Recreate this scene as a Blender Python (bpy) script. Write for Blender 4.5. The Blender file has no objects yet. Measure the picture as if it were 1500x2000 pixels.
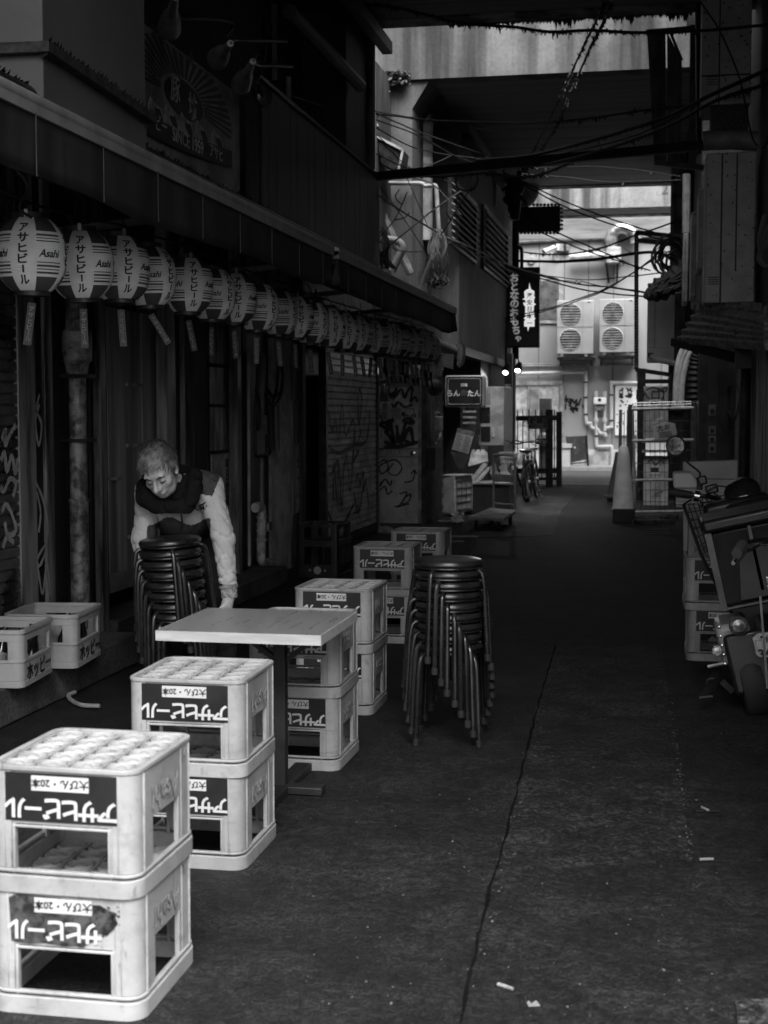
import bpy, bmesh, math, random
import numpy as np
from mathutils import Vector, Matrix, noise
R = math.radians
rnd = random.Random(7)
S = bpy.context.scene
COL = S.collection

# ------------------------------------------------------------ camera, light
YAW, TILT, FPX = R(11), R(4.01), 2780.0
cd = bpy.data.cameras.new("camera"); cam = bpy.data.objects.new("camera", cd); COL.objects.link(cam)
cam.location = (0, 0, 1.45); cam.rotation_euler = (R(90) - TILT, 0, YAW)
cd.sensor_fit = 'VERTICAL'; cd.sensor_height = 36; cd.lens = 36 * FPX / 2000
cd.clip_start = .05; cd.clip_end = 400
cd.dof.use_dof = True; cd.dof.focus_distance = 7.3; cd.dof.aperture_fstop = 5.0
S.camera = cam
SUN_EL, SUN_AZ = 55, -20          # degrees; light comes from behind the camera
wd = bpy.data.worlds.new("World"); S.world = wd; wd.use_nodes = True
nt = wd.node_tree; nt.nodes.clear()
sky = nt.nodes.new('ShaderNodeTexSky'); sky.sky_type = 'NISHITA'; sky.sun_disc = False
sky.sun_elevation = R(SUN_EL); sky.sun_rotation = R(180 + SUN_AZ); sky.dust_density = 4
bw = nt.nodes.new('ShaderNodeRGBToBW'); bg = nt.nodes.new('ShaderNodeBackground'); wo = nt.nodes.new('ShaderNodeOutputWorld')
bg.inputs[1].default_value = .15
nt.links.new(sky.outputs[0], bw.inputs[0]); nt.links.new(bw.outputs[0], bg.inputs[0]); nt.links.new(bg.outputs[0], wo.inputs[0])
sl = bpy.data.lights.new("sun", 'SUN'); sl.energy = 3.0; sl.angle = R(44); sl.color = (1, 1, 1)
so = bpy.data.objects.new("sun", sl); COL.objects.link(so); so.location = (-2, -10, 12)
so.rotation_euler = (R(90 - SUN_EL), 0, R(-SUN_AZ))
vs = S.view_settings; vs.view_transform = 'Standard'; vs.look = 'None'; vs.gamma = 1; vs.exposure = 1.3
S.render.engine = 'CYCLES'; S.cycles.max_bounces = 6; S.cycles.diffuse_bounces = 3
S.cycles.use_denoising = True

# ------------------------------------------------------------ pixel of the photo -> point on a plane of the place
_w = Vector((-math.sin(YAW) * math.cos(TILT), math.cos(YAW) * math.cos(TILT), -math.sin(TILT)))
_r = Vector((math.cos(YAW), math.sin(YAW), 0)); _u = _r.cross(_w); CAM = Vector((0, 0, 1.45))
def ray(u, v): return _w + _r * ((u - 750) / FPX) + _u * ((1000 - v) / FPX)
def onp(ax, u, v, val):
    d = ray(u, v); return CAM + d * ((val - CAM[ax]) / d[ax])
def PX(u, v, x): return onp(0, u, v, x)
def PY(u, v, y): return onp(1, u, v, y)
def PZ(u, v, z=0): return onp(2, u, v, z)
def PD(u, v, d): return CAM + ray(u, v) * d

# ------------------------------------------------------------ materials
MATS = {}
def M(name, v=.2, rough=.6, metal=0., var=.3, scale=5, stretch=(1, 1, 1), bump=.15, spec=.5, emit=0, fine=0, stain=0, alpha=1):
    if name in MATS: return MATS[name]
    m = bpy.data.materials.new(name); m.use_nodes = True; t = m.node_tree; n = t.nodes; L = t.links.new
    b = n['Principled BSDF']; b.inputs['Roughness'].default_value = rough; b.inputs['Metallic'].default_value = metal
    b.inputs['Specular IOR Level'].default_value = spec
    tc = n.new('ShaderNodeTexCoord'); oi = n.new('ShaderNodeObjectInfo')
    mul = n.new('ShaderNodeVectorMath'); mul.operation = 'ADD'
    sc = n.new('ShaderNodeMath'); sc.operation = 'MULTIPLY'; sc.inputs[1].default_value = 37
    L(oi.outputs['Random'], sc.inputs[0]); L(tc.outputs['Object'], mul.inputs[0]); L(sc.outputs[0], mul.inputs[1])
    mp = n.new('ShaderNodeMapping'); mp.inputs['Scale'].default_value = stretch; L(mul.outputs[0], mp.inputs[0])
    no = n.new('ShaderNodeTexNoise'); no.inputs['Scale'].default_value = scale; no.inputs['Detail'].default_value = 9
    no.inputs['Roughness'].default_value = .62; L(mp.outputs[0], no.inputs[0])
    cr = n.new('ShaderNodeValToRGB'); lo, hi = v * (1 - var), min(.95, v * (1 + var))
    cr.color_ramp.elements[0].position = .4; cr.color_ramp.elements[0].color = (lo, lo, lo, 1)
    cr.color_ramp.elements[1].position = .6; cr.color_ramp.elements[1].color = (hi, hi, hi, 1)
    L(no.outputs['Fac'], cr.inputs[0]); col = cr.outputs[0]
    def mulby(col, tex, p0, p1, low):
        r2 = n.new('ShaderNodeValToRGB'); r2.color_ramp.elements[0].position = p0; r2.color_ramp.elements[1].position = p1
        r2.color_ramp.elements[0].color = (low, low, low, 1); L(tex, r2.inputs[0])
        mx = n.new('ShaderNodeMix'); mx.data_type = 'RGBA'; mx.blend_type = 'MULTIPLY'; mx.inputs[0].default_value = 1
        L(col, mx.inputs[6]); L(r2.outputs[0], mx.inputs[7]); return mx.outputs[2]
    if fine:                       # pebbly speckle
        vo = n.new('ShaderNodeTexNoise'); vo.inputs['Scale'].default_value = fine; vo.inputs['Detail'].default_value = 4
        L(mul.outputs[0], vo.inputs[0]); col = mulby(col, vo.outputs['Fac'], .35, .62, .45)
    if stain:                      # grime blotches
        st = n.new('ShaderNodeTexNoise'); st.inputs['Scale'].default_value = scale * .35; st.inputs['Detail'].default_value = 12
        st.inputs['Roughness'].default_value = .75; L(mp.outputs[0], st.inputs[0]); col = mulby(col, st.outputs['Fac'], .3, .5, 1 - stain)
    L(col, b.inputs['Base Color'])
    if bump:
        bu = n.new('ShaderNodeBump'); bu.inputs['Strength'].default_value = bump; bu.inputs['Distance'].default_value = .02
        L(no.outputs['Fac'], bu.inputs['Height']); L(bu.outputs[0], b.inputs['Normal'])
    rr = n.new('ShaderNodeMapRange'); rr.inputs[3].default_value = max(.02, rough - .12); rr.inputs[4].default_value = min(1, rough + .12)
    L(no.outputs['Fac'], rr.inputs[0]); L(rr.outputs[0], b.inputs['Roughness'])
    if emit:
        L(col, b.inputs['Emission Color']); b.inputs['Emission Strength'].default_value = emit
    if alpha < 1: b.inputs['Alpha'].default_value = alpha
    MATS[name] = m; return m
def mat_concrete(name, v, axis):
    """weathered concrete: board marks, vertical rain streaks"""
    m = M(name, v, .85, var=.18, scale=1.6, bump=.1, spec=.3); t = m.node_tree; n = t.nodes; L = t.links.new
    b = n['Principled BSDF']; src = b.inputs['Base Color'].links[0].from_socket
    tc = n.new('ShaderNodeTexCoord'); mp = n.new('ShaderNodeMapping'); mp.inputs['Scale'].default_value = (1.5, 1.5, .1)
    L(tc.outputs['Object'], mp.inputs[0])
    no = n.new('ShaderNodeTexNoise'); no.inputs['Scale'].default_value = 1.5; no.inputs['Detail'].default_value = 7; L(mp.outputs[0], no.inputs[0])
    r2 = n.new('ShaderNodeValToRGB'); r2.color_ramp.elements[0].position = .4; r2.color_ramp.elements[0].color = (.22, .22, .22, 1)
    r2.color_ramp.elements[1].position = .56; L(no.outputs['Fac'], r2.inputs[0])
    f2 = n.new('ShaderNodeTexNoise'); f2.inputs['Scale'].default_value = 22; f2.inputs['Detail'].default_value = 6; L(tc.outputs['Object'], f2.inputs[0])
    r3 = n.new('ShaderNodeValToRGB'); r3.color_ramp.elements[0].position = .3; r3.color_ramp.elements[0].color = (.8, .8, .8, 1)
    r3.color_ramp.elements[1].position = .6; L(f2.outputs['Fac'], r3.inputs[0])
    for rr in (r2, r3):
        mx = n.new('ShaderNodeMix'); mx.data_type = 'RGBA'; mx.blend_type = 'MULTIPLY'; mx.inputs[0].default_value = 1
        L(src, mx.inputs[6]); L(rr.outputs[0], mx.inputs[7]); src = mx.outputs[2]
    L(src, b.inputs['Base Color']); return m

def mat_asphalt(name, v, agg=85, rough=.8):
    m = bpy.data.materials.new(name); m.use_nodes = True; t = m.node_tree; n = t.nodes; L = t.links.new; b = n['Principled BSDF']
    b.inputs['Specular IOR Level'].default_value = .35; tc = n.new('ShaderNodeTexCoord'); geo = n.new('ShaderNodeNewGeometry'); P = geo.outputs['Position']
    def nz(scale, det, p0, c0, p1, c1, kind='N', rgh=.65):
        x = n.new('ShaderNodeTexNoise'); x.inputs['Scale'].default_value = scale; x.inputs['Detail'].default_value = det; x.inputs['Roughness'].default_value = rgh; L(P, x.inputs[0])
        r = n.new('ShaderNodeValToRGB'); r.color_ramp.elements[0].position = p0; r.color_ramp.elements[0].color = (c0, c0, c0, 1); r.color_ramp.elements[1].position = p1; r.color_ramp.elements[1].color = (c1, c1, c1, 1); L(x.outputs[0], r.inputs[0]); return r.outputs[0], x.outputs[0]
    base, _ = nz(.9, 10, .4, v * .6, .62, v * 1.35); blot, _ = nz(4.5, 8, .38, .4, .6, 1.4); grain, gf = nz(agg, 2, .4, .25, .62, 1.9); gr2, _ = nz(agg * 2.7, 2, .4, .45, .62, 1.6); mid, mf = nz(24, 6, .4, .45, .62, 1.5)
    col = base
    for o in (blot, mid, grain, gr2):
        mx = n.new('ShaderNodeMix'); mx.data_type = 'RGBA'; mx.blend_type = 'MULTIPLY'; mx.inputs[0].default_value = 1; mx.clamp_result = False; L(col, mx.inputs[6]); L(o, mx.inputs[7]); col = mx.outputs[2]
    vo = n.new('ShaderNodeTexVoronoi'); vo.inputs['Scale'].default_value = 52; L(P, vo.inputs[0]); r = n.new('ShaderNodeValToRGB'); r.color_ramp.elements[0].position = .13; r.color_ramp.elements[0].color = (1, 1, 1, 1); r.color_ramp.elements[1].position = .2; r.color_ramp.elements[1].color = (0, 0, 0, 1); L(vo.outputs['Distance'], r.inputs[0])
    rk, _ = nz(2.6, 7, .5, .04, .62, .9); mm = n.new('ShaderNodeMath'); mm.operation = 'MULTIPLY'; L(r.outputs[0], mm.inputs[0]); L(rk, mm.inputs[1])
    mx = n.new('ShaderNodeMix'); mx.data_type = 'RGBA'; L(mm.outputs[0], mx.inputs[0]); L(col, mx.inputs[6]); mx.inputs[7].default_value = (v * 4.2, v * 4.2, v * 4.2, 1); L(mx.outputs[2], b.inputs['Base Color'])
    bu = n.new('ShaderNodeBump'); bu.inputs['Strength'].default_value = .8; bu.inputs['Distance'].default_value = .012; L(gf, bu.inputs['Height']); b2 = n.new('ShaderNodeBump'); b2.inputs['Strength'].default_value = .5; b2.inputs['Distance'].default_value = .03; L(mf, b2.inputs['Height']); L(bu.outputs[0], b2.inputs['Normal']); L(b2.outputs[0], b.inputs['Normal'])
    rr = n.new('ShaderNodeMapRange'); rr.inputs[3].default_value = rough - .3; rr.inputs[4].default_value = rough + .15; L(mf, rr.inputs[0]); L(rr.outputs[0], b.inputs['Roughness']); MATS[name] = m; return m
ASPH = mat_asphalt('asphalt', .0105) if 1 else M('asphalt', .012, .8, var=.55, scale=1.6, bump=.5, fine=70, stain=.5, spec=.35)
PATCH = mat_asphalt('asphalt_patch', .0165, 60) if 1 else M('asphalt_patch', .015, .72, var=.5, scale=2.4, bump=.7, fine=60, stain=.4, spec=.4)
CONC = mat_concrete('weathered_concrete', .26, 'X')
SOFF = M('deck_soffit', .2, .9, var=.2, scale=1.2, stretch=(.15, 6, 1), bump=.1, spec=.2)
FARW = M('far_wall_panel', .29, .7, var=.08, scale=1.2, stretch=(1, 1, .4), bump=.03, spec=.3, stain=.12)
BWOOD = M('blackened_wood', .15, .42, var=.9, scale=7, stretch=(1, 1, .12), bump=.6, stain=.6)
BWOOD2 = M('dark_board', .32, .42, var=.5, scale=6, stretch=(1, 1, .06), bump=.3)
BLACK = M('black_paint', .009, .6, var=.4, bump=.2)
BMETAL = M('dark_metal', .03, .42, .6, var=.5, scale=9, bump=.15)
GMETAL = M('grey_metal', .24, .45, .4, var=.35, scale=7, bump=.1, stain=.3)
LMETAL = M('pale_metal', .42, .42, .3, var=.2, scale=8, bump=.06, stain=.3)
CHROME = M('chrome', .45, .16, 1., var=.15, bump=0)
AWN = M('awning_cloth', .02, .75, var=.5, scale=5, stretch=(1, 1, .1), bump=.25)
AWNL = M('awning_bar', .2, .5, var=.2, scale=6, bump=.05)
CRATE = M('crate_plastic', .34, .42, var=.1, scale=5, bump=.05, stain=.3)
def scuffed(m):
    t = m.node_tree; n = t.nodes; L = t.links.new; b = n['Principled BSDF']; src = b.inputs['Base Color'].links[0].from_socket; tc = n.new('ShaderNodeTexCoord'); oi = n.new('ShaderNodeObjectInfo'); ml = n.new('ShaderNodeMath'); ml.operation = 'MULTIPLY'; ml.inputs[1].default_value = 91; L(oi.outputs['Random'], ml.inputs[0])
    for st, sc, p0, p1, lo in (((1, 1, .35), 30, .34, .42, .62), ((1, 1, 1), 9, .32, .46, .74), ((.3, .3, 2.5), 22, .32, .4, .68)):
        ad = n.new('ShaderNodeVectorMath'); ad.operation = 'ADD'; L(tc.outputs['Object'], ad.inputs[0]); L(ml.outputs[0], ad.inputs[1]); mp = n.new('ShaderNodeMapping'); mp.inputs['Scale'].default_value = st; L(ad.outputs[0], mp.inputs[0])
        x = n.new('ShaderNodeTexNoise'); x.inputs['Scale'].default_value = sc; x.inputs['Detail'].default_value = 9; x.inputs['Roughness'].default_value = .7; L(mp.outputs[0], x.inputs[0]); r = n.new('ShaderNodeValToRGB'); r.color_ramp.elements[0].position = p0; r.color_ramp.elements[0].color = (lo, lo, lo, 1); r.color_ramp.elements[1].position = p1; L(x.outputs[0], r.inputs[0])
        mx = n.new('ShaderNodeMix'); mx.data_type = 'RGBA'; mx.blend_type = 'MULTIPLY'; mx.inputs[0].default_value = 1; L(src, mx.inputs[6]); L(r.outputs[0], mx.inputs[7]); src = mx.outputs[2]
    tint = n.new('ShaderNodeMapRange'); tint.inputs[3].default_value = .84; tint.inputs[4].default_value = 1.0; L(oi.outputs['Random'], tint.inputs[0]); mx = n.new('ShaderNodeMix'); mx.data_type = 'RGBA'; mx.blend_type = 'MULTIPLY'; mx.inputs[0].default_value = 1; L(src, mx.inputs[6]); L(tint.outputs[0], mx.inputs[7]); L(mx.outputs[2], b.inputs['Base Color'])
scuffed(CRATE)
CRATED = M('crate_shadow_side', .6, .5, var=.15, scale=5, bump=.05, stain=.25)
LABELD = M('label_dark', .012, .4, var=.3, bump=.02)
LABELW = M('label_white', .48, .5, var=.06, bump=.02)
RUBBER = M('rubber', .012, .75, var=.3, bump=.1)
VINYL = M('black_vinyl', .014, .3, var=.3, scale=14, bump=.08)
TUBEM = M('black_tube', .05, .28, .75, var=.3, bump=.03)
PAPER = M('lantern_paper', .85, .6, var=.07, scale=9, bump=.05)
PAPERD = M('lantern_dark', .07, .6, var=.15, bump=.05)
WOODT = M('table_wood', .2, .3, var=.1, scale=5, stretch=(7, .6, 7), bump=.05)
WOODE = M('table_edge', .42, .4, var=.12, scale=5, stretch=(1, 8, 8), bump=.03)
STEP = M('old_concrete', .09, .85, var=.4, scale=4, bump=.3, fine=60, stain=.4)
CABLE = M('cable_black', .012, .6, var=.3, bump=.1)
CABLEG = M('cable_grey', .1, .6, var=.3, bump=.1)
PIPEW = M('pipe_white', .3, .55, var=.2, scale=8, bump=.05, stain=.3)
SPRAY = M('spray_paint', .006, .5, var=.2, bump=0)
SPRAYL = M('spray_paint_pale', .42, .5, var=.2, bump=0)
GLASSD = M('dusky_glass', .05, .18, var=.5, scale=5, stretch=(1, 1, .25), bump=.03)
CARDB = M('cardboard', .2, .8, var=.15, scale=6, bump=.08, stain=.2)

# ------------------------------------------------------------ geometry helpers
ORG = {}
def basis(d):
    d = Vector(d).normalized(); a = Vector((0, 0, 1)) if abs(d.z) < .9 else Vector((1, 0, 0))
    x = d.cross(a).normalized(); return x, x.cross(d).normalized() * 1.0
class MB:
    def __init__(s): s.bm = bmesh.new(); s.mi = 0
    def face(s, pts):
        f = s.bm.faces.new([s.bm.verts.new(p) for p in pts]); f.material_index = s.mi; return s
    def hexa(s, p):   # 8 corners: bottom 4 ccw, top 4
        v = [s.bm.verts.new(q) for q in p]
        for ix in ((3, 2, 1, 0), (4, 5, 6, 7), (0, 1, 5, 4), (1, 2, 6, 5), (2, 3, 7, 6), (3, 0, 4, 7)):
            f = s.bm.faces.new([v[i] for i in ix]); f.material_index = s.mi
        return s
    def box(s, x0, x1, y0, y1, z0, z1):
        return s.hexa([(x0, y0, z0), (x1, y0, z0), (x1, y1, z0), (x0, y1, z0), (x0, y0, z1), (x1, y0, z1), (x1, y1, z1), (x0, y1, z1)])
    def obox(s, c, d, rot=None, sx=(0, 0)):   # centre, sizes, rotation matrix
        m = rot or Matrix.Identity(3); c = Vector(c)
        q = [(-1, -1, -1), (1, -1, -1), (1, 1, -1), (-1, 1, -1), (-1, -1, 1), (1, -1, 1), (1, 1, 1), (-1, 1, 1)]
        return s.hexa([c + m @ Vector((a * d[0] / 2, b * d[1] / 2, e * d[2] / 2)) for a, b, e in q])
    def bar(s, a, b, w, h, upv=(0, 0, 1)):    # rectangular bar from a to b
        a, b = Vector(a), Vector(b); d = (b - a).normalized(); u = Vector(upv); x = d.cross(u)
        if x.length < 1e-3: x = d.cross(Vector((1, 0, 0)))
        x.normalize(); u = x.cross(d)
        c = lambda p, i, j: p + x * (i * w / 2) + u * (j * h / 2)
        return s.hexa([c(a, -1, -1), c(a, 1, -1), c(b, 1, -1), c(b, -1, -1), c(a, -1, 1), c(a, 1, 1), c(b, 1, 1), c(b, -1, 1)])
    def tube(s, pts, r, n=8, cap=True, closed=False):
        pts = [Vector(p) for p in pts]; k = len(pts); rs = r if isinstance(r, (list, tuple)) else [r] * k
        rings = []; x = None
        for i in range(k):
            if closed: d = pts[(i + 1) % k] - pts[i - 1]
            else: d = pts[min(i + 1, k - 1)] - pts[max(i - 1, 0)]
            if d.length < 1e-9: d = Vector((0, 0, 1))
            d.normalize()
            if x is None: x, _ = basis(d)
            x = (x - d * x.dot(d))
            if x.length < 1e-4: x, _ = basis(d)
            x.normalize(); y = d.cross(x)
            rings.append([s.bm.verts.new(pts[i] + (x * math.cos(2 * math.pi * j / n) + y * math.sin(2 * math.pi * j / n)) * rs[i]) for j in range(n)])
        for i in range(k if closed else k - 1):
            A, B = rings[i], rings[(i + 1) % k]
            for j in range(n):
                f = s.bm.faces.new((A[j], A[(j + 1) % n], B[(j + 1) % n], B[j])); f.material_index = s.mi; f.smooth = True
        if cap and not closed:
            for rg in (rings[0][::-1], rings[-1]):
                f = s.bm.faces.new(rg); f.material_index = s.mi
        return s
    def cyl(s, a, b, r, n=16, r2=None): return s.tube([a, b], [r, r if r2 is None else r2], n)
    def lathe(s, prof, o=(0, 0, 0), ax=(0, 0, 1), n=24, cap=True):
        o = Vector(o); ax = Vector(ax).normalized(); x, y = basis(ax); rings = []
        y = ax.cross(x)
        for r, z in prof:
            rings.append([s.bm.verts.new(o + ax * z + (x * math.cos(2 * math.pi * j / n) + y * math.sin(2 * math.pi * j / n)) * max(r, 1e-4)) for j in range(n)])
        for A, B in zip(rings, rings[1:]):
            for j in range(n):
                f = s.bm.faces.new((A[j], A[(j + 1) % n], B[(j + 1) % n], B[j])); f.material_index = s.mi; f.smooth = True
        if cap:
            for rg in (rings[0][::-1], rings[-1]):
                f = s.bm.faces.new(rg); f.material_index = s.mi
        return s
    def prism(s, pts, vec):
        pts = [Vector(p) for p in pts]; vec = Vector(vec)
        a = [s.bm.verts.new(p) for p in pts]; b = [s.bm.verts.new(p + vec) for p in pts]; n = len(pts)
        fs = [s.bm.faces.new(a[::-1]), s.bm.faces.new(b)] + [s.bm.faces.new((a[i], a[(i + 1) % n], b[(i + 1) % n], b[i])) for i in range(n)]
        for f in fs: f.material_index = s.mi
        return s
    def raw(s, vs, fs):
        v = [s.bm.verts.new(p) for p in vs]
        for f in fs:
            try: s.bm.faces.new([v[i] for i in f]).material_index = s.mi
            except ValueError: pass
        return s
    def text(s, t, size, o, xd=(1, 0, 0), yd=(0, 0, 1), bold=0., vertical=False, fn=None, depth=.0015):
        o, xd, yd = Vector(o), Vector(xd).normalized(), Vector(yd).normalized(); zd = xd.cross(yd)
        vs, fs = glyphs(t, bold, vertical)
        tr = fn or (lambda p: o + xd * (p[0] * size) + yd * (p[1] * size) + zd * (p[2] * depth))
        return s.raw([tr(p) for p in vs], fs)
    def stroke(s, pts, w, zd, lift=.0015):      # painted ribbon along points lying on a surface of normal zd
        pts = [Vector(p) for p in pts]; zd = Vector(zd).normalized(); L_, R_ = [], []
        for i, p in enumerate(pts):
            d = pts[min(i + 1, len(pts) - 1)] - pts[max(i - 1, 0)]; d.normalize(); x = d.cross(zd).normalized()
            ww = w * (.75 + .5 * rnd.random()) / 2
            L_.append(s.bm.verts.new(p + x * ww + zd * lift)); R_.append(s.bm.verts.new(p - x * ww + zd * lift))
        for i in range(len(pts) - 1):
            f = s.bm.faces.new((L_[i], L_[i + 1], R_[i + 1], R_[i])); f.material_index = s.mi
        return s
    def build(s, name, mat, parent=None, smooth=True, bevel=0, angle=35):
        if not s.bm.verts: return None
        me = bpy.data.meshes.new(name)
        bmesh.ops.recalc_face_normals(s.bm, faces=s.bm.faces)
        o = bpy.data.objects.new(name, me); COL.objects.link(o)
        if parent is None:
            c = [v.co for v in s.bm.verts]; lo = [min(v[i] for v in c) for i in range(3)]; hi = [max(v[i] for v in c) for i in range(3)]
            org = Vector(((lo[0] + hi[0]) / 2, (lo[1] + hi[1]) / 2, lo[2])); o.location = org
        else:
            org = ORG[parent.name]; o.parent = parent
        ORG[o.name] = org
        bmesh.ops.translate(s.bm, verts=s.bm.verts, vec=-org)
        s.bm.to_mesh(me); s.bm.free()
        for m in (mat if isinstance(mat, (list, tuple)) else [mat]): me.materials.append(m)
        if smooth: me.shade_smooth(); me.set_sharp_from_angle(angle=R(angle))
        if bevel:
            b = o.modifiers.new('bevel', 'BEVEL'); b.width = bevel; b.segments = 2; b.limit_method = 'ANGLE'; b.angle_limit = R(40)
        return o
_G = {}
def glyphs(t, bold=0., vertical=False):
    key = (t, bold, vertical)
    if key in _G: return _G[key]
    if vertical:
        vs, fs = [], []
        for i, ch in enumerate(t):
            a, b = glyphs(ch, bold); k = len(vs)
            if ch == 'ー': a = [(-y * 1.0, x, z) for x, y, z in a]
            vs += [(x, y + (len(t) - 1) / 2 - i, z) for x, y, z in a]; fs += [[q + k for q in f] for f in b]
        _G[key] = (vs, fs); return _G[key]
    c = bpy.data.curves.new("lettering", 'FONT'); c.body = t; c.size = 1; c.offset = bold; c.extrude = .5; c.resolution_u = 3
    o = bpy.data.objects.new("lettering", c); COL.objects.link(o)
    dg = bpy.context.evaluated_depsgraph_get(); me = bpy.data.meshes.new_from_object(o.evaluated_get(dg))
    vs = [tuple(v.co) for v in me.vertices]; fs = [list(p.vertices) for p in me.polygons]
    bpy.data.objects.remove(o); bpy.data.curves.remove(c); bpy.data.meshes.remove(me)
    if vs:
        xs = [p[0] for p in vs]; ys = [p[1] for p in vs]
        cx = (min(xs) + max(xs)) / 2; cy = (min(ys) + max(ys)) / 2
        vs = [(x - cx, y - cy, z + .5) for x, y, z in vs]
    _G[key] = (vs, fs); return _G[key]
def tag(o, label, cat, group=None, kind=None):
    if kind: o['kind'] = kind
    if label: o['label'] = label
    if cat: o['category'] = cat
    if group: o['group'] = group
    return o
def thing(name, label, cat, loc=(0, 0, 0), group=None, rz=0):
    o = bpy.data.objects.new(name, None); COL.objects.link(o); o.location = loc; o.rotation_euler = (0, 0, rz)
    o.empty_display_size = .1; ORG[o.name] = Vector(loc); return tag(o, label, cat, group)
def dup(src, loc, rz=None, label=None, group=None, rot=None):
    def cp(o, par):
        c = o.copy(); COL.objects.link(c)
        if par: c.parent = par
        for ch in [k for k in KIDS.get(o.name, [])]: cp(ch, c)
        return c
    c = cp(src, None); c.location = loc
    if rz is not None: c.rotation_euler = (0, 0, rz)
    if rot is not None: c.rotation_euler = rot
    if label: c['label'] = label
    if group: c['group'] = group
    return c
KIDS = {}
def index_kids(o):
    for ch in COL.objects:
        if ch.parent == o: KIDS.setdefault(o.name, []).append(ch); index_kids(ch)
def sag(a, b, s, n=14):
    a, b = Vector(a), Vector(b); return [a.lerp(b, i / n) - Vector((0, 0, s * 4 * (i / n) * (1 - i / n))) for i in range(n + 1)]
def smoothpath(pts, n=6):
    P = [Vector(p) for p in pts]; P = [P[0]] + P + [P[-1]]; out = []
    for i in range(1, len(P) - 2):
        a, b, c, d = P[i - 1:i + 3]
        for k in range(n):
            t = k / n
            out.append(.5 * ((2 * b) + (c - a) * t + (2 * a - 5 * b + 4 * c - d) * t * t + (3 * b - a - 3 * c + d) * t ** 3))
    return out + [P[-2]]
# ------------------------------------------------------------ ground
def ground():
    m = MB(); m.box(-120, 120, -120, 120, -.3, 0); o = m.build('alley_ground', ASPH, smooth=False); tag(o, None, None, kind='structure')
    def sheet(name, px, mat, z):
        m = MB(); m.prism([PZ(u, v, z - .0035) for u, v in px], (0, 0, .0035)); tag(m.build(name, mat, smooth=False), None, None, kind='structure')
    sheet('patched_ground', [(1086, 1262), (1293, 1266), (1304, 1340), (1320, 1470), (1352, 1682), (1150, 1692), (965, 1700), (988, 1610), (1016, 1540), (1020, 1500), (1050, 1380)], PATCH, .004)
    sheet('patched_ground', [(965, 1702), (1150, 1694), (1352, 1684), (1420, 2100), (860, 2100)], mat_asphalt('asphalt_second_patch', .009) if 1 else M('asphalt_seam', .012, .8, var=.5, scale=3, bump=.5, fine=140, stain=.3), .004)
    sheet('concrete_ground', [(1082, 948), (1142, 948), (1095, 1000), (1080, 1046), (905, 1052), (950, 1034), (1010, 990)], mat_asphalt('worn_concrete', .03, 50), .004)
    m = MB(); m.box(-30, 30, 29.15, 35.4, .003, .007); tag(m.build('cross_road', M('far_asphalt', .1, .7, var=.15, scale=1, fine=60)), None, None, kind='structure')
    m = MB(); m.box(-30, 30, 28.85, 29.0, .003, .008); tag(m.build('road_edge_line', M('road_paint', .6, .6, var=.15, stain=.3)), None, None, kind='structure')
    m = MB(); m.box(-30, 30, 35.4, 37.2, 0, .1); tag(m.build('pavement', M('pavement_slab', .3, .8, var=.15, scale=3)), None, None, kind='structure')
    # dark seam along the left edge of the trench patch
    m = MB(); sp = smoothpath([PZ(u, v, .004) for u, v in [(1085, 1262), (1052, 1375), (1022, 1495), (1000, 1580), (985, 1640), (962, 1720), (935, 1830), (905, 1970), (890, 2050)]], 40); sp = [p + Vector((.006 * noise.noise(p * 7), 0, 0)) for p in sp]; vs_, fs_ = [], []
    for i_, p in enumerate(sp): w_ = max(.0012, .004 + .005 * noise.noise(p * 4 + Vector((3, 0, 0))) + .004 * noise.noise(p * 40)); vs_ += [p + Vector((-w_, 0, .002)), p + Vector((w_, 0, .002))]
    m.raw(vs_, [(2 * i_, 2 * i_ + 1, 2 * i_ + 3, 2 * i_ + 2) for i_ in range(len(sp) - 1)])
    tag(m.build('ground_seam_line', M('seam_tar', .003, .95, var=.5, spec=.1)), None, None, kind='structure')
ground()
m = MB(); m.prism([PZ(u, v, .001) for u, v in [(1436, 1958), (1600, 1950), (1620, 2100), (1452, 2100)]], (0, 0, .006)); tag(m.build('patched_ground', mat_asphalt('pale_patch', .035, 60), smooth=False), None, None, kind='structure')
# pale crumbs along the edge of the patch and on the asphalt: nobody could count them
m = MB()
def crumb(p, s):
    a = rnd.uniform(0, 6.3); q = Vector(p); ax = Vector((math.cos(a), math.sin(a), 0)); ay = Vector((-ax.y, ax.x, 0))
    m.hexa([q - ax * s - ay * s * .6, q + ax * s - ay * s * .6, q + ax * s * .8 + ay * s * .6, q - ax * s + ay * s * .5] + [q + Vector((0, 0, s * .7)) + ax * i * s * .5 + ay * j * s * .4 for i, j in ((-1, -1), (1, -1), (1, 1), (-1, 1))])
for i in range(110):
    t = rnd.random(); v = 1300 + 385 * t ** .8; u = 1294 + (v - 1266) * .139 + rnd.gauss(0, 3.5); crumb(PZ(u, v, .004), rnd.uniform(.0015, .0042))
for i in range(60):
    t = rnd.random(); v = 1290 + 600 * t; u = 1086 - (v - 1262) * .26 + rnd.gauss(8, 7); crumb(PZ(u, v, .004), rnd.uniform(.0015, .004))
for i in range(260):
    v = 1130 + 860 * rnd.random(); u = rnd.uniform(560, 1500); crumb(PZ(u, v, .004), rnd.uniform(.001, .0035) * (1 if rnd.random() > .05 else 1.8))
for i in range(120):
    v = rnd.uniform(1005, 1075); u = rnd.uniform(850, 1330); crumb(PZ(u, v, .004), rnd.uniform(.004, .012))
tag(m.build('gravel_crumbs', M('pale_grit', .09, .9, var=.5, scale=30)), 'pale grit scattered over the dark asphalt', 'grit', kind='stuff')
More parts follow.
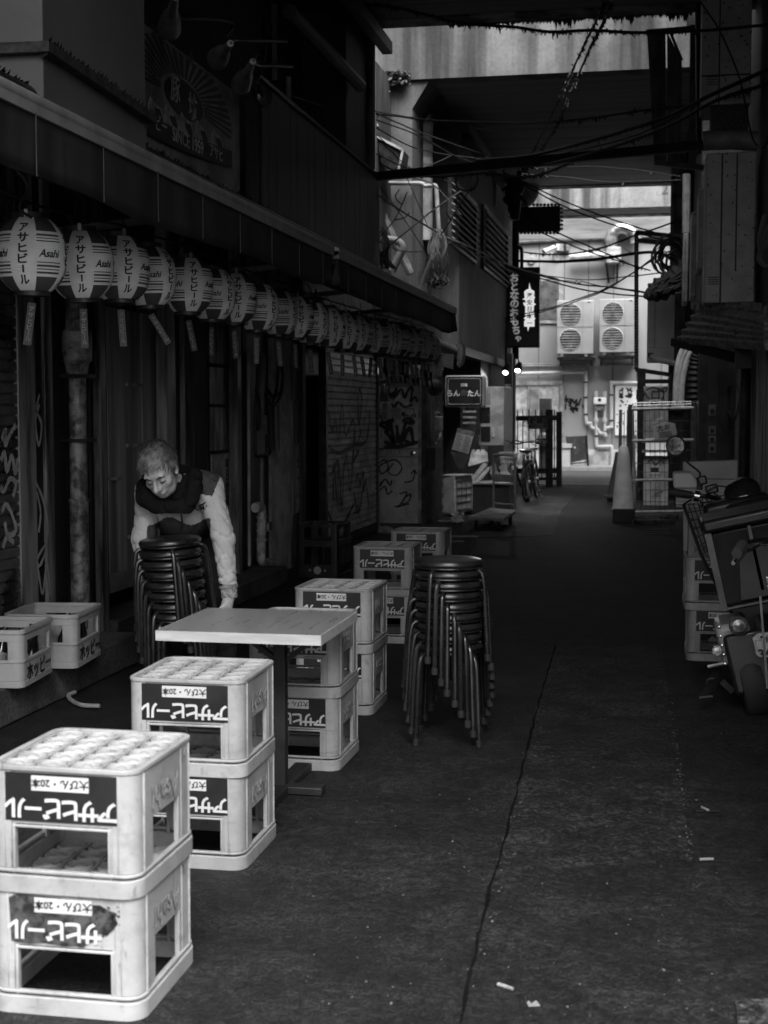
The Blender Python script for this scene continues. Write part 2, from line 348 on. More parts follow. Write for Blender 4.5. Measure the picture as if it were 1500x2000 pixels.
def scrap(u, v, l, w, ang, label, cat='litter', name='paper_scrap', mat=None, z=.004):
    p = PZ(u, v, z); a = ang; ax = Vector((math.cos(a), math.sin(a), 0)); ay = Vector((-ax.y, ax.x, 0)); m = MB(); n = 5
    for i in range(n):     # slightly crumpled strip
        t0, t1 = i / n - .5, (i + 1) / n - .5; h0, h1 = .004 + .004 * math.sin(i * 2.1), .004 + .004 * math.sin(i * 2.1 + 2.1)
        q = lambda t, sgn, h: p + ax * l * t + ay * (w / 2 * sgn) + Vector((0, 0, h))
        m.hexa([q(t0, -1, 0.001), q(t1, -1, 0.001), q(t1, 1, 0.001), q(t0, 1, 0.001), q(t0, -1, h0), q(t1, -1, h1), q(t1, 1, h1), q(t0, 1, h0)])
    tag(m.build(name, mat or LABELW), label, cat)
def butt(u, v, ang, label):
    p = PZ(u, v, .009); d = Vector((math.cos(ang), math.sin(ang), 0)); t = thing('cigarette_butt', label, 'litter', p - Vector((0, 0, .005)))
    MB().cyl(p - d * .02, p + d * .008, .005, 8).build('paper', M('butt_paper', .22, .8), t); MB().cyl(p + d * .008, p + d * .026, .0048, 8).build('filter', CARDB, t)
butt(1378, 1678, .3, 'cigarette butt lying just past the corner of the speckled asphalt patch')
butt(985, 1926, -.5, 'cigarette butt lying beside a small pale pebble')
butt(1378, 1580, 2.1, 'cigarette butt lying on a dark curled leaf')
scrap(1380, 1583, .09, .04, .2, 'dark curled leaf on the asphalt under a cigarette butt', 'leaf', 'dead_leaf', BLACK)
scrap(1042, 1963, .03, .02, .3, 'small pale pebble-like scrap beside a cigarette butt', mat=CARDB)
# strip lying by the step
m = MB(); m.tube(smoothpath([PZ(u, v, .02) for u, v in [(146, 1352), (134, 1358), (140, 1368), (160, 1377), (195, 1379)]]), .011, 8)
tag(m.build('hose_offcut', M('hose_pale', .3, .5)), 'short curved pale hose lying by the concrete step', 'hose')

# ------------------------------------------------------------ viaducts
def deck(name, y0, y1, z, label, thick=1.6, cm=None):
    t = thing(name, label, 'viaduct', (-2, (y0 + y1) / 2, z))
    m = MB(); m.box(-26, 26, y0 + .02, y1 - .02, z, z + .29); m.build('soffit', SOFF, t, smooth=False)
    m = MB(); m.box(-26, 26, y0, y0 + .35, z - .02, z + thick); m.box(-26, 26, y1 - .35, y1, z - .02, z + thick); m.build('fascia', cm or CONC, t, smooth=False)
    m = MB(); m.box(-26, 26, y0 + .35, y1 - .35, z + .32, z + .42); m.build('track_bed', SOFF, t, smooth=False)
    return t
dA = deck('viaduct_deck', .8, 16.9, 6.0, 'dark concrete viaduct deck directly overhead, ragged moss along its edge', .5)
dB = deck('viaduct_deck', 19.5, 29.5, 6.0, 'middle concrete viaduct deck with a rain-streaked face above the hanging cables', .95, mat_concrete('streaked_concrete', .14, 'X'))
dC = deck('viaduct_deck', 32.4, 34.0, 6.0, 'concrete viaduct deck numbered 2 with a bright streaked face above the pale wall', .6)
m = MB(); p = PY(1299, 369, 32.4); m.text('2', .32, p + Vector((0, -.004, 0)), bold=.004, depth=.003); m.build('painted_numeral', M('numeral_paint', .05, .7), dC)
for k in range(16):   # drips of moss along the near deck's far edge
    pass
# broken, moss-hung edge of the nearest deck
m = MB()
for i in range(420):
    x = rnd.uniform(-2.5, .3); h = rnd.uniform(.005, .05) * (1 + 1.5 * (noise.noise((x * 3, 0, 0)) > .1)); w = rnd.uniform(.01, .03); y = 16.9 + rnd.uniform(-.03, .02)
    m.face([(x - w, y, 5.985), (x + w, y, 5.985), (x + rnd.uniform(-.01, .01), y, 5.985 - h)])
tag(m.build('moss_fringe', BLACK, dA), None, None)
# column with ivy under the middle deck
def column():
    a, b = PY(738, 145, 19.6), PY(800, 145, 19.6); x0, x1 = -4.3, PY(806, 300, 19.6).x
    t = thing('concrete_column', 'stained concrete viaduct column with ivy at its head behind the dark wall', 'column', ((x0 + x1) / 2, 20.3, 0))
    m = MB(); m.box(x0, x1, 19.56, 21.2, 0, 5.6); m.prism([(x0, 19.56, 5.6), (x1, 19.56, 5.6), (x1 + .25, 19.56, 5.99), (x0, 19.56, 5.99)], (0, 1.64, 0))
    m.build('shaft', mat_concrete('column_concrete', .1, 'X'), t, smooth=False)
    m = MB()
    for i in range(1500):
        u = rnd.uniform(728, 800); v = 140 + abs(rnd.gauss(0, 14)) if rnd.random() < .62 else rnd.uniform(140, 225)
        if v > 165 and u > 752 + rnd.gauss(0, 6): continue
        p = PY(u, v, 19.5 - rnd.random() * .14); s = rnd.uniform(.015, .04)
        q = Matrix.Rotation(rnd.uniform(0, 6.3), 3, Vector((rnd.gauss(0, 1), rnd.gauss(0, 1), rnd.gauss(0, 1))).normalized())
        m.face([p + q @ Vector(k) * s for k in ((-1, 0, 0), (0, -.6, .1), (1, 0, 0), (0, .6, .1))])
    tag(m.build('ivy', M('ivy_leaf', .05, .6, var=.5, scale=20), t), 'dark ivy clinging to the column head', None)
column()
# ------------------------------------------------------------ the dark bar building on the left
WX = -3.4
bar = thing('bar_building', 'black timber bar building behind the lanterns and awning', 'building', (-4.5, 9, 0))
m = MB()
DY0, DY1 = PX(209, 800, WX).y, PX(326, 800, WX).y          # door recess
WY0, WY1 = PX(406, 800, WX).y, PX(464, 800, WX).y          # window bay
SY0, SY1 = PX(629, 800, WX).y, PX(728, 800, WX).y          # shutter bay
def wallseg(y0, y1, z0, z1, x=WX): m.box(x - .25, x, y0, y1, z0, z1)
wallseg(1.2, DY0, 0, 3.0); wallseg(DY0, DY1, 2.12, 3.0); wallseg(DY1, WY0, 0, 3.0); wallseg(WY0, WY1, 0, .35); wallseg(WY0, WY1, 2.25, 3.0)
wallseg(WY1, PX(597, 800, WX).y, 0, 3.0); wallseg(PX(597, 800, WX).y, SY0, 2.6, 3.0); wallseg(SY0, SY1, 2.2, 3.0)
wallseg(PX(597, 800, WX).y, SY0, 0, 2.6, WX - .6)
m.build('wall', M('recess_shade_boards', .045, .5, var=.8, scale=7, stretch=(1, 1, .12), bump=.5), bar, smooth=False)  # wall behind the posts coloured darker, so its recesses read as shade
m = MB(); m.box(-9, WX - .02, 1.2, 17.2, 3.0, 3.06); m.box(-9, WX - .26, 1.2, 17.2, -.05, .02); m.build('floor_slab', BLACK, bar); m = MB(); m.box(-9, -4.05, 1.2, 17.2, .02, 3.0); m.box(-4.06, -3.66, DY1 + .3, SY0 - .5, .02, 2.98); m.box(-4.06, -3.3 - .4, SY0, SY1, .02, 2.98); m.box(-4.06, WX - .25, 1.2, DY0 - .2, .02, 2.98); m.build('light_stop_block', BLACK, bar)  # solid black block added behind the wall to stop daylight leaking through
m = MB(); m.box(-4.3, -4.0, 1.2, 17.2, 3.06, 9.2); m.box(-4.0, -3.46, 15.6, 17.15, 2.8, 5.88); m.build('upper_wall', M('upper_boarding', .022, .7, var=.6, scale=5, stretch=(1, 1, .08), bump=.3), bar, smooth=False)
m = MB()      # boarded parapet at the far end, its top in view
ytop = PX(735, 345, WX)
m.box(WX - .12, WX, 11.9, 17.15, 2.75, ytop.z); m.box(-4.0, WX - .12, 17.03, 17.15, 2.75, ytop.z)
for i in range(22):
    y = 11.95 + i * .236; m.box(WX, WX + .014 + .0015 * (i % 3), y, y + .2355, 2.78, ytop.z - .03)
m.build('parapet', M('parapet_board', .022, .55, var=.7, scale=7, stretch=(1, 1, .07), bump=.4), bar, smooth=False)
m = MB(); m.box(WX - .14, WX + .03, 11.85, 17.2, ytop.z, ytop.z + .03); m.build('parapet_cap', BMETAL, bar)
# pale render of the far upper wall with its eaves
m = MB(); m.prism([(-3.96, 14.2, 4.2), (-3.96, 17.1, 4.2), (-3.96, 17.1, 6.6), (-3.96, 14.2, 6.6)], (-.03, 0, 0)); m.build('rendered_wall', M('grey_render', .04, .8, var=.6, scale=3, stain=.6), bar)
m = MB(); e0, e1 = PX(640, 20, -3.3), PX(728, 70, -3.3); m.box(-4.1, -3.3, 11, 17.1, 5.9, 5.98); m.bar((-3.28, 8.5, 5.8), (-3.28, 17.1, 5.8), .12, .14); m.build('eaves', M('eaves_wood', .05, .6, var=.5), bar)
# posts and battens in front of the boards
def vplank(u0, u1, z0, z1, d, x=WX):
    y0, y1 = PX(u0, 800, x + d).y, PX(u1, 800, x + d).y; MB().box(x + .001, x + d, y0, y1, z0, z1).build('post', BLACK if u0 in (105, 176, 345, 381, 474, 591, 71) else BWOOD, bar, bevel=.006)  # listed posts coloured near black to stand in for shaded recesses
for u0, u1, d in [(37, 70, .05), (71, 88, .035), (89, 104, .055), (105, 128, .02), (176, 183, .06), (184, 196, .045), (197, 208, .09), (326, 344, .08), (345, 352, .05), (353, 360, .03), (361, 372, .06), (373, 380, .035), (381, 404, .09), (465, 472, .08), (474, 482, .05), (571, 590, .05), (591, 597, .09)]:
    vplank(u0, u1, .0 if u0 > 200 else .02, 2.95, d)
# door
m = MB(); yy = DY0; i = 0; ws = [.10, .32, .30, .34, .13, .12, .3, .3]
while yy < DY1 and i < 8:
    w = min(ws[i], DY1 - yy); m.box(-3.5, -3.445 + .008 * (i % 2), yy + .005, yy + w - .005, .3, 2.115); yy += w; i += 1
dr = m.build('door', BWOOD2, bar, smooth=False)
m = MB()
for z in (.62, 1.22, 1.62): m.box(-3.45, -3.425, DY0 + .42, DY0 + .70, z, z + .022)
m.build('ledge', BWOOD2, dr); m = MB(); m.box(-3.44, -3.37, DY0 + .09, DY0 + .15, 1.02, 1.04); m.build('handle', GMETAL, dr)
m = MB(); m.box(-3.65, -3.42, DY0 + .02, DY1, .3, .42); m.build('threshold', M('threshold_stone', .2, .7), bar); 
# window bay with four dusky panes
wf = None; m = MB(); zs = [.85, 1.33, 1.62, 1.91, 2.22]; zs = [PX(430, v, -3.5).z for v in (1100, 880, 793, 717, 600)]
for z in zs: m.box(-3.45, -3.395, WY0, WY1, z - .012, z + .012)
m.box(-3.45, -3.398, WY0, WY0 + .04, .35, 2.25); m.box(-3.45, -3.398, WY1 - .1, WY1, .35, 2.25); wf = m.build('window', BLACK, bar)
m = MB(); m.box(-3.43, -3.42, WY0 + .04, WY1 - .1, zs[1], zs[4]); m.build('pane', M('window_glass', .45, .25, var=.75, scale=4, stretch=(1, 1.4, .35), bump=.02), wf)
m = MB(); m.box(-3.44, -3.41, WY0 + .04, WY1 - .1, .36, zs[1] - .013); m.build('panel', BWOOD2, wf)
m = MB(); a, b = PX(413, 900, -3.41), PX(452, 900, -3.41); m.box(-3.418, -3.404, a.y, b.y, PX(430, 1000, -3.41).z, PX(430, 888, -3.41).z); nt_ = m.build('poster', M('faded_poster', .45, .5, var=.3, scale=9), wf)
m = MB(); m.text('本日営業', .1, (-3.4025, (a.y + b.y) / 2 + .12, PX(430, 942, -3.41).z), (0, 1, 0), (0, 0, 1), .02, True); m.build('poster_text', BLACK, nt_)
# shutters
def shutter(y0, y1, z0, z1, x, pitch, mat, name='roller_shutter'):
    m = MB(); n = int((z1 - z0) / pitch)
    for i in range(n):
        z = z0 + i * pitch
        m.prism([(x, y0, z + pitch * .0), (x + .012, y0, z + pitch * .12), (x + .012, y0, z + pitch * .8), (x, y0, z + pitch * .92), (x - .02, y0, z + pitch * .92), (x - .02, y0, z)], (0, y1 - y0, 0))
        if i % 1 == 0: m.box(x - .03, x - .004, y0, y1, z + pitch * .9, z + pitch)
    return m.build(name, mat, bar, smooth=False)
sh = shutter(SY0, SY1, .12, 2.2, WX + .03, .07, M('shutter_steel', .55, .45, .2, var=.35, scale=3, stretch=(1, 1, 3), bump=.08, stain=.45))
m = MB(); m.box(WX - .02, WX + .06, SY0 - .07, SY0, 0, 2.25); m.box(WX - .02, WX + .06, SY1, SY1 + .06, 0, 2.25); m.box(WX - .05, WX + .04, SY0, SY1, .02, .115); m.build('shutter_guide', BMETAL, bar)
def graf(parent, segs, x, mat, w, name='graffiti'):
    m = MB()
    for s in segs: m.stroke(smoothpath([PX(u, v, x) for u, v in s], 5), w, (1, 0, 0), .004)
    return m.build(name, mat, parent)
graf(sh, [[(640, 800), (648, 840), (655, 820), (660, 860), (668, 790), (674, 850), (690, 820), (695, 870), (705, 840)],
          [(645, 930), (660, 900), (665, 950), (676, 890), (684, 960), (692, 840), (688, 900), (700, 880)],
          [(698, 770), (701, 830), (706, 775), (700, 760)], [(650, 980), (652, 905), (658, 985), (661, 900), (667, 990), (671, 905)],
          [(640, 870), (660, 885), (690, 870), (715, 860), (722, 800)], [(690, 960), (700, 1000), (712, 940), (720, 990)],
          [(640, 1000), (655, 1030), (672, 1020), (690, 985)], [(695, 940), (698, 925), (703, 945), (710, 920), (708, 960), (715, 935)]], WX + .045, SPRAY, .042)
ns = shutter(3.0, PX(36, 800, WX).y - .02, .1, 2.6, WX + .03, .058, M('shutter_near', .12, .28, .4, var=.7, scale=3, bump=.12, stain=.4))
graf(ns, [[(2, 860), (10, 840), (8, 870), (20, 845), (30, 830)], [(0, 900), (8, 885), (12, 920), (22, 890), (28, 925), (32, 900)], [(0, 950), (6, 960), (18, 935), (30, 945), (24, 970)], [(2, 1000), (10, 985), (20, 1000), (30, 1035), (14, 1045), (8, 1020)], [(4, 1070), (12, 1050), (26, 1060)]], WX + .045, SPRAYL, .03)
gp = graf(bar, [[(76, 770), (70, 800), (80, 830), (74, 870), (68, 820), (76, 790)], [(68, 940), (84, 980), (92, 1030), (88, 1075), (76, 1105), (72, 1090), (90, 1060)], [(72, 1105), (82, 1160), (90, 1100), (98, 1165)], [(70, 960), (78, 1000), (74, 1040)]], WX + .062, SPRAYL, .02)
# corrugated sheet
m = MB(); y0, y1 = PX(523, 800, WX).y, PX(569, 800, WX).y; n = 26
for i in range(n):
    a = y0 + (y1 - y0) * i / n; h = (y1 - y0) / n; m.prism([(WX + .004, a, 0), (WX + .032, a + h * .3, 0), (WX + .032, a + h * .65, 0), (WX + .004, a + h * .98, 0)], (0, 0, 2.9))
m.build('corrugated_sheet', M('dark_corrugated', .14, .5, .3, var=.4), bar)
# notice board strip and old plank
def strip(u0, u1, v0, v1, x, name, label, cat, mat, text=None, bold=.012, tmat=None):
    c = [PX((u0 + u1) / 2, v1, x), PX((u0 + u1) / 2, v0, x)]; y0, y1 = PX(u0, v0, x).y, PX(u1, v0, x).y
    t = thing(name, label, cat, (x, (y0 + y1) / 2, c[0].z)); m = MB(); m.box(x - .012, x, y0, y1, c[0].z, c[1].z); m.build('board', mat, t, bevel=.003)
    if text:
        h = c[1].z - c[0].z; m = MB(); vs = h / (len(text) * 1.05)
        gm = MB(); sx = (y1 - y0) * .72
        for i, ch in enumerate(text): gm.text(ch, min(sx, vs), (x + .0015, (y0 + y1) / 2, c[1].z - vs * 1.05 * (i + .5)), (0, 1, 0), (0, 0, 1), bold)
        gm.build('lettering', tmat or LABELW, t)
    return t
strip(572, 589, 866, 1003, WX + .066, 'notice_board', 'narrow grey fire warning board with white characters beside the dark recess', 'sign', M('board_grey', .2, .6, var=.2), '火気厳禁', .014, M('board_text', .45, .6))
strip(571, 588, 712, 782, WX + .066, 'old_plank', 'short weathered plank fixed above the narrow fire warning board', 'board', M('weathered_plank', .14, .7, var=.5, scale=9, stretch=(1, 1, .1)))
# the bar's upper fittings
def tubes(name, label, cat, paths, r, mat, parent=None, n=8):
    m = MB()
    for p in paths: m.tube(p, r, n)
    o = m.build(name, mat, parent)
    return tag(o, label, cat) if parent is None else o
tubes('conduit', 'pale vertical conduit on the black upper wall behind the awning', 'pipe', [[PX(563, 150, -3.6), PX(566, 240, -3.6), PX(570, 395, -3.6)]], .028, M('conduit_grey', .25, .5))
tubes('gutter_pipe', 'dark jointed gutter pipe sloping down under the eaves', 'pipe', [[PX(565, 22, -3.35), PX(704, 168, -3.35)]], .07, M('gutter_dark', .03, .6, var=.4))
tubes('downpipe', 'tall grey downpipe at the far corner of the parapet', 'pipe', [[PX(724, 70, -3.42), PX(724, 330, -3.42)]], .055, M('downpipe', .07, .5, var=.4))
tubes('cable_conduit', 'bent pale conduit beside the grey downpipe on the upper wall', 'pipe', [smoothpath([PX(u, v, -3.5) for u, v in [(690, 70), (700, 110), (701, 170), (703, 250), (709, 330)]])], .045, M('conduit_mid', .14, .6, var=.4, stain=.4))
tubes('cable_conduit', 'dark curved cable conduit next to the bent pale conduit', 'pipe', [smoothpath([PX(u, v, -3.55) for u, v in [(680, 165), (688, 215), (692, 260), (691, 310)]])], .04, BLACK)
tubes('wall_post', 'dark pole carrying wire clamps on the upper wall above the awning', 'pipe', [[PX(534, 10, -3.4), PX(535, 160, -3.4)]], .06, BMETAL)
t = thing('meter_lamp', 'round dark lamp glass on the pole above the awning', 'lamp', PX(515, 190, -3.2)); m = MB(); c = PX(515, 190, -3.2)
m.lathe([(.02, -.08), (.06, -.04), (.075, 0), (.07, .02)], c, (1, -1.2, -.2), 20); m.build('housing', BMETAL, t); m = MB(); m.lathe([(.068, .021), (.04, .034), (.002, .04)], c, (1, -1.2, -.2), 20); m.build('glass', GLASSD, t)
t = thing('boxed_motor', 'round shouldered dark housing on the upper wall by the parapet', 'housing', PX(600, 440, -3.5)); a, b = PX(578, 440, -3.45), PX(632, 360, -3.45)
m = MB(); m.box(-3.75, -3.42, a.y, b.y, 2.9, a.z + .55); m.build('casing', BMETAL, t, bevel=.12)
def floodlight(u, v, u2, v2, arm, label):
    a, b = PX(u, v, -2.85), PX(u2, v2, -3.12); d = (b - a).normalized(); t = thing('floodlight', label, 'lamp', a)
    L = (b - a).length; MB().lathe([(.022, 0), (.025, L * .1), (.036, L * .5), (.04, L * .56), (.058, L * .62), (.078, L), (.073, L), (.05, L * .7)], a, d, 20).build('reflector', M('lamp_grey', .3, .45, .2, var=.3), t)
    m = MB(); m.lathe([(.07, L * .96), (.04, L * .98), (.001, L * .99)], a, d, 20); m.build('lens', GLASSD, t)
    MB().tube(smoothpath([PX(*q, -3.0) for q in arm] + [a]), .014, 8).build('arm', BMETAL, t)
floodlight(342, -6, 330, 56, [(440, 70), (455, 50), (440, 40), (400, 36), (350, 33), (345, 10)], 'conical floodlight beside the sheet metal housing, above the painted pig sign')
floodlight(450, 85, 425, 115, [(560, 80), (520, 79), (480, 78), (455, 78)], 'conical floodlight in the middle of the three above the painted sign')
floodlight(494, 120, 470, 165, [(570, 130), (540, 128), (505, 127)], 'conical floodlight next to the pole clutter, past the painted pig sign')
# painted sign, SINCE 1959
def pigsign():
    x = -3.32; Pq = lambda u, v: PX(u, v, x)
    c = [(283, 30), (470, 165), (468, 372), (283, 280)]; y0, y1 = Pq(283, 100).y, Pq(468, 300).y; z0, z1 = 2.85, Pq(300, 60).z
    t = thing('painted_sign', 'large dark painted sign with rising sun rays and five pigs over a SINCE 1959 band', 'sign', (x, (y0 + y1) / 2, z0))
    m = MB(); m.box(x - .04, x, y0 - .25, y1, z0, z1); m.build('board', M('sign_grey', .24, .6, var=.35, scale=4, stain=.5), t)
    d = M('sign_black', .01, .5); ry = (Pq(396, 205).y - Pq(321, 185).y) / 2; cpt = Pq(358, 195); W = Vector((0, 1, 0)); Z = Vector((0, 0, 1)); nx = Vector((1, 0, 0))
    m = MB(); k = 26
    for i in range(k):
        a = math.pi * (-.06 + 1.12 * i / k); b = a + math.pi * 1.12 / k * .52; pts = []
        for ang, rr in ((a, 1.15), (a, 2.75), (b, 2.75), (b, 1.15)):
            q = cpt + W * math.cos(ang) * rr * ry + Z * math.sin(ang) * rr * .13; q.y = min(max(q.y, y0 - .2), y1 - .06); q.z = min(q.z, z1 - .02); pts.append(q + nx * .002)
        m.prism(pts, (.002, 0, 0))
    m.build('rays', d, t)
    m = MB(); m.prism([cpt + W * ry * math.cos(j * math.pi / 16) + Z * .13 * math.sin(j * math.pi / 16) + nx * .006 for j in range(32)], (.003, 0, 0)); m.build('sun_disc', d, t)
    m = MB(); m.text('豚', .2, cpt + nx * .012 + Z * .03 - W * .2, W * 1.0, Z, .008); m.build('title', M('sign_text_grey', .5, .6), t); m = MB(); m.text('坊', .2, cpt + nx * .012 - Z * .015 + W * .17, W, Z, .008); m.build('title', M('sign_text_grey', .5, .6), t)
    for i in range(5):       # pigs seen from behind the band: domed heads with ears
        q = Pq(300 + i * 30, 228 + i * 14); m = MB(); o = []
        for a, b in [(-.15, -.1), (-.16, .0), (-.13, .07), (-.1, .11), (-.03, .085), (.04, .08), (.12, .07), (.15, .02), (.15, -.1)]: o.append(q + W * a + Z * b + nx * .014)
        m.prism(o, (.004, 0, 0)); pg = m.build('painted_pig', M('pig_grey', .36, .6, var=.4, scale=12), t)
        m = MB(); m.prism([q + W * a + Z * b + nx * .02 for a, b in [(-.04, .05), (.06, .06), (.12, .01), (.11, -.09), (0, -.09), (.03, -.01), (-.03, .02)]], (.002, 0, 0)); m.build('painted_patch', d, pg)
    pts0, pts1 = [], []
    for i in range(13):
        f = i / 12; u = 283 + f * 165; vt = 218 + 72 * f + 14 * math.sin(f * math.pi) * .4; q = Pq(u, vt + 5); q2 = Pq(u, vt + 45 - 8 * f)
        pts0.append(q + nx * .02); pts1.append(q2 + nx * .02)
    m = MB()
    for i in range(12): m.prism([pts0[i], pts0[i + 1], pts1[i + 1], pts1[i]], (.003, 0, 0))
    m.build('band', d, t)
    tm = M('sign_text_pale', .55, .6)
    def bandtext(s, u, v, size):
        m = MB(); a, b = Pq(u - 20, v - 10.5), Pq(u + 20, v + 10.5); xd = (b - a).normalized(); yd = nx.cross(xd); m.text(s, size, Pq(u, v) + nx * .026, xd, yd, .012); m.build('band_text', tm, t)
    bandtext('ビー', 308, 243, .12); bandtext('SINCE', 347, 269, .135); bandtext('1959', 380, 286, .135); bandtext('アサヒ', 416, 299, .11)
    for ch, u, v in (('昭', 300, 62), ('和', 314, 72), ('ア', 342, 90), ('角', 372, 112)): m = MB(); m.text(ch, .1, Pq(u, v) + nx * .004, (0, 1, -.12), (0, .12, 1), .006); m.build('upper_text', d, t)
pigsign()
# grey sheet-metal duct housing at the upper left
def housing():
    x1 = -2.95; y0, y1 = PX(83, 60, x1).y, PX(284, 150, x1).y; z0 = 2.75
    t = thing('duct_housing', 'smooth grey sheet metal housing with a mossy flange above the awning', 'duct', (-3.6, y0, z0)); hm = M('housing_grey', .22, .5, .15, var=.12, scale=1.2, bump=.03, stain=.25)
    zf0, zf1 = PX(83, 97, x1).z, PX(284, 232, x1).z
    m = MB(); m.box(-4.6, x1, y0, y1, z0, 8); m.build('casing', hm, t, bevel=.008)
    m = MB(); m.prism([(x1, y0 - .03, zf0 - .05), (x1 + .05, y0 - .05, zf0 - .035), (x1 + .05, y0 - .05, zf0), (x1, y0 - .03, zf0)], (0, 0, .0001))
    m.bar((x1 + .025, y0 - .05, zf0), (x1 + .025, y1 + .02, zf1), .07, .05); m.bar((-4.6, y0 - .03, zf0 + .02), (x1 + .06, y0 - .03, zf0), .07, .05); fl = m.build('flange', M('flange_grey', .06, .6, var=.5, scale=20), t)
    m = MB()
    for i in range(46):
        f = i / 45; p = Vector((x1 + .03, y0, zf0 + .025)).lerp(Vector((x1 + .03, y1, zf1 + .025)), f)
        m.face([p + Vector((0, -.02, 0)), p + Vector((0, .025, 0)), p + Vector((.015, rnd.uniform(-.01, .02), rnd.uniform(.015, .045)))])
    m.build('moss', BLACK, fl)
housing()
# drain pipe with hopper
def drain():
    x = WX + .1; c = lambda v: PX(153, v, x); t = thing('drain_pipe', 'rusty flaking drain pipe with a hopper head on the black boards', 'pipe', c(1185)); rm = M('rusted_pipe', .18, .5, .2, var=.7, scale=16, bump=.4, stain=.6)
    z = lambda v: c(v).z; yb = c(900).y; o = (x, yb, 0)
    MB().lathe([(.055, .1), (.055, z(980)), (.062, z(980)), (.062, z(975)), (.05, z(975)), (.05, z(740)), (.058, z(738)), (.058, z(728)), (.06, z(728))], o, n=20).build('pipe', rm, t)
    m = MB(); m.lathe([(.06, z(728)), (.068, z(712)), (.085, z(705)), (.088, z(648)), (.07, z(646)), (.062, z(640)), (.06, z(560))], o, n=20); m.build('hopper', rm, t)
    m = MB(); [m.obox((x, yb, zz), (.17, .15, .02)) for zz in (z(735), z(860))]; m.build('strap', BMETAL, t)
drain()
tubes('thin_pipe', 'thin pale vertical pipe beside the window bay', 'pipe', [[PX(485, 690, WX + .07), PX(487, 1105, WX + .07)]], .014, M('thin_pipe_grey', .3, .5))
def waterpipes():
    x = WX + .09; P = lambda u, v: PX(u, v, x)
    t = thing('water_pipe', 'jointed pale water pipe rising from the kerb step beside the corrugated sheet', 'pipe', P(520, 1120)); pm = M('pipe_pale', .4, .5, var=.35, scale=14, stain=.5)
    MB().tube(smoothpath([P(498, 992), P(506, 988), P(511, 996), P(511, 1020), P(510, 1080), P(512, 1096), P(525, 1100), P(538, 1104), P(542, 1115), P(545, 1135)], 5), .04, 12).build('lower_pipe', pm, t)
    MB().tube([P(511, 990), P(511, 900), P(512, 760), P(514, 690)], .022, 10).build('riser', M('riser_dark', .14, .5), t)
    m = MB()
    for v in (1008, 1022, 1034, 1052): m.cyl(P(511, v), P(511, v + 4), .05, 14)
    m.build('coupling', pm, t); m = MB(); m.obox(P(518, 1028), (.1, .12, .07)); m.cyl(P(518, 1028), P(526, 1030), .03); m.build('valve', GMETAL, t)
    m = MB(); m.obox(P(513, 830), (.12, .16, .16)); m.obox(P(510, 865), (.1, .12, .2)); m.build('meter', M('meter_dark', .1, .5), t)
    t2 = thing('cable_bundle', 'tangle of dark cables looping down the wall between window bay and corrugated sheet', 'cables', P(530, 890))
    for k, pts in enumerate([[(505, 700), (500, 780), (498, 850), (500, 890), (515, 888)], [(545, 700), (540, 760), (530, 800), (528, 880), (515, 888)], [(520, 770), (530, 790), (545, 780), (552, 740), (548, 690)], [(522, 760), (535, 775), (548, 765)], [(538, 790), (540, 880)], [(500, 760), (508, 800), (504, 840)]]):
        MB().tube(smoothpath([PX(u, v, x + .05 + .02 * (k % 3)) for u, v in pts]), .013 if k != 4 else .03, 8).build('cable', CABLE if k != 4 else M('trunking', .08, .5), t2)
waterpipes()
# concrete steps at the foot of the wall
def step(name, label, xf, y0, y1, z):
    t = thing(name, label, 'step', ((xf + WX) / 2, (y0 + y1) / 2, 0)); m = MB(); m.box(WX - .5, xf, y0, y1, 0, z); m.build('block', STEP, t, bevel=.012); return t
step('concrete_step', 'low concrete step under the two bottle crates', -2.95, -1, 7.75, .18)
step('concrete_step', 'low concrete step in front of the window bay behind the man', -3.1, PX(395, 1100, -3.1).y, 11.65, .15)
step('door_step', 'shallow concrete step inside the dark doorway behind the man', -3.3, 8.3, 9.4, .16)
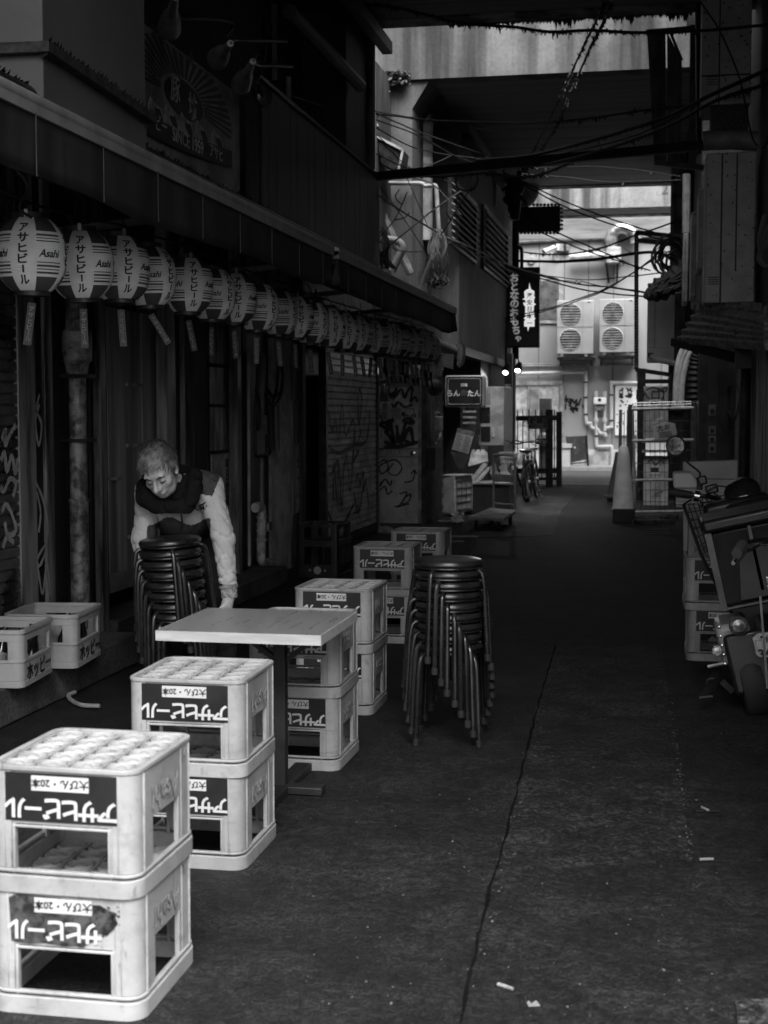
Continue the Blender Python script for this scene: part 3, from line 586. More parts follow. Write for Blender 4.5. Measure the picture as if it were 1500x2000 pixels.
# ------------------------------------------------------------ awnings
def awning(y0, y1, label, wrinkle):
    xf = -2.2; t = thing('awning', label, 'awning', (xf, (y0 + y1) / 2, 2.28)); zt = 2.545; n = 40
    m = MB(); m.hexa([(-3.41, y0, 2.95), (-3.41, y1, 2.95), (xf - .03, y1, zt + .02), (xf - .03, y0, zt + .02), (-3.41, y0, 2.955), (-3.41, y1, 2.955), (xf - .03, y1, zt + .025), (xf - .03, y0, zt + .025)]); m.build('canopy', AWN, t)
    m = MB(); m.lathe([(.032, y0), (.032, y1)], (xf, 0, zt), (0, 1, 0), 14); m.box(xf - .03, xf + .028, y0, y1, zt - .05, zt - .0); m.build('front_bar', AWNL, t)
    m = MB(); vs, fs = [], []          # hanging valance with a gentle ripple
    for i in range(n * 3 + 1):
        f = i / (n * 3); y = y0 + (y1 - y0) * f; e = min(f, 1 - f); k = wrinkle * max(0, 1 - e * 12)
        for j in range(5):
            g = j / 4; x = xf + .012 + (.012 * math.sin(y * 5.1) + .035 * k * math.sin(y * 40)) * g; z = zt - .045 - .225 * g - .012 * g * math.sin(y * 2.3) + .04 * k * g
            vs.append((x, y, z))
    for i in range(n * 3):
        for j in range(4): a = i * 5 + j; fs.append((a, a + 1, a + 6, a + 5))
    m.raw(vs, fs); v = m.build('valance', AWN, t); so_ = v.modifiers.new('thickness', 'SOLIDIFY'); so_.thickness = .004
    y = y0 + .3
    while y < y1 - .1: MB().box(xf + .026, xf + .029, y, y + .006, zt - .265, zt - .045).build('seam', M('seam_grey', .05, .7), v); y += .62
    y = y0 + .5
    while y < y1: m = MB(); m.bar((-3.3, y, 2.45), (-2.75, y, 2.5), .04, .04); m.bar((-2.76, y, 2.5), (xf, y + .1, zt), .035, .035); m.build('folding_arm', M('arm_grey', .12, .5, .3), t); y += 2.2
    m = MB(); m.lathe([(.07, y0), (.075, (y0 + y1) / 2), (.07, y1)], (-3.05, 0, 2.96), (0, 1, 0), 12); m.build('cassette', M('cassette_black', .025, .5, var=.5, scale=12), t)
    m = MB()
    for i in range(int((y1 - y0) * 26)):
        y = rnd.uniform(y0, y1); m.face([(-3.02, y, 3.02), (-3.02, y + .03, 3.02), (-3.0, y + .012, 3.02 + rnd.uniform(.005, .035))])
    tag(m.build('grime', BLACK, t), None, None, kind='stuff'); return t
awning(2.6, 9.42, 'long near awning with a dark hanging valance and pale front bar above the lanterns', 1)
awning(9.56, 15.25, 'far awning beyond the folded gap, dark valance above the distant lanterns', 1)
# ------------------------------------------------------------ lanterns
def lantern():
    t = thing('paper_lantern', 'x', 'lantern', (0, 0, 0), 'paper lanterns strung under the awning')
    H, RR = .285, .137; nl, na = 76, 80
    def rad(f): c = abs(2 * f - 1); return RR * (1 - c ** 3.0 * .46)
    m = MB(); vs, fs, mi = [], [], []
    for i in range(nl + 1):
        f = i / nl; r = rad(f) + (.0016 if i % 2 else -.0008)
        for j in range(na): a = 2 * math.pi * j / na; vs.append((r * math.sin(a), -r * math.cos(a), .04 + H * f))
    for i in range(nl):
        f = (i + .5) / nl
        for j in range(na):
            k = j + 1 if j + 1 < na else 0; fs.append((i * na + j, i * na + k, (i + 1) * na + k, (i + 1) * na + j))
            a = ((360 * (j + .5) / na) + 45) % 90 - 45; dark = 0
            if abs(a) > 20.3:
                q = f * 38
                dark = f < .19 or f > .8 or any(lo <= q < hi for lo, hi in ((8.6, 9.4), (10.4, 11.2), (12.2, 12.8), (14, 14.4), (25, 25.4), (26.6, 27.2), (28.2, 29.0)))
            mi.append(int(dark))
    v = [m.bm.verts.new(p) for p in vs]
    for q, k in zip(fs, mi):
        fc = m.bm.faces.new([v[i] for i in q]); fc.material_index = k; fc.smooth = True
    body = m.build('shade', [PAPER, PAPERD], t, angle=60)
    def wrap(a0, z0, sz, sx=1, sh=0):
        def fn(p):
            z = z0 + p[1] * sz; f = min(.99, max(.01, (z - .04) / H)); r = rad(f) + .0012 + .0012 * (p[2] > .5)
            a = a0 + (p[0] * sx + p[1] * sh) * sz / RR; return (r * math.sin(a), -r * math.cos(a), z)
        return fn
    for k in range(4):
        m = MB(); a0 = k * math.pi / 2
        for i, ch in enumerate('アサヒビール'):
            gv, gf = glyphs(ch, .03)
            if ch == 'ー': gv = [(-y, x * .8, z) for x, y, z in gv]
            fn = wrap(a0, .04 + H * .5 + .1 - .0405 * (i + .5) + .02, .042, 1.15); m.raw([fn(p) for p in gv], gf)
        m.build('lettering', M('lantern_ink', .015, .6), body); m = MB()
        m.text('Asahi', .045, (0, 0, 0), bold=.02, fn=wrap(a0 + math.pi / 4, .04 + H * .5, .042, .92, .3)); m.build('lettering', M('lantern_ink', .015, .6), body)
    for z0, z1, r, nm in ((.022, .043, .068, 'base_ring'), (.04 + H - .004, .04 + H + .022, .074, 'top_ring')):
        MB().lathe([(r - .012, z0), (r, z0), (r, z1), (r - .012, z1)], n=28, cap=False).build(nm, M('lantern_ring', .03, .45, var=.3), t)
    [MB().obox((0, s_ * .076, .04 + H + .016), (.014, .006, .03)).build('clip', LMETAL, t) for s_ in (-1, 1)]
    MB().tube([(0, -.07, .35), (0, -.03, .40), (0, 0, .41), (0, .03, .40), (0, .07, .35)], .002, 5).build('hanger', BMETAL, t)
    m = MB(); m.box(-.016, .016, -.0015, .0015, -.175, -.005); m.tube([(0, 0, -.006), (0, 0, .025)], .0015, 4); tg = m.build('hanging_tag', M('tag_dark', .035, .5), t); tg.location.z = .0
    m = MB(); m.text('アサヒビール', .024, (0, -.003, -.09), bold=.03, vertical=True); m.build('tag_lettering', M('tag_ink', .2, .6), tg)
    return t
LN = lantern(); index_kids(LN)
LY = [(5.65, 1.915, -14, .13), (6.15, 1.925, 0, 0), (6.63, 1.955, 17, -.05), (7.0, 1.955, -36, -.5), (7.62, 1.965, 15, -.2), (8.09, 1.955, -40, 0), (8.5, 1.96, 12, -.08), (8.95, 1.94, -38, 0), (9.58, 1.945, -30, -.06), (10.0, 1.945, 22, 0), (10.46, 1.93, -38, -.1), (11.04, 1.93, 30, -.15), (11.56, 1.93, 26, 0)]
yy = 12.0
while yy < 16.1: LY.append((yy, 1.93 + .07 * (yy - 11.5) / 4.5, rnd.uniform(-40, 40), rnd.uniform(-.15, .1))); yy += rnd.uniform(.36, .47)
ORD = ['first', 'second', 'third', 'fourth', 'fifth', 'sixth', 'seventh', 'eighth', 'ninth', 'tenth', 'eleventh', 'twelfth', 'thirteenth', 'fourteenth', 'fifteenth', 'sixteenth', 'seventeenth', 'eighteenth', 'nineteenth', 'twentieth', 'twenty-first', 'twenty-second', 'twenty-third', 'twenty-fourth', 'twenty-fifth', 'twenty-sixth']
for i, (y, z, phi, sw) in enumerate(LY):
    x = -2.6 + rnd.uniform(-.02, .02); va = math.atan2(-x, y); rz = R(phi) + va
    lb = ('paper lantern, %s from the near end of the row under the awning' % ORD[i]) if i < len(LY) - 1 else 'paper lantern at the far end of the row under the awning'
    if i == 3: lb = 'paper lantern with its tag blown sideways, fourth from the near end of the row'
    c = LN if i == 0 else dup(LN, (0, 0, 0)); c.location = (x, y, z); c.rotation_euler = (rnd.uniform(-.045, .045), rnd.uniform(-.045, .045), rz); c['label'] = lb
    sc = rnd.uniform(1.0, 1.06); c.scale = (sc, sc, sc)
    for ch in COL.objects:
        if ch.parent == c and ch.name.startswith('hanging_tag'): ch.rotation_euler = (0, sw, -rz + va * .6 + rnd.uniform(-.4, .4))
m = MB(); pts = [(-2.6, y, z + .405) for y, z, _, _ in LY]; m.tube([(-2.6, 4, 2.4)] + pts + [(-2.6, 16.4, 2.42)], .006, 6); tag(m.build('lantern_cable', CABLE), 'black cable the row of paper lanterns hangs from', 'cable')
m = MB(); m.bar((-2.62, 2.6, 2.47), (-2.62, 16.3, 2.47), .03, .04)
rail = m.build('lantern_rail', BMETAL); tag(rail, 'dark rail under the awning above the row of lanterns', 'rail')
t = thing('wire_clutter', 'loose wires, plugs and torn ties dangling above the lanterns under the awning', 'wires', (-2.7, 9, 2.3))
for k in range(34):
    y = rnd.uniform(4.6, 15.5); x = -2.75 + rnd.uniform(-.35, .3); z = 2.44; q = [Vector((x, y, z))]
    for s in range(5): q.append(q[-1] + Vector((rnd.uniform(-.06, .06), rnd.uniform(-.1, .1), -rnd.uniform(.01, .07))))
    MB().tube(smoothpath(q, 4), rnd.choice([.003, .004, .006]), 5).build('wire', CABLEG if k % 3 == 0 else CABLE, t)

# ------------------------------------------------------------ beer crates (stood upside down)
CW, CDp, CH = .38, .41, .31
def rrect(a, b, r, n=6):
    out = []
    for cx, cy, a0 in ((a - r, b - r, 0), (-a + r, b - r, 90), (-a + r, -b + r, 180), (a - r, -b + r, 270)):
        for i in range(n + 1): q = R(a0 + 90 * i / n); out.append((cx + r * math.cos(q), cy + r * math.sin(q)))
    return out
def ringwall(m, a, b, r, t, z0, z1):
    o, i_ = rrect(a, b, r), rrect(a - t, b - t, max(.004, r - t)); n = len(o)
    V = [[m.bm.verts.new((p[0], p[1], z)) for p in q] for q, z in ((o, z0), (o, z1), (i_, z1), (i_, z0))]
    for k in range(4):
        A, B = V[k], V[(k + 1) % 4]
        for j in range(n): f = m.bm.faces.new((A[j], A[(j + 1) % n], B[(j + 1) % n], B[j])); f.material_index = m.mi
def cornerpost(m, a, b, r, t, ex, ey, z0, z1):
    for sx in (1, -1):
        for sy in (1, -1):
            o = [(a, b - r - ey)] + [(a - r + r * math.cos(R(q)), b - r + r * math.sin(R(q))) for q in range(0, 91, 15)] + [(a - r - ex, b)]
            i_ = [(a - r - ex, b - t)] + [(a - r + (r - t) * math.cos(R(q)), b - r + (r - t) * math.sin(R(q))) for q in range(90, -1, -15)] + [(a - t, b - r - ey)]
            m.prism([(sx * p[0], sy * p[1], z0) for p in o + i_], (0, 0, z1 - z0))
def crate():
    t = thing('beer_crate', 'x', 'crate', (0, 0, 0)); a, b, r = CW / 2, CDp / 2, .042; m = MB()
    ringwall(m, a + .007, b + .007, r + .007, .02, 0, .044); ringwall(m, a + .004, b + .004, r + .004, .014, .05, .058)
    cornerpost(m, a, b, r, .018, .02, .055, .058, CH - .012)
    for s in (-1, 1):   # front and back walls, then the long sides
        y0, y1 = (-b + .002, -b + .016) if s < 0 else (b - .016, b - .002)
        m.box(-a + r + .02, a - r - .02, y0, y1, .168, CH - .012)
        m.box(-a + r + .02, -.118, y0, y1, .044, .168); m.box(.118, a - r - .02, y0, y1, .044, .168)
        x0, x1 = (-a + .002, -a + .016) if s < 0 else (a - .016, a - .002)
        m.box(x0, x1, -b + r + .055, b - r - .055, .17, CH - .012)
        for e in (-1, 1): m.box(x0, x1, min(e * .09, e * (b - r - .055)), max(e * .09, e * (b - r - .055)), .044, .17)
        # proud frames round the openings and vertical ribs
        for e in (-1, 1):
            m.box(e * .121 - .003, e * .121 + .003, s * b - .003, s * b + .003, .058, .166)
            m.box(e * (a - r - .004) - .002, e * (a - r - .004) + .002, s * b - .002, s * b + .0045, .058, CH - .014)
            m.box(s * a - .002, s * a + .0045, e * (b - r - .004) - .002, e * (b - r - .004) + .002, .058, CH - .014)
        m.box(-.121, .121, s * b - .003, s * b + .003, .160, .167)
    ringwall(m, a + .003, b + .003, r + .003, .016, CH - .012, CH)
    body = m.build('body', CRATE, t, bevel=.0022)
    m = MB(); gx, gy = (CW - .03) / 4, (CDp - .03) / 5       # moulded base: twenty shallow cups joined by ribs
    for i in range(4):
        for j in range(5):
            cx, cy = (i - 1.5) * gx, (j - 2) * gy; rr = min(gx, gy) * .5
            m.lathe([(rr * .99, CH - .022), (rr * 1.0, CH - .008), (rr * .9, CH - .003), (rr * .74, CH - .009), (rr * .55, CH - .013), (rr * .3, CH - .006), (rr * .12, CH - .003), (.001, CH - .003)], (cx, cy, 0), n=18, cap=False)
    for i in range(5): x = (i - 2) * gx; m.box(x - .003, x + .003, -b + .016, b - .016, CH - .03, CH - .006)
    for j in range(6): y = (j - 2.5) * gy; m.box(-a + .016, a - .016, y - .003, y + .003, CH - .0305, CH - .0065)
    m.build('base_grid', CRATE, t)
    m = MB()      # bottle dividers, scalloped lower edge
    for i in range(3):
        x = (i - 1) * gx; pts = [(x - .0015, -b + .018, CH - .032)]
        for j in range(31): f = j / 30; pts.append((x - .0015, -b + .018 + (CDp - .036) * f, CH - .07 - .05 * abs(math.sin(f * 5 * math.pi))))
        m.prism(pts + [(x - .0015, b - .018, CH - .032)], (.003, 0, 0))
    for j in range(4):
        y = (j - 1.5) * gy; pts = [(-a + .018, y - .0015, CH - .033)]
        for i in range(25): f = i / 24; pts.append((-a + .018 + (CW - .036) * f, y - .0015, CH - .075 - .05 * abs(math.sin(f * 4 * math.pi))))
        m.prism(pts + [(a - .018, y - .0015, CH - .033)], (0, .003, 0))
    m.build('divider', CRATE, t)
    lab(t, False)
    m = MB(); x = a + .0025; ink = M('faded_ink', .24, .6, var=.3, scale=20)
    m.text('Asahi', .085, (x, -.01, .215), (0, -1, 0), (0, 0, -1), .015, depth=.001); m.text('大', .036, (x, .12, .272), (0, -1, 0), (0, 0, -1), .01, depth=.001)
    m.build('side_print', ink, t)
    return t
def lab(t, worn):
    b = CDp / 2; y = -b + .0005; m = MB()
    if not worn: m.prism([(-.142, y, .176), (.142, y, .176), (.142, y, .294), (-.142, y, .294)], (0, -.0012, 0))
    else:
        pts = [(-.138, .178), (-.09, .172), (-.05, .176), (.0, .17), (.03, .176), (.05, .172), (.06, .182), (.078, .19), (.07, .2), (.09, .21), (.11, .205), (.128, .22), (.136, .235), (.128, .25), (.138, .262), (.11, .268), (.09, .28), (.06, .276), (.03, .286), (-.02, .292), (-.12, .294), (-.142, .285), (-.14, .23)]
        pts = [(x + rnd.uniform(-.003, .003), z + rnd.uniform(-.002, .002)) for x, z in pts]
        m.prism([(x, y, z) for x, z in pts][::-1], (0, -.0012, 0))
        for i in range(26):
            x, z, s = rnd.uniform(.05, .142), rnd.uniform(.19, .285), rnd.uniform(.001, .006); m.prism([(x + s * rnd.uniform(.6, 1.6) * math.cos(k * 1.26), y, z + s * rnd.uniform(.5, 1.2) * math.sin(k * 1.26)) for k in range(5)], (0, -.0012, 0))
    L = m.build('label', M('label_worn', .035, .6, var=.8, scale=40, bump=.1) if worn else LABELD, t)
    m = MB(); yy = y - .0016
    s = 'アサヒビール'
    for i, ch in enumerate(s):
        if worn and i < 1: continue
        x = .117 - i * .0468
        m.text(ch, .057 if ch != 'ー' else .05, (x, yy, .208), (-1, 0, 0), (0, 0, -1), .03, depth=.001)
    m.build('lettering', LABELW, L)
    m = MB(); m.box(-.074, .072, yy - .0006, yy, .252, .288); cp = m.build('caption', LABELW, L)
    m = MB(); m.text('大びん・20本', .0245, (-.001, yy - .001, .27), (-1, 0, 0), (0, 0, -1), .018, depth=.001); m.build('caption_lettering', LABELD, cp)
CR = crate(); index_kids(CR)
crw = thing('beer_crate', 'pale beer crate with a torn, worn label at the bottom of its stack', 'crate', (0, 0, 0)); KIDS[crw.name] = []
for ch in KIDS[CR.name]:
    if not ch.name.startswith('label'): c = ch.copy(); COL.objects.link(c); c.parent = crw
lab(crw, True)
placed = [0]
def put_crate(xr, yf, k, label, rz=0.):
    c = CR if not placed[0] else dup(CR, (0, 0, 0)); placed[0] = 1
    c.location = (xr - CW / 2, yf + CDp / 2, .297 * k); c.rotation_euler = (0, 0, R(rz)); c['label'] = label; c['group'] = 'upturned beer crates along the alley'
crw.location = (-1.2 - CW / 2, 3.125 + CDp / 2, 0); crw['group'] = 'upturned beer crates along the alley'; crw.rotation_euler = (0, 0, R(.4))
put_crate(-1.2, 3.125, 1, 'pale upturned beer crate standing on the crate with the torn label', -.5)
put_crate(-1.282, 4.25, 0, 'pale beer crate, lower of the second stack, partly behind the torn-label crate')
put_crate(-1.282, 4.25, 1, 'pale upturned beer crate topping the second stack in front of the table', .8)
put_crate(-1.265, 5.53, 0, 'lower beer crate standing under the end of the wooden table', -.6)
put_crate(-1.265, 5.53, 1, 'beer crate directly under the tabletop, hidden label, on the crate beneath the table', .4)
put_crate(-1.345, 6.6, 0, 'lower beer crate of the stack just behind the table')
put_crate(-1.345, 6.6, 1, 'upper beer crate of the stack just behind the table, beside the stools', -1)
put_crate(-1.52, 8.72, 0, 'lower beer crate half hidden behind the black stool stack', .5)
put_crate(-1.52, 8.72, 1, 'upper beer crate of the stack behind the black stools, fifth along', 1)
put_crate(-1.50, 9.9, 0, 'lower beer crate of the last stack before the dolly, almost hidden')
put_crate(-1.50, 9.9, 1, 'upper beer crate of the last stack before the dolly', -.7)
put_crate(.545, 8.44, 0, 'lower beer crate behind the delivery scooter', 1)
put_crate(.53, 8.44, 1, 'beer crate behind the scooter, directly under the JA carton', 1.5)

# ------------------------------------------------------------ bottle crates on the step, dark crates by the wall
def bottle_crate(loc, rz, label, bottles):
    t = thing('bottle_crate', label, 'crate', (0, 0, 0), 'bottle crates on the concrete step'); a, b, h = .225, .185, .27; m = MB()
    ringwall(m, a, b, .04, .016, 0, .03); ringwall(m, a - .004, b - .004, .04, .014, .03, .115); ringwall(m, a, b, .04, .016, .115, .13); ringwall(m, a + .006, b + .006, .045, .022, h - .02, h); ringwall(m, a, b, .04, .014, h - .055, h - .02)
    cornerpost(m, a - .001, b - .001, .04, .014, .03, .03, .12, h - .03); m.box(-a + .01, a - .01, -b + .01, b - .01, .004, .016)
    m.build('body', M('bottle_crate_plastic', .36, .45, var=.1, scale=5, bump=.04, stain=.2), t, bevel=.002)
    m = MB(); m.text('ホッピー', .088, (0, -b - .001, .066), (1, 0, 0), (0, 0, 1), .025, depth=.0012); m.build('lettering', LABELD, t)
    m = MB(); m.prism([(-a - .0005, y, z) for y, z in ((-.05, .03), (.03, .03), (.03, .1), (-.05, .1))], (-.001, 0, 0)); m.build('side_mark', LABELD, t)
    for i, (bx, by, lean) in enumerate(bottles):
        d = Vector((math.sin(lean), .1 * (i % 3 - 1), math.cos(lean))).normalized()
        bt = thing('bottle', 'dark glass bottle in the step crate %s' % ('full of bottles' if loc[1] < 6.5 else 'with folded white paper'), 'bottle', (0, 0, 0), 'bottles in the %s step crate' % ('full' if loc[1] < 6.5 else 'paper-filled'))
        MB().lathe([(.028, 0), (.031, .01), (.031, .12), (.014, .17), (.012, .21), (.0135, .215), (.0135, .225), (.002, .225)], (bx, by, .018), d, 14).build('glass', M('bottle_glass', .012, .12, spec=.6, bump=0), bt)
        if i % 2 == 0: MB().lathe([(.0318, .04), (.0318, .1)], (bx, by, .018), d, 14, cap=False).build('paper_label', M('bottle_label', .35, .6), bt)
        bt.location = loc; bt.rotation_euler = (0, 0, R(rz))
    t.location = loc; t.rotation_euler = (0, 0, R(rz)); return t
bottle_crate((-3.075, 6.25, .18), 96, 'grey bottle crate full of dark bottles at the near end of the step', [(-.15, -.1, .3), (-.08, -.1, .35), (-.0, -.11, .2), (.08, -.1, .4), (.15, -.08, .3), (-.1, .03, .2), (.05, .04, .3), (-.16, .1, .1)])
bottle_crate((-3.035, 6.77, .18), 96, 'grey bottle crate with folded white paper in it, by the drain pipe', [(.0, -.1, .4), (.08, -.1, .5), (.14, -.08, .4), (-.14, -.08, .1)])
m = MB(); c = Vector((-3.04, 6.79, .36))
for i in range(5): m.prism([c + Vector((.0 + .03 * math.sin(i), -.14 + .06 * i, -.1)), c + Vector((.03, -.1 + .06 * i, .045 + .012 * (i % 2))), c + Vector((.07, -.05 + .06 * i, -.09))], (.004, .002, .002))
tag(m.build('folded_paper', M('paper_white', .5, .8)), 'folded white paper sheets sticking up in the farther bottle crate', 'paper')
def dark_crate(z, h, label, mark):
    t = thing('dark_crate', label, 'crate', (0, 0, 0), 'black crates by the shutter'); a, b = .185, .225; m = MB()
    ringwall(m, a, b, .02, .014, 0, .03); ringwall(m, a, b, .02, .014, h - .025, h); cornerpost(m, a - .002, b - .002, .02, .012, .04, .04, .03, h - .02)
    m.box(-a + .012, a - .012, -b + .012, b - .012, .004, .012)
    if mark: m.box(-a + .02, a - .02, -b + .003, -b + .012, .03, h * .4); m.box(a - .012, a - .003, -b + .02, b - .02, .03, h * .4)
    m.box(-.05, -.04, -b + .003, -b + .01, .03, h - .02); m.box(.05, .06, -b + .003, -b + .01, h * .5, h - .02)
    m.box(a - .01, a - .002, -.01, .01, .03, h - .02)
    m.build('body', M('black_plastic', .016, .4, var=.3, scale=9, bump=.05), t, bevel=.002)
    if mark:
        m = MB(); m.lathe([(.034, 0), (.034, .002), (.028, .002), (.028, 0)], (0, -b + .002, h * .22), (0, -1, 0), 24); m.text('沢', .036, (0, -b - .001, h * .22), bold=.02); m.text('黒', .022, (-.07, -b + .001, h * .22), bold=.01); m.text('黒', .022, (.07, -b + .001, h * .22), bold=.01)
        m.build('emblem', M('emblem_pale', .35, .6), t)
    t.location = (-2.93, 12.3, z); t.rotation_euler = (0, 0, R(-3)); return t
dark_crate(0, .3, 'black plastic crate with a round pale emblem on the ground by the shutter', True)
dark_crate(.3, .17, 'shallow black crate stacked on the emblem crate by the shutter', False)

# ------------------------------------------------------------ stools
def stool():
    t = thing('stool', 'x', 'stool', (0, 0, 0))
    MB().lathe([(.001, .444), (.08, .4445), (.125, .443), (.144, .438), (.152, .428), (.153, .42), (.148, .411), (.14, .408), (.001, .408)], n=40, cap=False).build('seat', VINYL, t)
    MB().lathe([(.148, .409), (.149, .404), (.14, .398), (.13, .4), (.13, .407)], n=40, cap=False).build('seat_rim', TUBEM, t)
    for k in range(4):
        a = R(45 + 90 * k); d = Vector((math.cos(a), math.sin(a), 0)); Z = Vector((0, 0, 1))
        pts = [d * .06 + Z * .396, d * .13 + Z * .397, d * .152 + Z * .394, d * .164 + Z * .384, d * .170 + Z * .366, d * .176 + Z * .33, d * .194 + Z * .02]
        lg = MB().tube(pts, .0112, 10).build('leg', TUBEM, t)
        MB().lathe([(.012, 0), (.0145, .002), (.0145, .03), (.012, .032)], d * .195, Z + d * -.1, 10).build('rubber_foot', RUBBER, lg)
    return t
ST = stool(); index_kids(ST); first = True
def stack(x, y, n, r0, dr, where, group, tilt=(0, 0), dz=.046):
    global first
    for k in range(n):
        c = ST if first else dup(ST, (0, 0, 0)); first = False
        c.location = (x + tilt[1] * dz * k + rnd.uniform(-.003, .003), y - tilt[0] * dz * k + rnd.uniform(-.003, .003), dz * k)
        c.rotation_euler = (tilt[0], tilt[1], R(r0 + dr * k)); c['group'] = group
        q = n - 1 - k; pos = 'topmost' if q == 0 else 'bottom' if k == 0 else ORD[q] + ' from the top'
        c['label'] = 'round black stool, %s, %s' % (pos, where)
stack(-.91, 6.18, 9, 96, -8.75, 'in the free-standing stack', 'stools stacked in the alley')
stack(-2.30, 6.62, 9, 38, -7.5, 'in the stack the bending man grips', 'stools in the stack held by the man', (R(3), R(-2.5)), .05)

# ------------------------------------------------------------ table
def table():
    t = thing('bar_table', 'small light wood table between the crate stacks, on a black pedestal', 'table', (-1.49, 5.2, 0)); x0, x1, y0, y1 = -1.795, -1.18, 4.885, 5.5
    m = MB(); m.box(x0, x1, y0, y1, .62, .6585); m.build('tabletop', WOODT, t, bevel=.004)
    m = MB()
    for a in ((x0, x1, y0 - .0025, y0), (x0, x1, y1, y1 + .0025), (x0 - .0025, x0, y0, y1), (x1, x1 + .0025, y0, y1)): m.box(*a, .621, .6575)
    m.build('edge_band', WOODE, t)
    m = MB(); m.box(-1.43, -1.385, 5.16, 5.205, .02, .6); m.build('pedestal', BLACK, t, bevel=.003)
    m = MB(); m.bar((-1.405, 4.83, .018), (-1.405, 5.52, .018), .07, .032); m.bar((-1.6, 5.18, .0178), (-1.24, 5.18, .0178), .07, .03); m.build('foot', BLACK, t, bevel=.004)
    m = MB(); m.box(-1.66, -1.15 - .1, 5.15, 5.22, .596, .619); m.bar((-1.4, 5.2, .5), (-1.27, 5.2, .6), .03, .02); m.bar((-1.42, 5.2, .5), (-1.55, 5.2, .6), .03, .02); m.build('bracket', BLACK, t)
table()
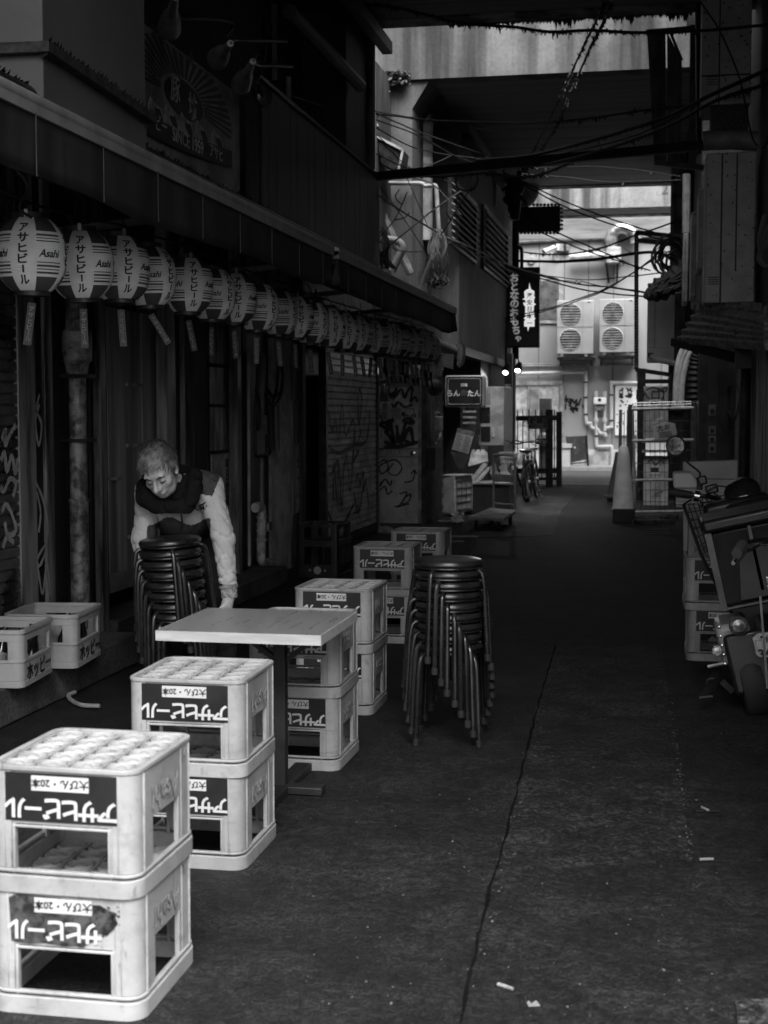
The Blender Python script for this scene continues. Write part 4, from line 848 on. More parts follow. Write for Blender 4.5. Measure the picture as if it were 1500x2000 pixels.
# ------------------------------------------------------------ between the bar and the far road, left side
def grafY(parent, segs, y, mat, w, name='graffiti'):
    m = MB()
    for s in segs: m.stroke(smoothpath([PY(u, v, y) for u, v in s], 5), w, (0, -1, 0), .003)
    return m.build(name, mat, parent)
def rectY(m, u0, v0, u1, v1, y, d=.03):      # a slab facing the camera side, standing on plane y
    a, b = PY(u0, v1, y), PY(u1, v0, y); m.box(a.x, b.x, y, y + d, a.z, b.z); return m
def rectX(m, u0, v0, u1, v1, x, d=.03):
    a, b = PX(u0, (v0 + v1) / 2, x), PX(u1, (v0 + v1) / 2, x); za, zb = PX((u0 + u1) / 2, v1, x).z, PX((u0 + u1) / 2, v0, x).z; m.box(x - d, x, a.y, b.y, za, zb); return m
def door_bay():
    yd = 18.1; t = thing('annex', 'narrow brick annex with a graffiti covered steel door past the shutter', 'building', (-3.5, 18.8, 0)); wm = M('grimy_wall', .07, .8, var=.5, scale=5, stain=.5)
    m = MB(); a, b = PY(818, 800, yd).x, PY(832, 800, yd).x
    m.box(a + .02, b, yd, 19.5, 0, 2.6); m.box(-5, a + .02, yd + .05, 19.5, 2.1, 2.75); m.box(-5, PY(722, 800, yd).x, yd, 19.5, 0, 2.6); m.build('wall', M('brick_side', .05, .8, var=.5, scale=9, bump=.3), t, smooth=False)
    m = MB()     # brick courses on the alley side
    for i in range(26):
        for j in range(5): m.box(b, b + .006, yd + .01 + .27 * j + (.13 if i % 2 else 0), yd + .25 + .27 * j + (.13 if i % 2 else 0), .02 + i * .08, .085 + i * .08)
    m.build('brickwork', MATS['brick_side'], t, smooth=False)
    m = MB(); rectY(m, 736, 736, 817, 1021, yd + .02, .04); dr = m.build('door', M('door_steel', .42, .45, .1, var=.2, scale=5, stain=.4, bump=.04), t)
    m = MB(); rectY(m, 733, 730, 818, 737, yd - .01, .05); rectY(m, 816, 730, 823, 1022, yd - .012, .05); rectY(m, 736, 875, 817, 878, yd + .014, .02); rectY(m, 736, 891, 817, 893, yd + .014, .02); rectY(m, 736, 746, 817, 748, yd + .014, .02); m.build('door_frame', GMETAL, dr)
    m = MB(); c = PY(808, 885, yd); m.lathe([(.02, 0), (.02, .03), (.035, .04), (.035, .07), (.001, .075)], c, (0, -1, 0), 14); m.build('knob', CHROME, dr)
    grafY(dr, [[(756, 760), (765, 775), (775, 757), (768, 776), (784, 760), (790, 777), (797, 762), (806, 757), (802, 785), (810, 775), (815, 785)], [(760, 762), (757, 772), (772, 766)], [(765, 788), (770, 795), (778, 785), (790, 795), (806, 790)]], yd + .016, SPRAY, .03)
    grafY(dr, [[(744, 812), (762, 838), (742, 828), (770, 820)], [(762, 818), (770, 870)], [(752, 840), (770, 868), (748, 862)], [(785, 806), (808, 826), (788, 822), (812, 810)], [(792, 826), (783, 866), (800, 835), (806, 866), (790, 860)], [(744, 873), (780, 872), (821, 862)], [(775, 830), (778, 866)]], yd + .016, SPRAY, .05)
    grafY(dr, [[(740, 905), (752, 898), (758, 915), (745, 925), (742, 910), (770, 898), (785, 912), (775, 928), (758, 922), (768, 905)], [(745, 940), (742, 950), (752, 936), (762, 948), (765, 938)], [(742, 958), (752, 950), (757, 965), (766, 958)], [(780, 965), (795, 962), (782, 985), (770, 990)], [(790, 972), (802, 965), (798, 980), (785, 985)], [(790, 942), (806, 938), (810, 918), (803, 926)], [(810, 918), (814, 926)], [(775, 990), (800, 984)]], yd + .016, SPRAY, .02)
    m = MB(); q = M('door_print', .2, .6)
    for i, ch in enumerate('非常口'): m.text(ch, .16, PY(748 + i * 26, 807, yd + .014), bold=.012)
    m.build('door_lettering', q, dr); m = MB(); m.text('MYA', .1, PY(770, 884, yd + .014), bold=.0); m.build('door_lettering', q, dr)
    t = thing('gas_meter', 'small gas meter with pale elbows on the brick side beyond the graffiti door', 'meter', PY(852, 860, 18.9)); m = MB(); x = -2.86
    m.tube(smoothpath([PX(845, 735, x), PX(845, 800, x), PX(846, 860, x), PX(850, 866, x)], 3), .025, 8); m.tube(smoothpath([PX(852, 860, x), PX(860, 850, x), PX(860, 815, x), PX(855, 806, x), PX(847, 810, x), PX(846, 825, x)], 4), .02, 8); m.build('pipe', M('gas_pipe', .2, .5, var=.3), t)
    m = MB(); m.obox(PX(853, 828, x), (.12, .3, .2)); m.build('meter_body', PIPEW, t, bevel=.02); m = MB(); m.obox(PX(850, 895, x), (.1, .6, .28)); m.build('shelf_box', BLACK, t)
    t = thing('vent_ball', 'round ribbed vent ball on the wall above the gas meter', 'vent', PX(850, 757, -2.8)); MB().lathe([(.11 * math.sin(R(a)), -.11 * math.cos(R(a))) for a in range(2, 180, 11)], PX(850, 757, -2.8), n=18).build('ball', M('ball_grey', .08, .5), t)
    m = MB(); m.tube([PX(850, 757, -2.8) + Vector((.113 * math.cos(q * .4), .113 * math.sin(q * .4), .02 * math.sin(q * .8))) for q in range(16)], .006, 5, closed=True); m.build('rib', BLACK, t)
    tubes('drain_elbow', 'fat grey drain pipe with an elbow at the shutter corner', 'pipe', [smoothpath([PY(727, 1046, 16.9), PY(745, 1044, 16.9), PY(758, 1045, 16.85), PY(766, 1056, 16.8)], 5)], .1, M('drain_grey', .22, .5, var=.4), n=14)
    tubes('shutter_pipe', 'pale vertical pipe with couplings between shutter and graffiti door', 'pipe', [[PY(733, 745, 17.25), PY(733, 950, 17.25)], [PY(735, 950, 17.25), PY(736, 1040, 17.25)]], .045, M('shutter_pipe_grey', .35, .5, var=.3))
    t = thing('electric_meter', 'cluster of electric meter box, clamps and loops of white cable beside the graffiti door', 'meter', PY(748, 830, 17.6)); y = 17.5
    m = MB(); rectY(m, 740, 750, 756, 785, y, .12); rectY(m, 744, 785, 755, 812, y - .05, .1); m.build('meter_box', M('meter_grey', .22, .4, var=.3), t, bevel=.02)
    m = MB(); rectY(m, 750, 750, 756, 768, y - .06, .06); rectY(m, 739, 836, 745, 860, y - .05, .1); rectY(m, 741, 858, 748, 876, y - .04, .08); m.build('switch', LMETAL, t, bevel=.01)
    for pts in ([(735, 740), (745, 745), (755, 738), (760, 745), (752, 755)], [(737, 760), (745, 742), (762, 750), (756, 765)], [(740, 740), (738, 745), (742, 752), (760, 742)], [(748, 812), (750, 822), (755, 815), (752, 806)]): MB().tube(smoothpath([PY(u, v, y - .1) for u, v in pts], 5), .014, 6).build('cable', PIPEW, t)
door_bay()
def shop():
    xs = -3.0; t = thing('shop_building', 'dark two storey shop building with louvred windows past the concrete column', 'building', (-4.5, 24.5, 0)); wm = M('shop_wall', .055, .75, var=.5, scale=3, stretch=(1, 1, .3), stain=.5)
    m = MB(); m.box(-7, xs, 21.3, 29.0, 2.35, 5.7); m.box(-7, xs, 24.0, 29.0, 0, 2.35); m.box(-7, xs - .6, 21.3, 24.0, 0, 2.35); m.box(-7, -3.7, 18.5, 21.35, 2.7, 6); m.build('wall', wm, t, smooth=False)
    m = MB(); m.box(xs - .6, xs + .12, 21.2, 29, 2.3, 2.42); m.box(-7, xs + .15, 21.2, 29.05, 5.6, 5.75); m.build('ledge', BMETAL, t)
    for (u0, u1, v0, v1) in ((876, 925, 380, 450), (941, 987, 435, 500)):
        a, b = PX(u0, v0, xs), PX(u1, v1, xs); f = MB(); z0 = min(PX(u0, v1 + 20, xs).z, b.z); z1 = PX(u0, v0 - 30, xs).z
        f.box(xs, xs + .05, a.y - .05, a.y, z0, z1); f.box(xs, xs + .05, b.y, b.y + .05, z0, z1); f.box(xs, xs + .05, a.y - .05, b.y + .05, z0 - .05, z0 + .0); f.box(xs, xs + .05, a.y - .05, b.y + .05, z1, z1 + .05); w_ = f.build('louvre_window', BMETAL, t)
        m = MB(); n = 9
        for i in range(n): z = z0 + (z1 - z0) * (i + .5) / n; m.bar((xs + .06, a.y, z), (xs + .06, b.y, z), .09, .012, (.7, 0, 1))
        m.build('slats', M('louvre_grey', .22, .5, .2), w_)
    m = MB(); rectX(m, 887, 390, 897, 440, xs + .04, .03); m.build('window_strip', M('strip_pale', .2, .5), t)
    # concrete wall and pipes of the gap beside the column
    m = MB(); a, b = PX(741, 280, -3.5), PX(788, 330, -3.5)
    t2 = thing('rooftop_tank', 'dark sagging sheet metal hood with a pale edge beside the column', 'hood', PY(765, 330, 18.6)); m = MB(); m.prism([PY(u, v, 18.6) for u, v in [(737, 268), (752, 272), (786, 292), (780, 325), (766, 330), (744, 318)]], (0, .5, 0)); m.build('hood', BMETAL, t2)
    m = MB(); m.bar(PY(735, 266, 18.58), PY(787, 293, 18.58), .03, .03); m.bar(PY(787, 293, 18.58), PY(779, 330, 18.58), .03, .03); m.bar(PY(728, 248, 18.58), PY(738, 243, 18.58), .05, .05); m.build('edge', LMETAL, t2)
    tubes('water_pipe', 'thin pale pipe crossing the column and dropping down in a crank', 'pipe', [smoothpath([PY(u, v, 19.4) for u, v in [(742, 357), (780, 358), (822, 358), (830, 363), (848, 362), (852, 368), (854, 400), (857, 452)]], 3)], .03, M('crank_pipe', .2, .5))
    tubes('slant_pipe', 'thick grey pipe slanting down across the column base', 'pipe', [[PY(735, 392, 19.2), PY(775, 480, 19.2), PY(802, 535, 19.2)]], .055, M('slant_grey', .15, .5, var=.4))
    tubes('insulated_pipe', 'white wrapped insulated pipe bending over the awning edge', 'pipe', [smoothpath([PY(u, v, 18.2) for u, v in [(742, 467), (772, 470), (784, 478), (785, 490), (776, 508), (766, 530)]], 5)], .05, M('wrapped_white', .38, .6, var=.2, scale=40, stretch=(1, 1, 3)), n=12)
    t3 = thing('duct_pipe', 'tall grey duct pipe with pale bands beside the column', 'pipe', PY(830, 330, 20.6)); MB().cyl(PY(829, 470, 20.6), PY(829, 225, 20.6), .12, 14).build('pipe', M('duct_dull', .22, .5, var=.3), t3)
    m = MB(); [MB().cyl(PY(829, v, 20.6), PY(829, v - 12, 20.6), .125, 14).build('band', M('band_pale', .32, .5), t3) for v in (322, 296, 258, 245)]
    m = MB(); m.bar(PY(845, 215, 22), PY(945, 312, 22), .18, .12); m.bar(PY(845, 228, 22.1), PY(870, 300, 22.1), .12, .12); tag(m.build('roof_brace', M('brace_grey', .06, .6, var=.4)), 'dark slanting brace and gutter under the middle viaduct by the shop', 'brace')
    for k, (lab_, r) in enumerate([('thin pale rod sticking up behind the far awning edge', .03), ('second thin pale rod, leaning over, behind the far awning edge', .03)]): tubes('plastic_tube', lab_, 'pipe', [[PY(816 + 8 * k, 555, 18), PY(824 + 18 * k, 512 - 4 * k, 18)]], r, PIPEW)
    # signboard of the pub
    y = 20; t = thing('pub_lightbox', 'dark rounded lightbox sign with white hiragana over the dolly', 'sign', PY(908, 796, y)); m = MB(); a, b = PY(869, 796, y), PY(945, 733, y)
    m.prism([(a.x + p[0] + (b.x - a.x) / 2, y, (a.z + b.z) / 2 + p[1]) for p in rrect((b.x - a.x) / 2, (b.z - a.z) / 2, .04)], (0, .3, 0)); m.build('case', M('case_grey', .22, .4, .3), t, bevel=.01)
    m = MB(); m.prism([((a.x + b.x) / 2 + p[0], y - .006, (a.z + b.z) / 2 + p[1]) for p in rrect((b.x - a.x) / 2 - .02, (b.z - a.z) / 2 - .02, .035)], (0, .005, 0)); fc = m.build('face', M('face_dark', .014, .35), t)
    m = MB(); o = [Vector(((a.x + b.x) / 2 + p[0], y - .009, (a.z + b.z) / 2 + p[1])) for p in rrect((b.x - a.x) / 2 - .045, (b.z - a.z) / 2 - .045, .03)]; m.tube(o, .004, 6, closed=True); m.build('border', M('border_white', .3, .5), fc)
    m = MB(); q = lambda u, v: PY(u, v, y - .009); m.text('酒場', .05, q(906, 752), bold=.01); m.text('らん', .1, q(886, 768), bold=.018); m.text('たん', .1, q(926, 768), bold=.018); m.build('lettering', M('sign_white', .55, .5, emit=.06), fc)
    m = MB(); m.lathe([(.045, 0), (.045, .003), (.001, .003)], q(906, 767), (0, -1, 0), 20); m.build('dot', M('dot_grey', .05, .5), fc)
    # recessed front: shelves, cabinet
    t = thing('wall_shelves', 'dim shelves in the recess under the pub sign', 'shelves', PY(918, 840, 21.5)); m = MB()
    for v in (802, 813, 824): rectY(m, 903, v, 930, v + 4, 21.5, .25)
    m.build('shelf', GMETAL, t); m = MB(); rectY(m, 899, 795, 904, 850, 21.5, .3); rectY(m, 930, 795, 934, 850, 21.5, .3); m.build('upright', BMETAL, t)
    y = 21.9; t = thing('shop_cabinet', 'tall grey wall cabinet with two dark panes beside the bicycles', 'cabinet', PY(960, 870, y)); m = MB(); a, b = PY(934, 870, y), PY(985, 755, y); m.box(a.x, b.x, y, y + 1.2, a.z, b.z); m.build('body', M('cabinet_grey', .26, .5, .1, var=.3), t, bevel=.01)
    m = MB(); rectY(m, 937, 795, 957, 826, y - .006, .008); m.build('pane', M('pane_black', .01, .25), t); m = MB(); rectY(m, 939, 833, 958, 863, y - .006, .008); m.build('pane', MATS['pane_black'], t); m = MB(); rectY(m, 961, 838, 966, 853, y - .02, .02); m.build('switch_plate', LMETAL, t); m = MB(); rectY(m, 935, 757, 958, 790, y - .006, .008); m.build('notice', M('notice_grey', .2, .6), t)
    # pillar with bright stickers and two lit spot lamps
    y = 25.5; t = thing('poster_pillar', 'pillar pasted with pale lit notices under the two spot lamps', 'pillar', PY(994, 870, y)); m = MB(); rectY(m, 984, 690, 1000, 960, y, .3); m.build('shaft', M('pillar_grey', .2, .6), t); m = MB()
    for i in range(8): rectY(m, 986, 750 + 13 * i, 998, 761 + 13 * i, y - .008, .006)
    m.build('notice', M('notice_white', .8, .6, var=.25, scale=12), t)
    m = MB(); rectY(m, 1001, 700, 1006, 965, y - .1, .2); tag(m.build('dark_post', BMETAL), 'dark post at the corner of the shop by the gate', 'post')
    for k, (u, v, lb) in enumerate([(987, 728, 'lit spot lamp over the pasted notices, dimmer and wider of two'), (1011, 724, 'lit spot lamp at the shop corner post, brighter of two')]):
        c = PY(u, v, 25.2); d = Vector((-.1, -.75, -.65)).normalized(); t = thing('spot_lamp', lb, 'lamp', c); MB().lathe([(.04, -.2), (.05, -.18), (.075, -.02), (.075, 0), (.068, 0)], c, d, 18).build('housing', BLACK, t); MB().lathe([(.066, -.004), (.03, .004), (.001, .006)], c, d, 18).build('bulb', M('lit_bulb', .9, .5, emit=6, var=.02), t); MB().tube([c - d * .18, c + Vector((0, .05, .2)), c + Vector((0, .05, .45))], .012, 6).build('bracket', BLACK, t)
        l = bpy.data.lights.new('spot_lamp_light', 'SPOT'); l.energy = 14; l.spot_size = R(90); l.shadow_soft_size = .06; lo = bpy.data.objects.new('spot_lamp_light', l); COL.objects.link(lo); lo.location = c + d * .02; lo.rotation_euler = d.to_track_quat('-Z', 'Y').to_euler()
shop()
def tall_sign():
    y = 28; P = lambda u, v: PY(u, v, y); a, b = P(986, 679), P(1054, 521); t = thing('vertical_sign', 'tall dark vertical lightbox sign with white hiragana and a spiky white tower shape', 'sign', a)
    m = MB(); m.box(a.x, b.x, y, y + .22, a.z, b.z); cs = m.build('case', M('signcase', .02, .4, .3), t, bevel=.02); m = MB(); rectY(m, 990, 526, 1050, 675, y - .008, .006); fc = m.build('face', M('sign_face', .028, .35, var=.3, scale=1.3), t)
    for i, ch in enumerate('おとなのおもちゃ'): m = MB(); m.text(ch, .185 if ch != 'ゃ' else .15, P(1005 + (3 if ch in 'ちゃ' else 0) + (4 if ch == 'ゃ' else 0), 542.5 + i * 17) + Vector((0, -.013, 0)), bold=.035); m.build('character', M('sign_lit', .75, .5, emit=.1), fc)
    o = [(1034, 552), (1037, 565), (1044, 569), (1043, 579), (1046, 581), (1043, 583), (1043, 592), (1047, 594), (1043, 597), (1042, 611), (1044, 612), (1043, 619), (1046, 622), (1043, 626), (1044, 627), (1044, 638), (1034, 638), (1031, 648), (1030, 638), (1024, 638), (1024, 627), (1027, 625), (1023, 622), (1026, 619), (1026, 598), (1024, 597), (1022, 591), (1027, 591), (1026, 586), (1020, 585), (1025, 582), (1024, 570), (1028, 566), (1033, 564)]
    m = MB(); m.prism([P(u, v) + Vector((0, -.012, 0)) for u, v in o], (0, .003, 0)); tw = m.build('tower_shape', M('tower_white', .85, .5, emit=.35, var=.03), fc)
    m = MB()
    for i, ch in enumerate('激安日本一'): m.text(ch, .115, P(1034.5, 577 + i * 13.5) + Vector((0, -.013, 0)), bold=.018)
    m.build('tower_lettering', SPRAY, tw)
    t = thing('sign_pole', 'dark pole with brackets holding the tall vertical sign and the bulb-edged board', 'pole', P(1003, 700)); m = MB(); m.cyl(P(1003, 700) + Vector((0, .36, 0)), P(1004, 345) + Vector((0, .36, 0)), .07, 12); m.build('pole', BLACK, t); m = MB(); m.tube(smoothpath([P(1003, 483), P(1012, 483), P(1018, 486), P(1019, 500), P(1019, 523)], 3), .035, 8); m.build('bracket', BLACK, t); m = MB(); m.bar(P(1003, 400), P(1018, 400), .04, .04); m.build('bracket', BLACK, t)
    y2 = 27.9; t = thing('bulb_sign', 'dark blank signboard edged with small round bulbs', 'sign', PY(1055, 452, y2)); m = MB(); rectY(m, 1012, 402, 1094, 453, y2, .15); m.build('board', M('bulb_board', .02, .5, var=.3), t, bevel=.01)
    m = MB()
    for i in range(11): m.lathe([(.001, -.03), (.026, -.02), (.034, 0), (.026, .02), (.001, .03)], PY(1021 + 7.1 * i, 400, y2 + .05), n=8); m.lathe([(.001, -.03), (.026, -.02), (.034, 0), (.026, .02), (.001, .03)], PY(1018 + 7.1 * i, 455, y2 + .05), n=8)
    for i in range(6): m.lathe([(.001, -.03), (.026, -.02), (.034, 0), (.026, .02), (.001, .03)], PY(1097, 407 + 8 * i, y2 + .05), n=8)
    m.build('bulbs', M('dead_bulb', .06, .4), t)
    t = thing('satellite_dish', 'grey round satellite dish behind the cable knot on the sign pole', 'dish', PY(1013, 395, 28.8)); MB().lathe([(.001, .1), (.2, .08), (.36, .02), (.42, -.05), (.42, -.06), (.34, .0), (.001, .07)], PY(1013, 367, 28.8), (.25, -1, .1), 28, cap=False).build('dish', M('dish_grey', .2, .6), t)
tall_sign()
def clutter():
    # tilted menu board
    y = 20.6; t = thing('menu_board', 'tilted white menu board with a dark frame leaning below the pub sign', 'sign', PY(905, 915, y)); P = lambda u, v: PY(u, v, y)
    c = [P(893, 834), P(930, 842), P(916, 890), P(880, 880)]; m = MB(); m.prism(c, (0, .05, 0)); m.build('frame', BLACK, t); ctr = (c[0] + c[1] + c[2] + c[3]) / 4
    m = MB(); m.prism([ctr + (p - ctr) * .9 + Vector((0, -.004, 0)) for p in c], (0, .003, 0)); sh_ = m.build('sheet', M('menu_white', .85, .5, var=.12, scale=4), t); m = MB(); xd = (c[1] - c[0]).normalized(); yd = (c[0] - c[3]).normalized()
    m.prism([ctr + xd * a * .125 + yd * b + Vector((0, -.006, 0)) for a, b in ((-1, .10), (1, .10), (1, .17), (-1, .17))], (0, .001, 0)); m.build('picture', M('menu_pic', .3, .5, var=.5, scale=14), sh_); m = MB()
    for i in range(9):
        for s in (-1, 1): m.bar(ctr + xd * (s * .065 - .05) + yd * (.07 - i * .028) + Vector((0, -.006, 0)), ctr + xd * (s * .065 + .045 - .02 * (i % 3 == 0)) + yd * (.07 - i * .028) + Vector((0, -.006, 0)), .001, .008, tuple(yd))
    m.build('menu_lines', M('menu_ink', .12, .6), sh_); m = MB(); m.prism([P(880, 882), P(915, 890), P(905, 915), P(895, 916)], (0, .06, 0)); m.build('stand', M('stand_brown', .14, .6), t)
    # outdoor unit on the ground, flap of a carton on it
    t = thing('outdoor_unit', 'small grey outdoor air conditioner unit on the ground with a card on top', 'air conditioner', PZ(880, 1006)); p = Vector(PZ(853, 1008)); q = Vector(PZ(888, 1010)); p.z = q.z = 0; dx = (q - p); dy = Vector((-dx.y, dx.x, 0)).normalized(); dy = Vector((.28, .95, 0)).normalized()
    e = dy * .62; hh = Vector((0, 0, .56)); b0 = Vector((0, 0, .05)); m = MB(); m.hexa([p + b0, q + b0, q + e + b0, p + e + b0, p + hh, q + hh, q + e + hh, p + e + hh]); m.build('casing', M('ac_grey', .42, .5, var=.2, scale=5, stain=.3), t, bevel=.012)
    m = MB(); nx = Vector((dy.y, -dy.x, 0)) * .006
    for i in range(5): z = .1 + .1 * i; m.bar(q + e * .08 + Vector((0, 0, z)) + nx, q + e * .92 + Vector((0, 0, z)) + nx, .012, .012)
    for i in range(4): m.bar(q + e * (.1 + .26 * i) + Vector((0, 0, .1)) + nx, q + e * (.1 + .26 * i) + Vector((0, 0, .5)) + nx, .01, .01)
    m.build('grille', M('grille_grey', .14, .5), t); m = MB(); m.hexa([v + Vector((0, 0, z)) for z in (.565, .575) for v in (p - e * .02, q + nx * 3, q + e * .9 + nx * 6, p + e * .9)]); m.build('card', M('card_pale', .3, .8), t)
    m = MB()
    for i in range(70):
        a = PZ(rnd.uniform(886, 902), rnd.uniform(1002, 1016), rnd.uniform(.02, .13)); s = rnd.uniform(.02, .06); d = Matrix.Rotation(rnd.uniform(0, 6), 3, Vector((rnd.gauss(0, 1), rnd.gauss(0, 1), 1)).normalized()); m.face([a + d @ Vector(k) * s for k in ((-1, -.5, 0), (1, -.7, .1), (.8, .7, 0), (-.7, .6, -.1))])
    tag(m.build('plastic_bag', M('bag_pale', .35, .5)), 'crumpled pale plastic bag on the ground by the outdoor unit', 'bag')
    for u, v, s, lb in ((870, 1018, .2, 'flat torn paper on the ground below the small outdoor unit'), (905, 1048, .35, 'grey flattened card on the ground beside the last crate stack'), (885, 1058, .25, 'second flattened card on the ground, closer to the last crate stack')): scrap(u, v, s, s * .6, .1, lb, 'card', 'flattened_card', M('card_grey', .2, .8))
    # black bin, planks, wood pile
    t = thing('storage_bin', 'low black storage bin with a pale lid behind the dolly', 'bin', PZ(925, 1000)); a = PZ(906, 1006); m = MB(); m.box(a.x, a.x + .62, a.y + .2, a.y + .75, 0, .42); m.build('body', BLACK, t, bevel=.01); m = MB(); m.box(a.x - .02, a.x + .64, a.y + .18, a.y + .77, .42, .46); m.build('lid', GMETAL, t, bevel=.01); yb = a.y
    for k, (u0, v0, u1, v1) in enumerate([(914, 948, 948, 906), (924, 948, 953, 914)]): m = MB(); m.bar(PY(u0, v0, yb + .4), PY(u1, v1, yb + .6), .09, .03); tag(m.build('plank', M('plank_pale', .3, .7, var=.3)), ('longer' if k == 0 else 'shorter') + ' plank of two leaning above the black bin', 'plank')
    t = thing('work_gloves', 'pair of pale work gloves hung over the dolly handle', 'gloves', PY(975, 940, 19.2))
    for gx in (962, 982):
        m = MB(); m.prism([PY(gx - 8, 912, 19.25), PY(gx + 6, 904, 19.25), PY(gx + 10, 925, 19.25), PY(gx, 928, 19.25)], (0, .03, 0))
        for f in range(4): m.tube([PY(gx - 4 + f * 4, 922, 19.26), PY(gx + 1 + f * 4.4, 932, 19.24), PY(gx + 4 + f * 4.6, 943 - abs(f - 1.5) * 2, 19.25)], [.02, .018, .012], 6)
        m.build('glove', M('glove_grey', .4, .9, var=.3), t)
    m = MB()
    for i in range(9): m.bar(PY(918 + 4 * i, 912 - i, 21.2), PY(925 + 3 * i, 880 + 3 * (i % 3), 21.5), .05, .04)
    tag(m.build('timber_pile', M('timber_dim', .2, .7, var=.4)), 'heap of dim timber offcuts below the menu board', 'timber')
    # hand dolly
    t = thing('platform_dolly', 'grey platform hand truck with a tubular handle by the storage bin', 'trolley', PZ(960, 1015)); z = .17
    c = [PZ(915, 1009, z), PZ(985, 1012, z), PZ(1008, 997, z), PZ(958, 992, z)]; m = MB(); m.prism([p + Vector((0, 0, -.04)) for p in c], (0, 0, .045)); m.build('platform', M('dolly_grey', .26, .6, var=.3, stain=.4), t, bevel=.01)
    h0, h1 = Vector(c[3]), Vector(c[2]); k = h0.lerp(h1, .12); k2 = h0.lerp(h1, .95); zz = lambda p, z_: Vector((p.x, p.y, z_)); fr = M('handle_grey', .35, .45, .4)
    MB().tube(smoothpath([zz(k, .17), zz(k, .55), zz(k, .82), zz(k, .88) + (k2 - k) * .06, zz(k2, .88) - (k2 - k) * .06, zz(k2, .82), zz(k2, .55), zz(k2, .17)], 4), .018, 8).build('handle', fr, t)
    for za in (.24, .5): MB().tube([zz(k, za), zz(k2, za)], .012, 6).build('crossbar', fr, t)
    m = MB(); m.bar(zz(k, .58) + Vector((0, 0, 0)), zz(k2, .58), .01, .1); m.build('handle_plate', M('plate_pale', .36, .6), t)
    for i, f in enumerate([(.12, .15), (.8, .12), (.85, .85), (.2, .85)]):
        p = c[0].lerp(c[1], f[0]).lerp(c[3].lerp(c[2], f[0]), f[1]); MB().cyl((p.x - .02, p.y, .055), (p.x + .02, p.y, .055), .055, 14).build('wheel', RUBBER, t)
    # cloth end of another awning
    t = thing('awning_end', 'rolled end of a small awning with a hanging cloth flap above the pub sign', 'awning', PY(868, 720, 18.7)); MB().cyl(PY(842, 668, 18.3), PY(890, 688, 19.6), .08, 12).build('roll', M('roll_grey', .09, .6, var=.3), t)
    m = MB(); m.prism([PY(u, v, 18.7) for u, v in [(843, 690), (886, 692), (885, 722), (868, 716), (852, 722)]], (0, .01, 0)); m.build('flap', M('flap_grey', .1, .8), t)
clutter()
def bicycle(loc, rz, label, grp=None, lean=0):
    t = thing('bicycle', label, 'bicycle', (0, 0, 0), grp); r = .33
    for y in (0, 1.08):
        w = MB().tube([(0, y + (r - .02) * math.cos(a * math.pi / 18), r + (r - .02) * math.sin(a * math.pi / 18)) for a in range(36)], .02, 8, closed=True).build('wheel', RUBBER, t)
        MB().tube([(0, y + (r - .045) * math.cos(a * math.pi / 18), r + (r - .045) * math.sin(a * math.pi / 18)) for a in range(36)], .008, 6, closed=True).build('rim', CHROME, w)
        m = MB()
        for a in range(18): q = a * math.pi / 9; m.tube([(.02 * (-1) ** a, y, r), (0, y + (r - .05) * math.cos(q), r + (r - .05) * math.sin(q))], .0015, 4)
        m.cyl((-.05, y, r), (.05, y, r), .025, 10); m.build('spokes', LMETAL, w)
        MB().tube([(0, y + (r + .02) * math.cos(R(a)), r + (r + .02) * math.sin(R(a))) for a in range(10, 175, 12)], .018, 6).build('mudguard', BMETAL, t)
    m = MB(); hd = Vector((0, .93, .82))
    for a, b, rr in (((0, .45, .28), (0, .9, .62), .022), ((0, .45, .28), (0, .32, .78), .018), ((0, .45, .28), (0, 0, r), .012), ((0, .34, .7), (0, 0, r), .01), ((0, .9, .58), hd, .02), ((0, .9, .58), (0, 1.08, r), .016)): m.tube([a, b], rr, 8)
    m.build('frame', BMETAL, t); MB().tube(smoothpath([(-.29, .66, .98), (-.26, .78, 1.0), (-.16, .9, 1.0), (0, .92, .96), (.16, .9, 1.0), (.26, .78, 1.0), (.29, .66, .98)], 4), .012, 8).build('handlebar', CHROME, t)
    for s in (-1, 1): MB().cyl((s * .29, .65, .98), (s * .268, .77, 1.0), .018, 10).build('grip', RUBBER, t); MB().tube(smoothpath([(s * .2, .87, 1.0), (s * .25, .85, .97), (s * .29, .78, .95), (s * .3, .72, .94)], 3), .007, 6).build('brake_lever', CHROME, t)
    MB().lathe([(.001, .86), (.07, .86), (.1, .85), (.1, .82), (.04, .79), (.001, .79)], (0, .27, 0), n=16, cap=False).build('saddle', VINYL, t)
    m = MB()
    for z in (.62, .69, .76, .83): k = .12 + (z - .62) * .25; m.tube([(-k, 1.02, z), (k, 1.02, z), (k, 1.28, z), (-k, 1.28, z)], .004, 5, closed=True)
    for i in range(7): x = -.12 + .04 * i; m.tube([(x, 1.28, .62), (x * 1.4, 1.28, .83)], .003, 4)
    for i in range(5): y = 1.04 + .05 * i; [m.tube([(s * .12, y, .62), (s * .17, y, .83)], .003, 4) for s in (-1, 1)]
    m.build('basket', LMETAL, t); MB().lathe([(.03, 0), (.045, .04), (.045, .06), (.001, .065)], (0, 1.1, .6), (0, 1, -.1), 14).build('headlight', LMETAL, t)
    MB().tube([(.1, -.1, .02), (.08, -.05, .02), (.02, 0, r), (-.08, -.05, .02), (-.1, -.1, .02)], .008, 6).build('stand', LMETAL, t)
    for s, z in ((-1, .12), (1, .44)): cr = MB().tube([(s * .05, .45, .28), (s * .07, .45 + .02 * s, z)], .01, 6).build('crank', CHROME, t); MB().obox((s * .12, .45 + .02 * s, z), (.09, .07, .025)).build('pedal', RUBBER, cr)
    t.location = loc; t.rotation_euler = (0, lean, rz); return t
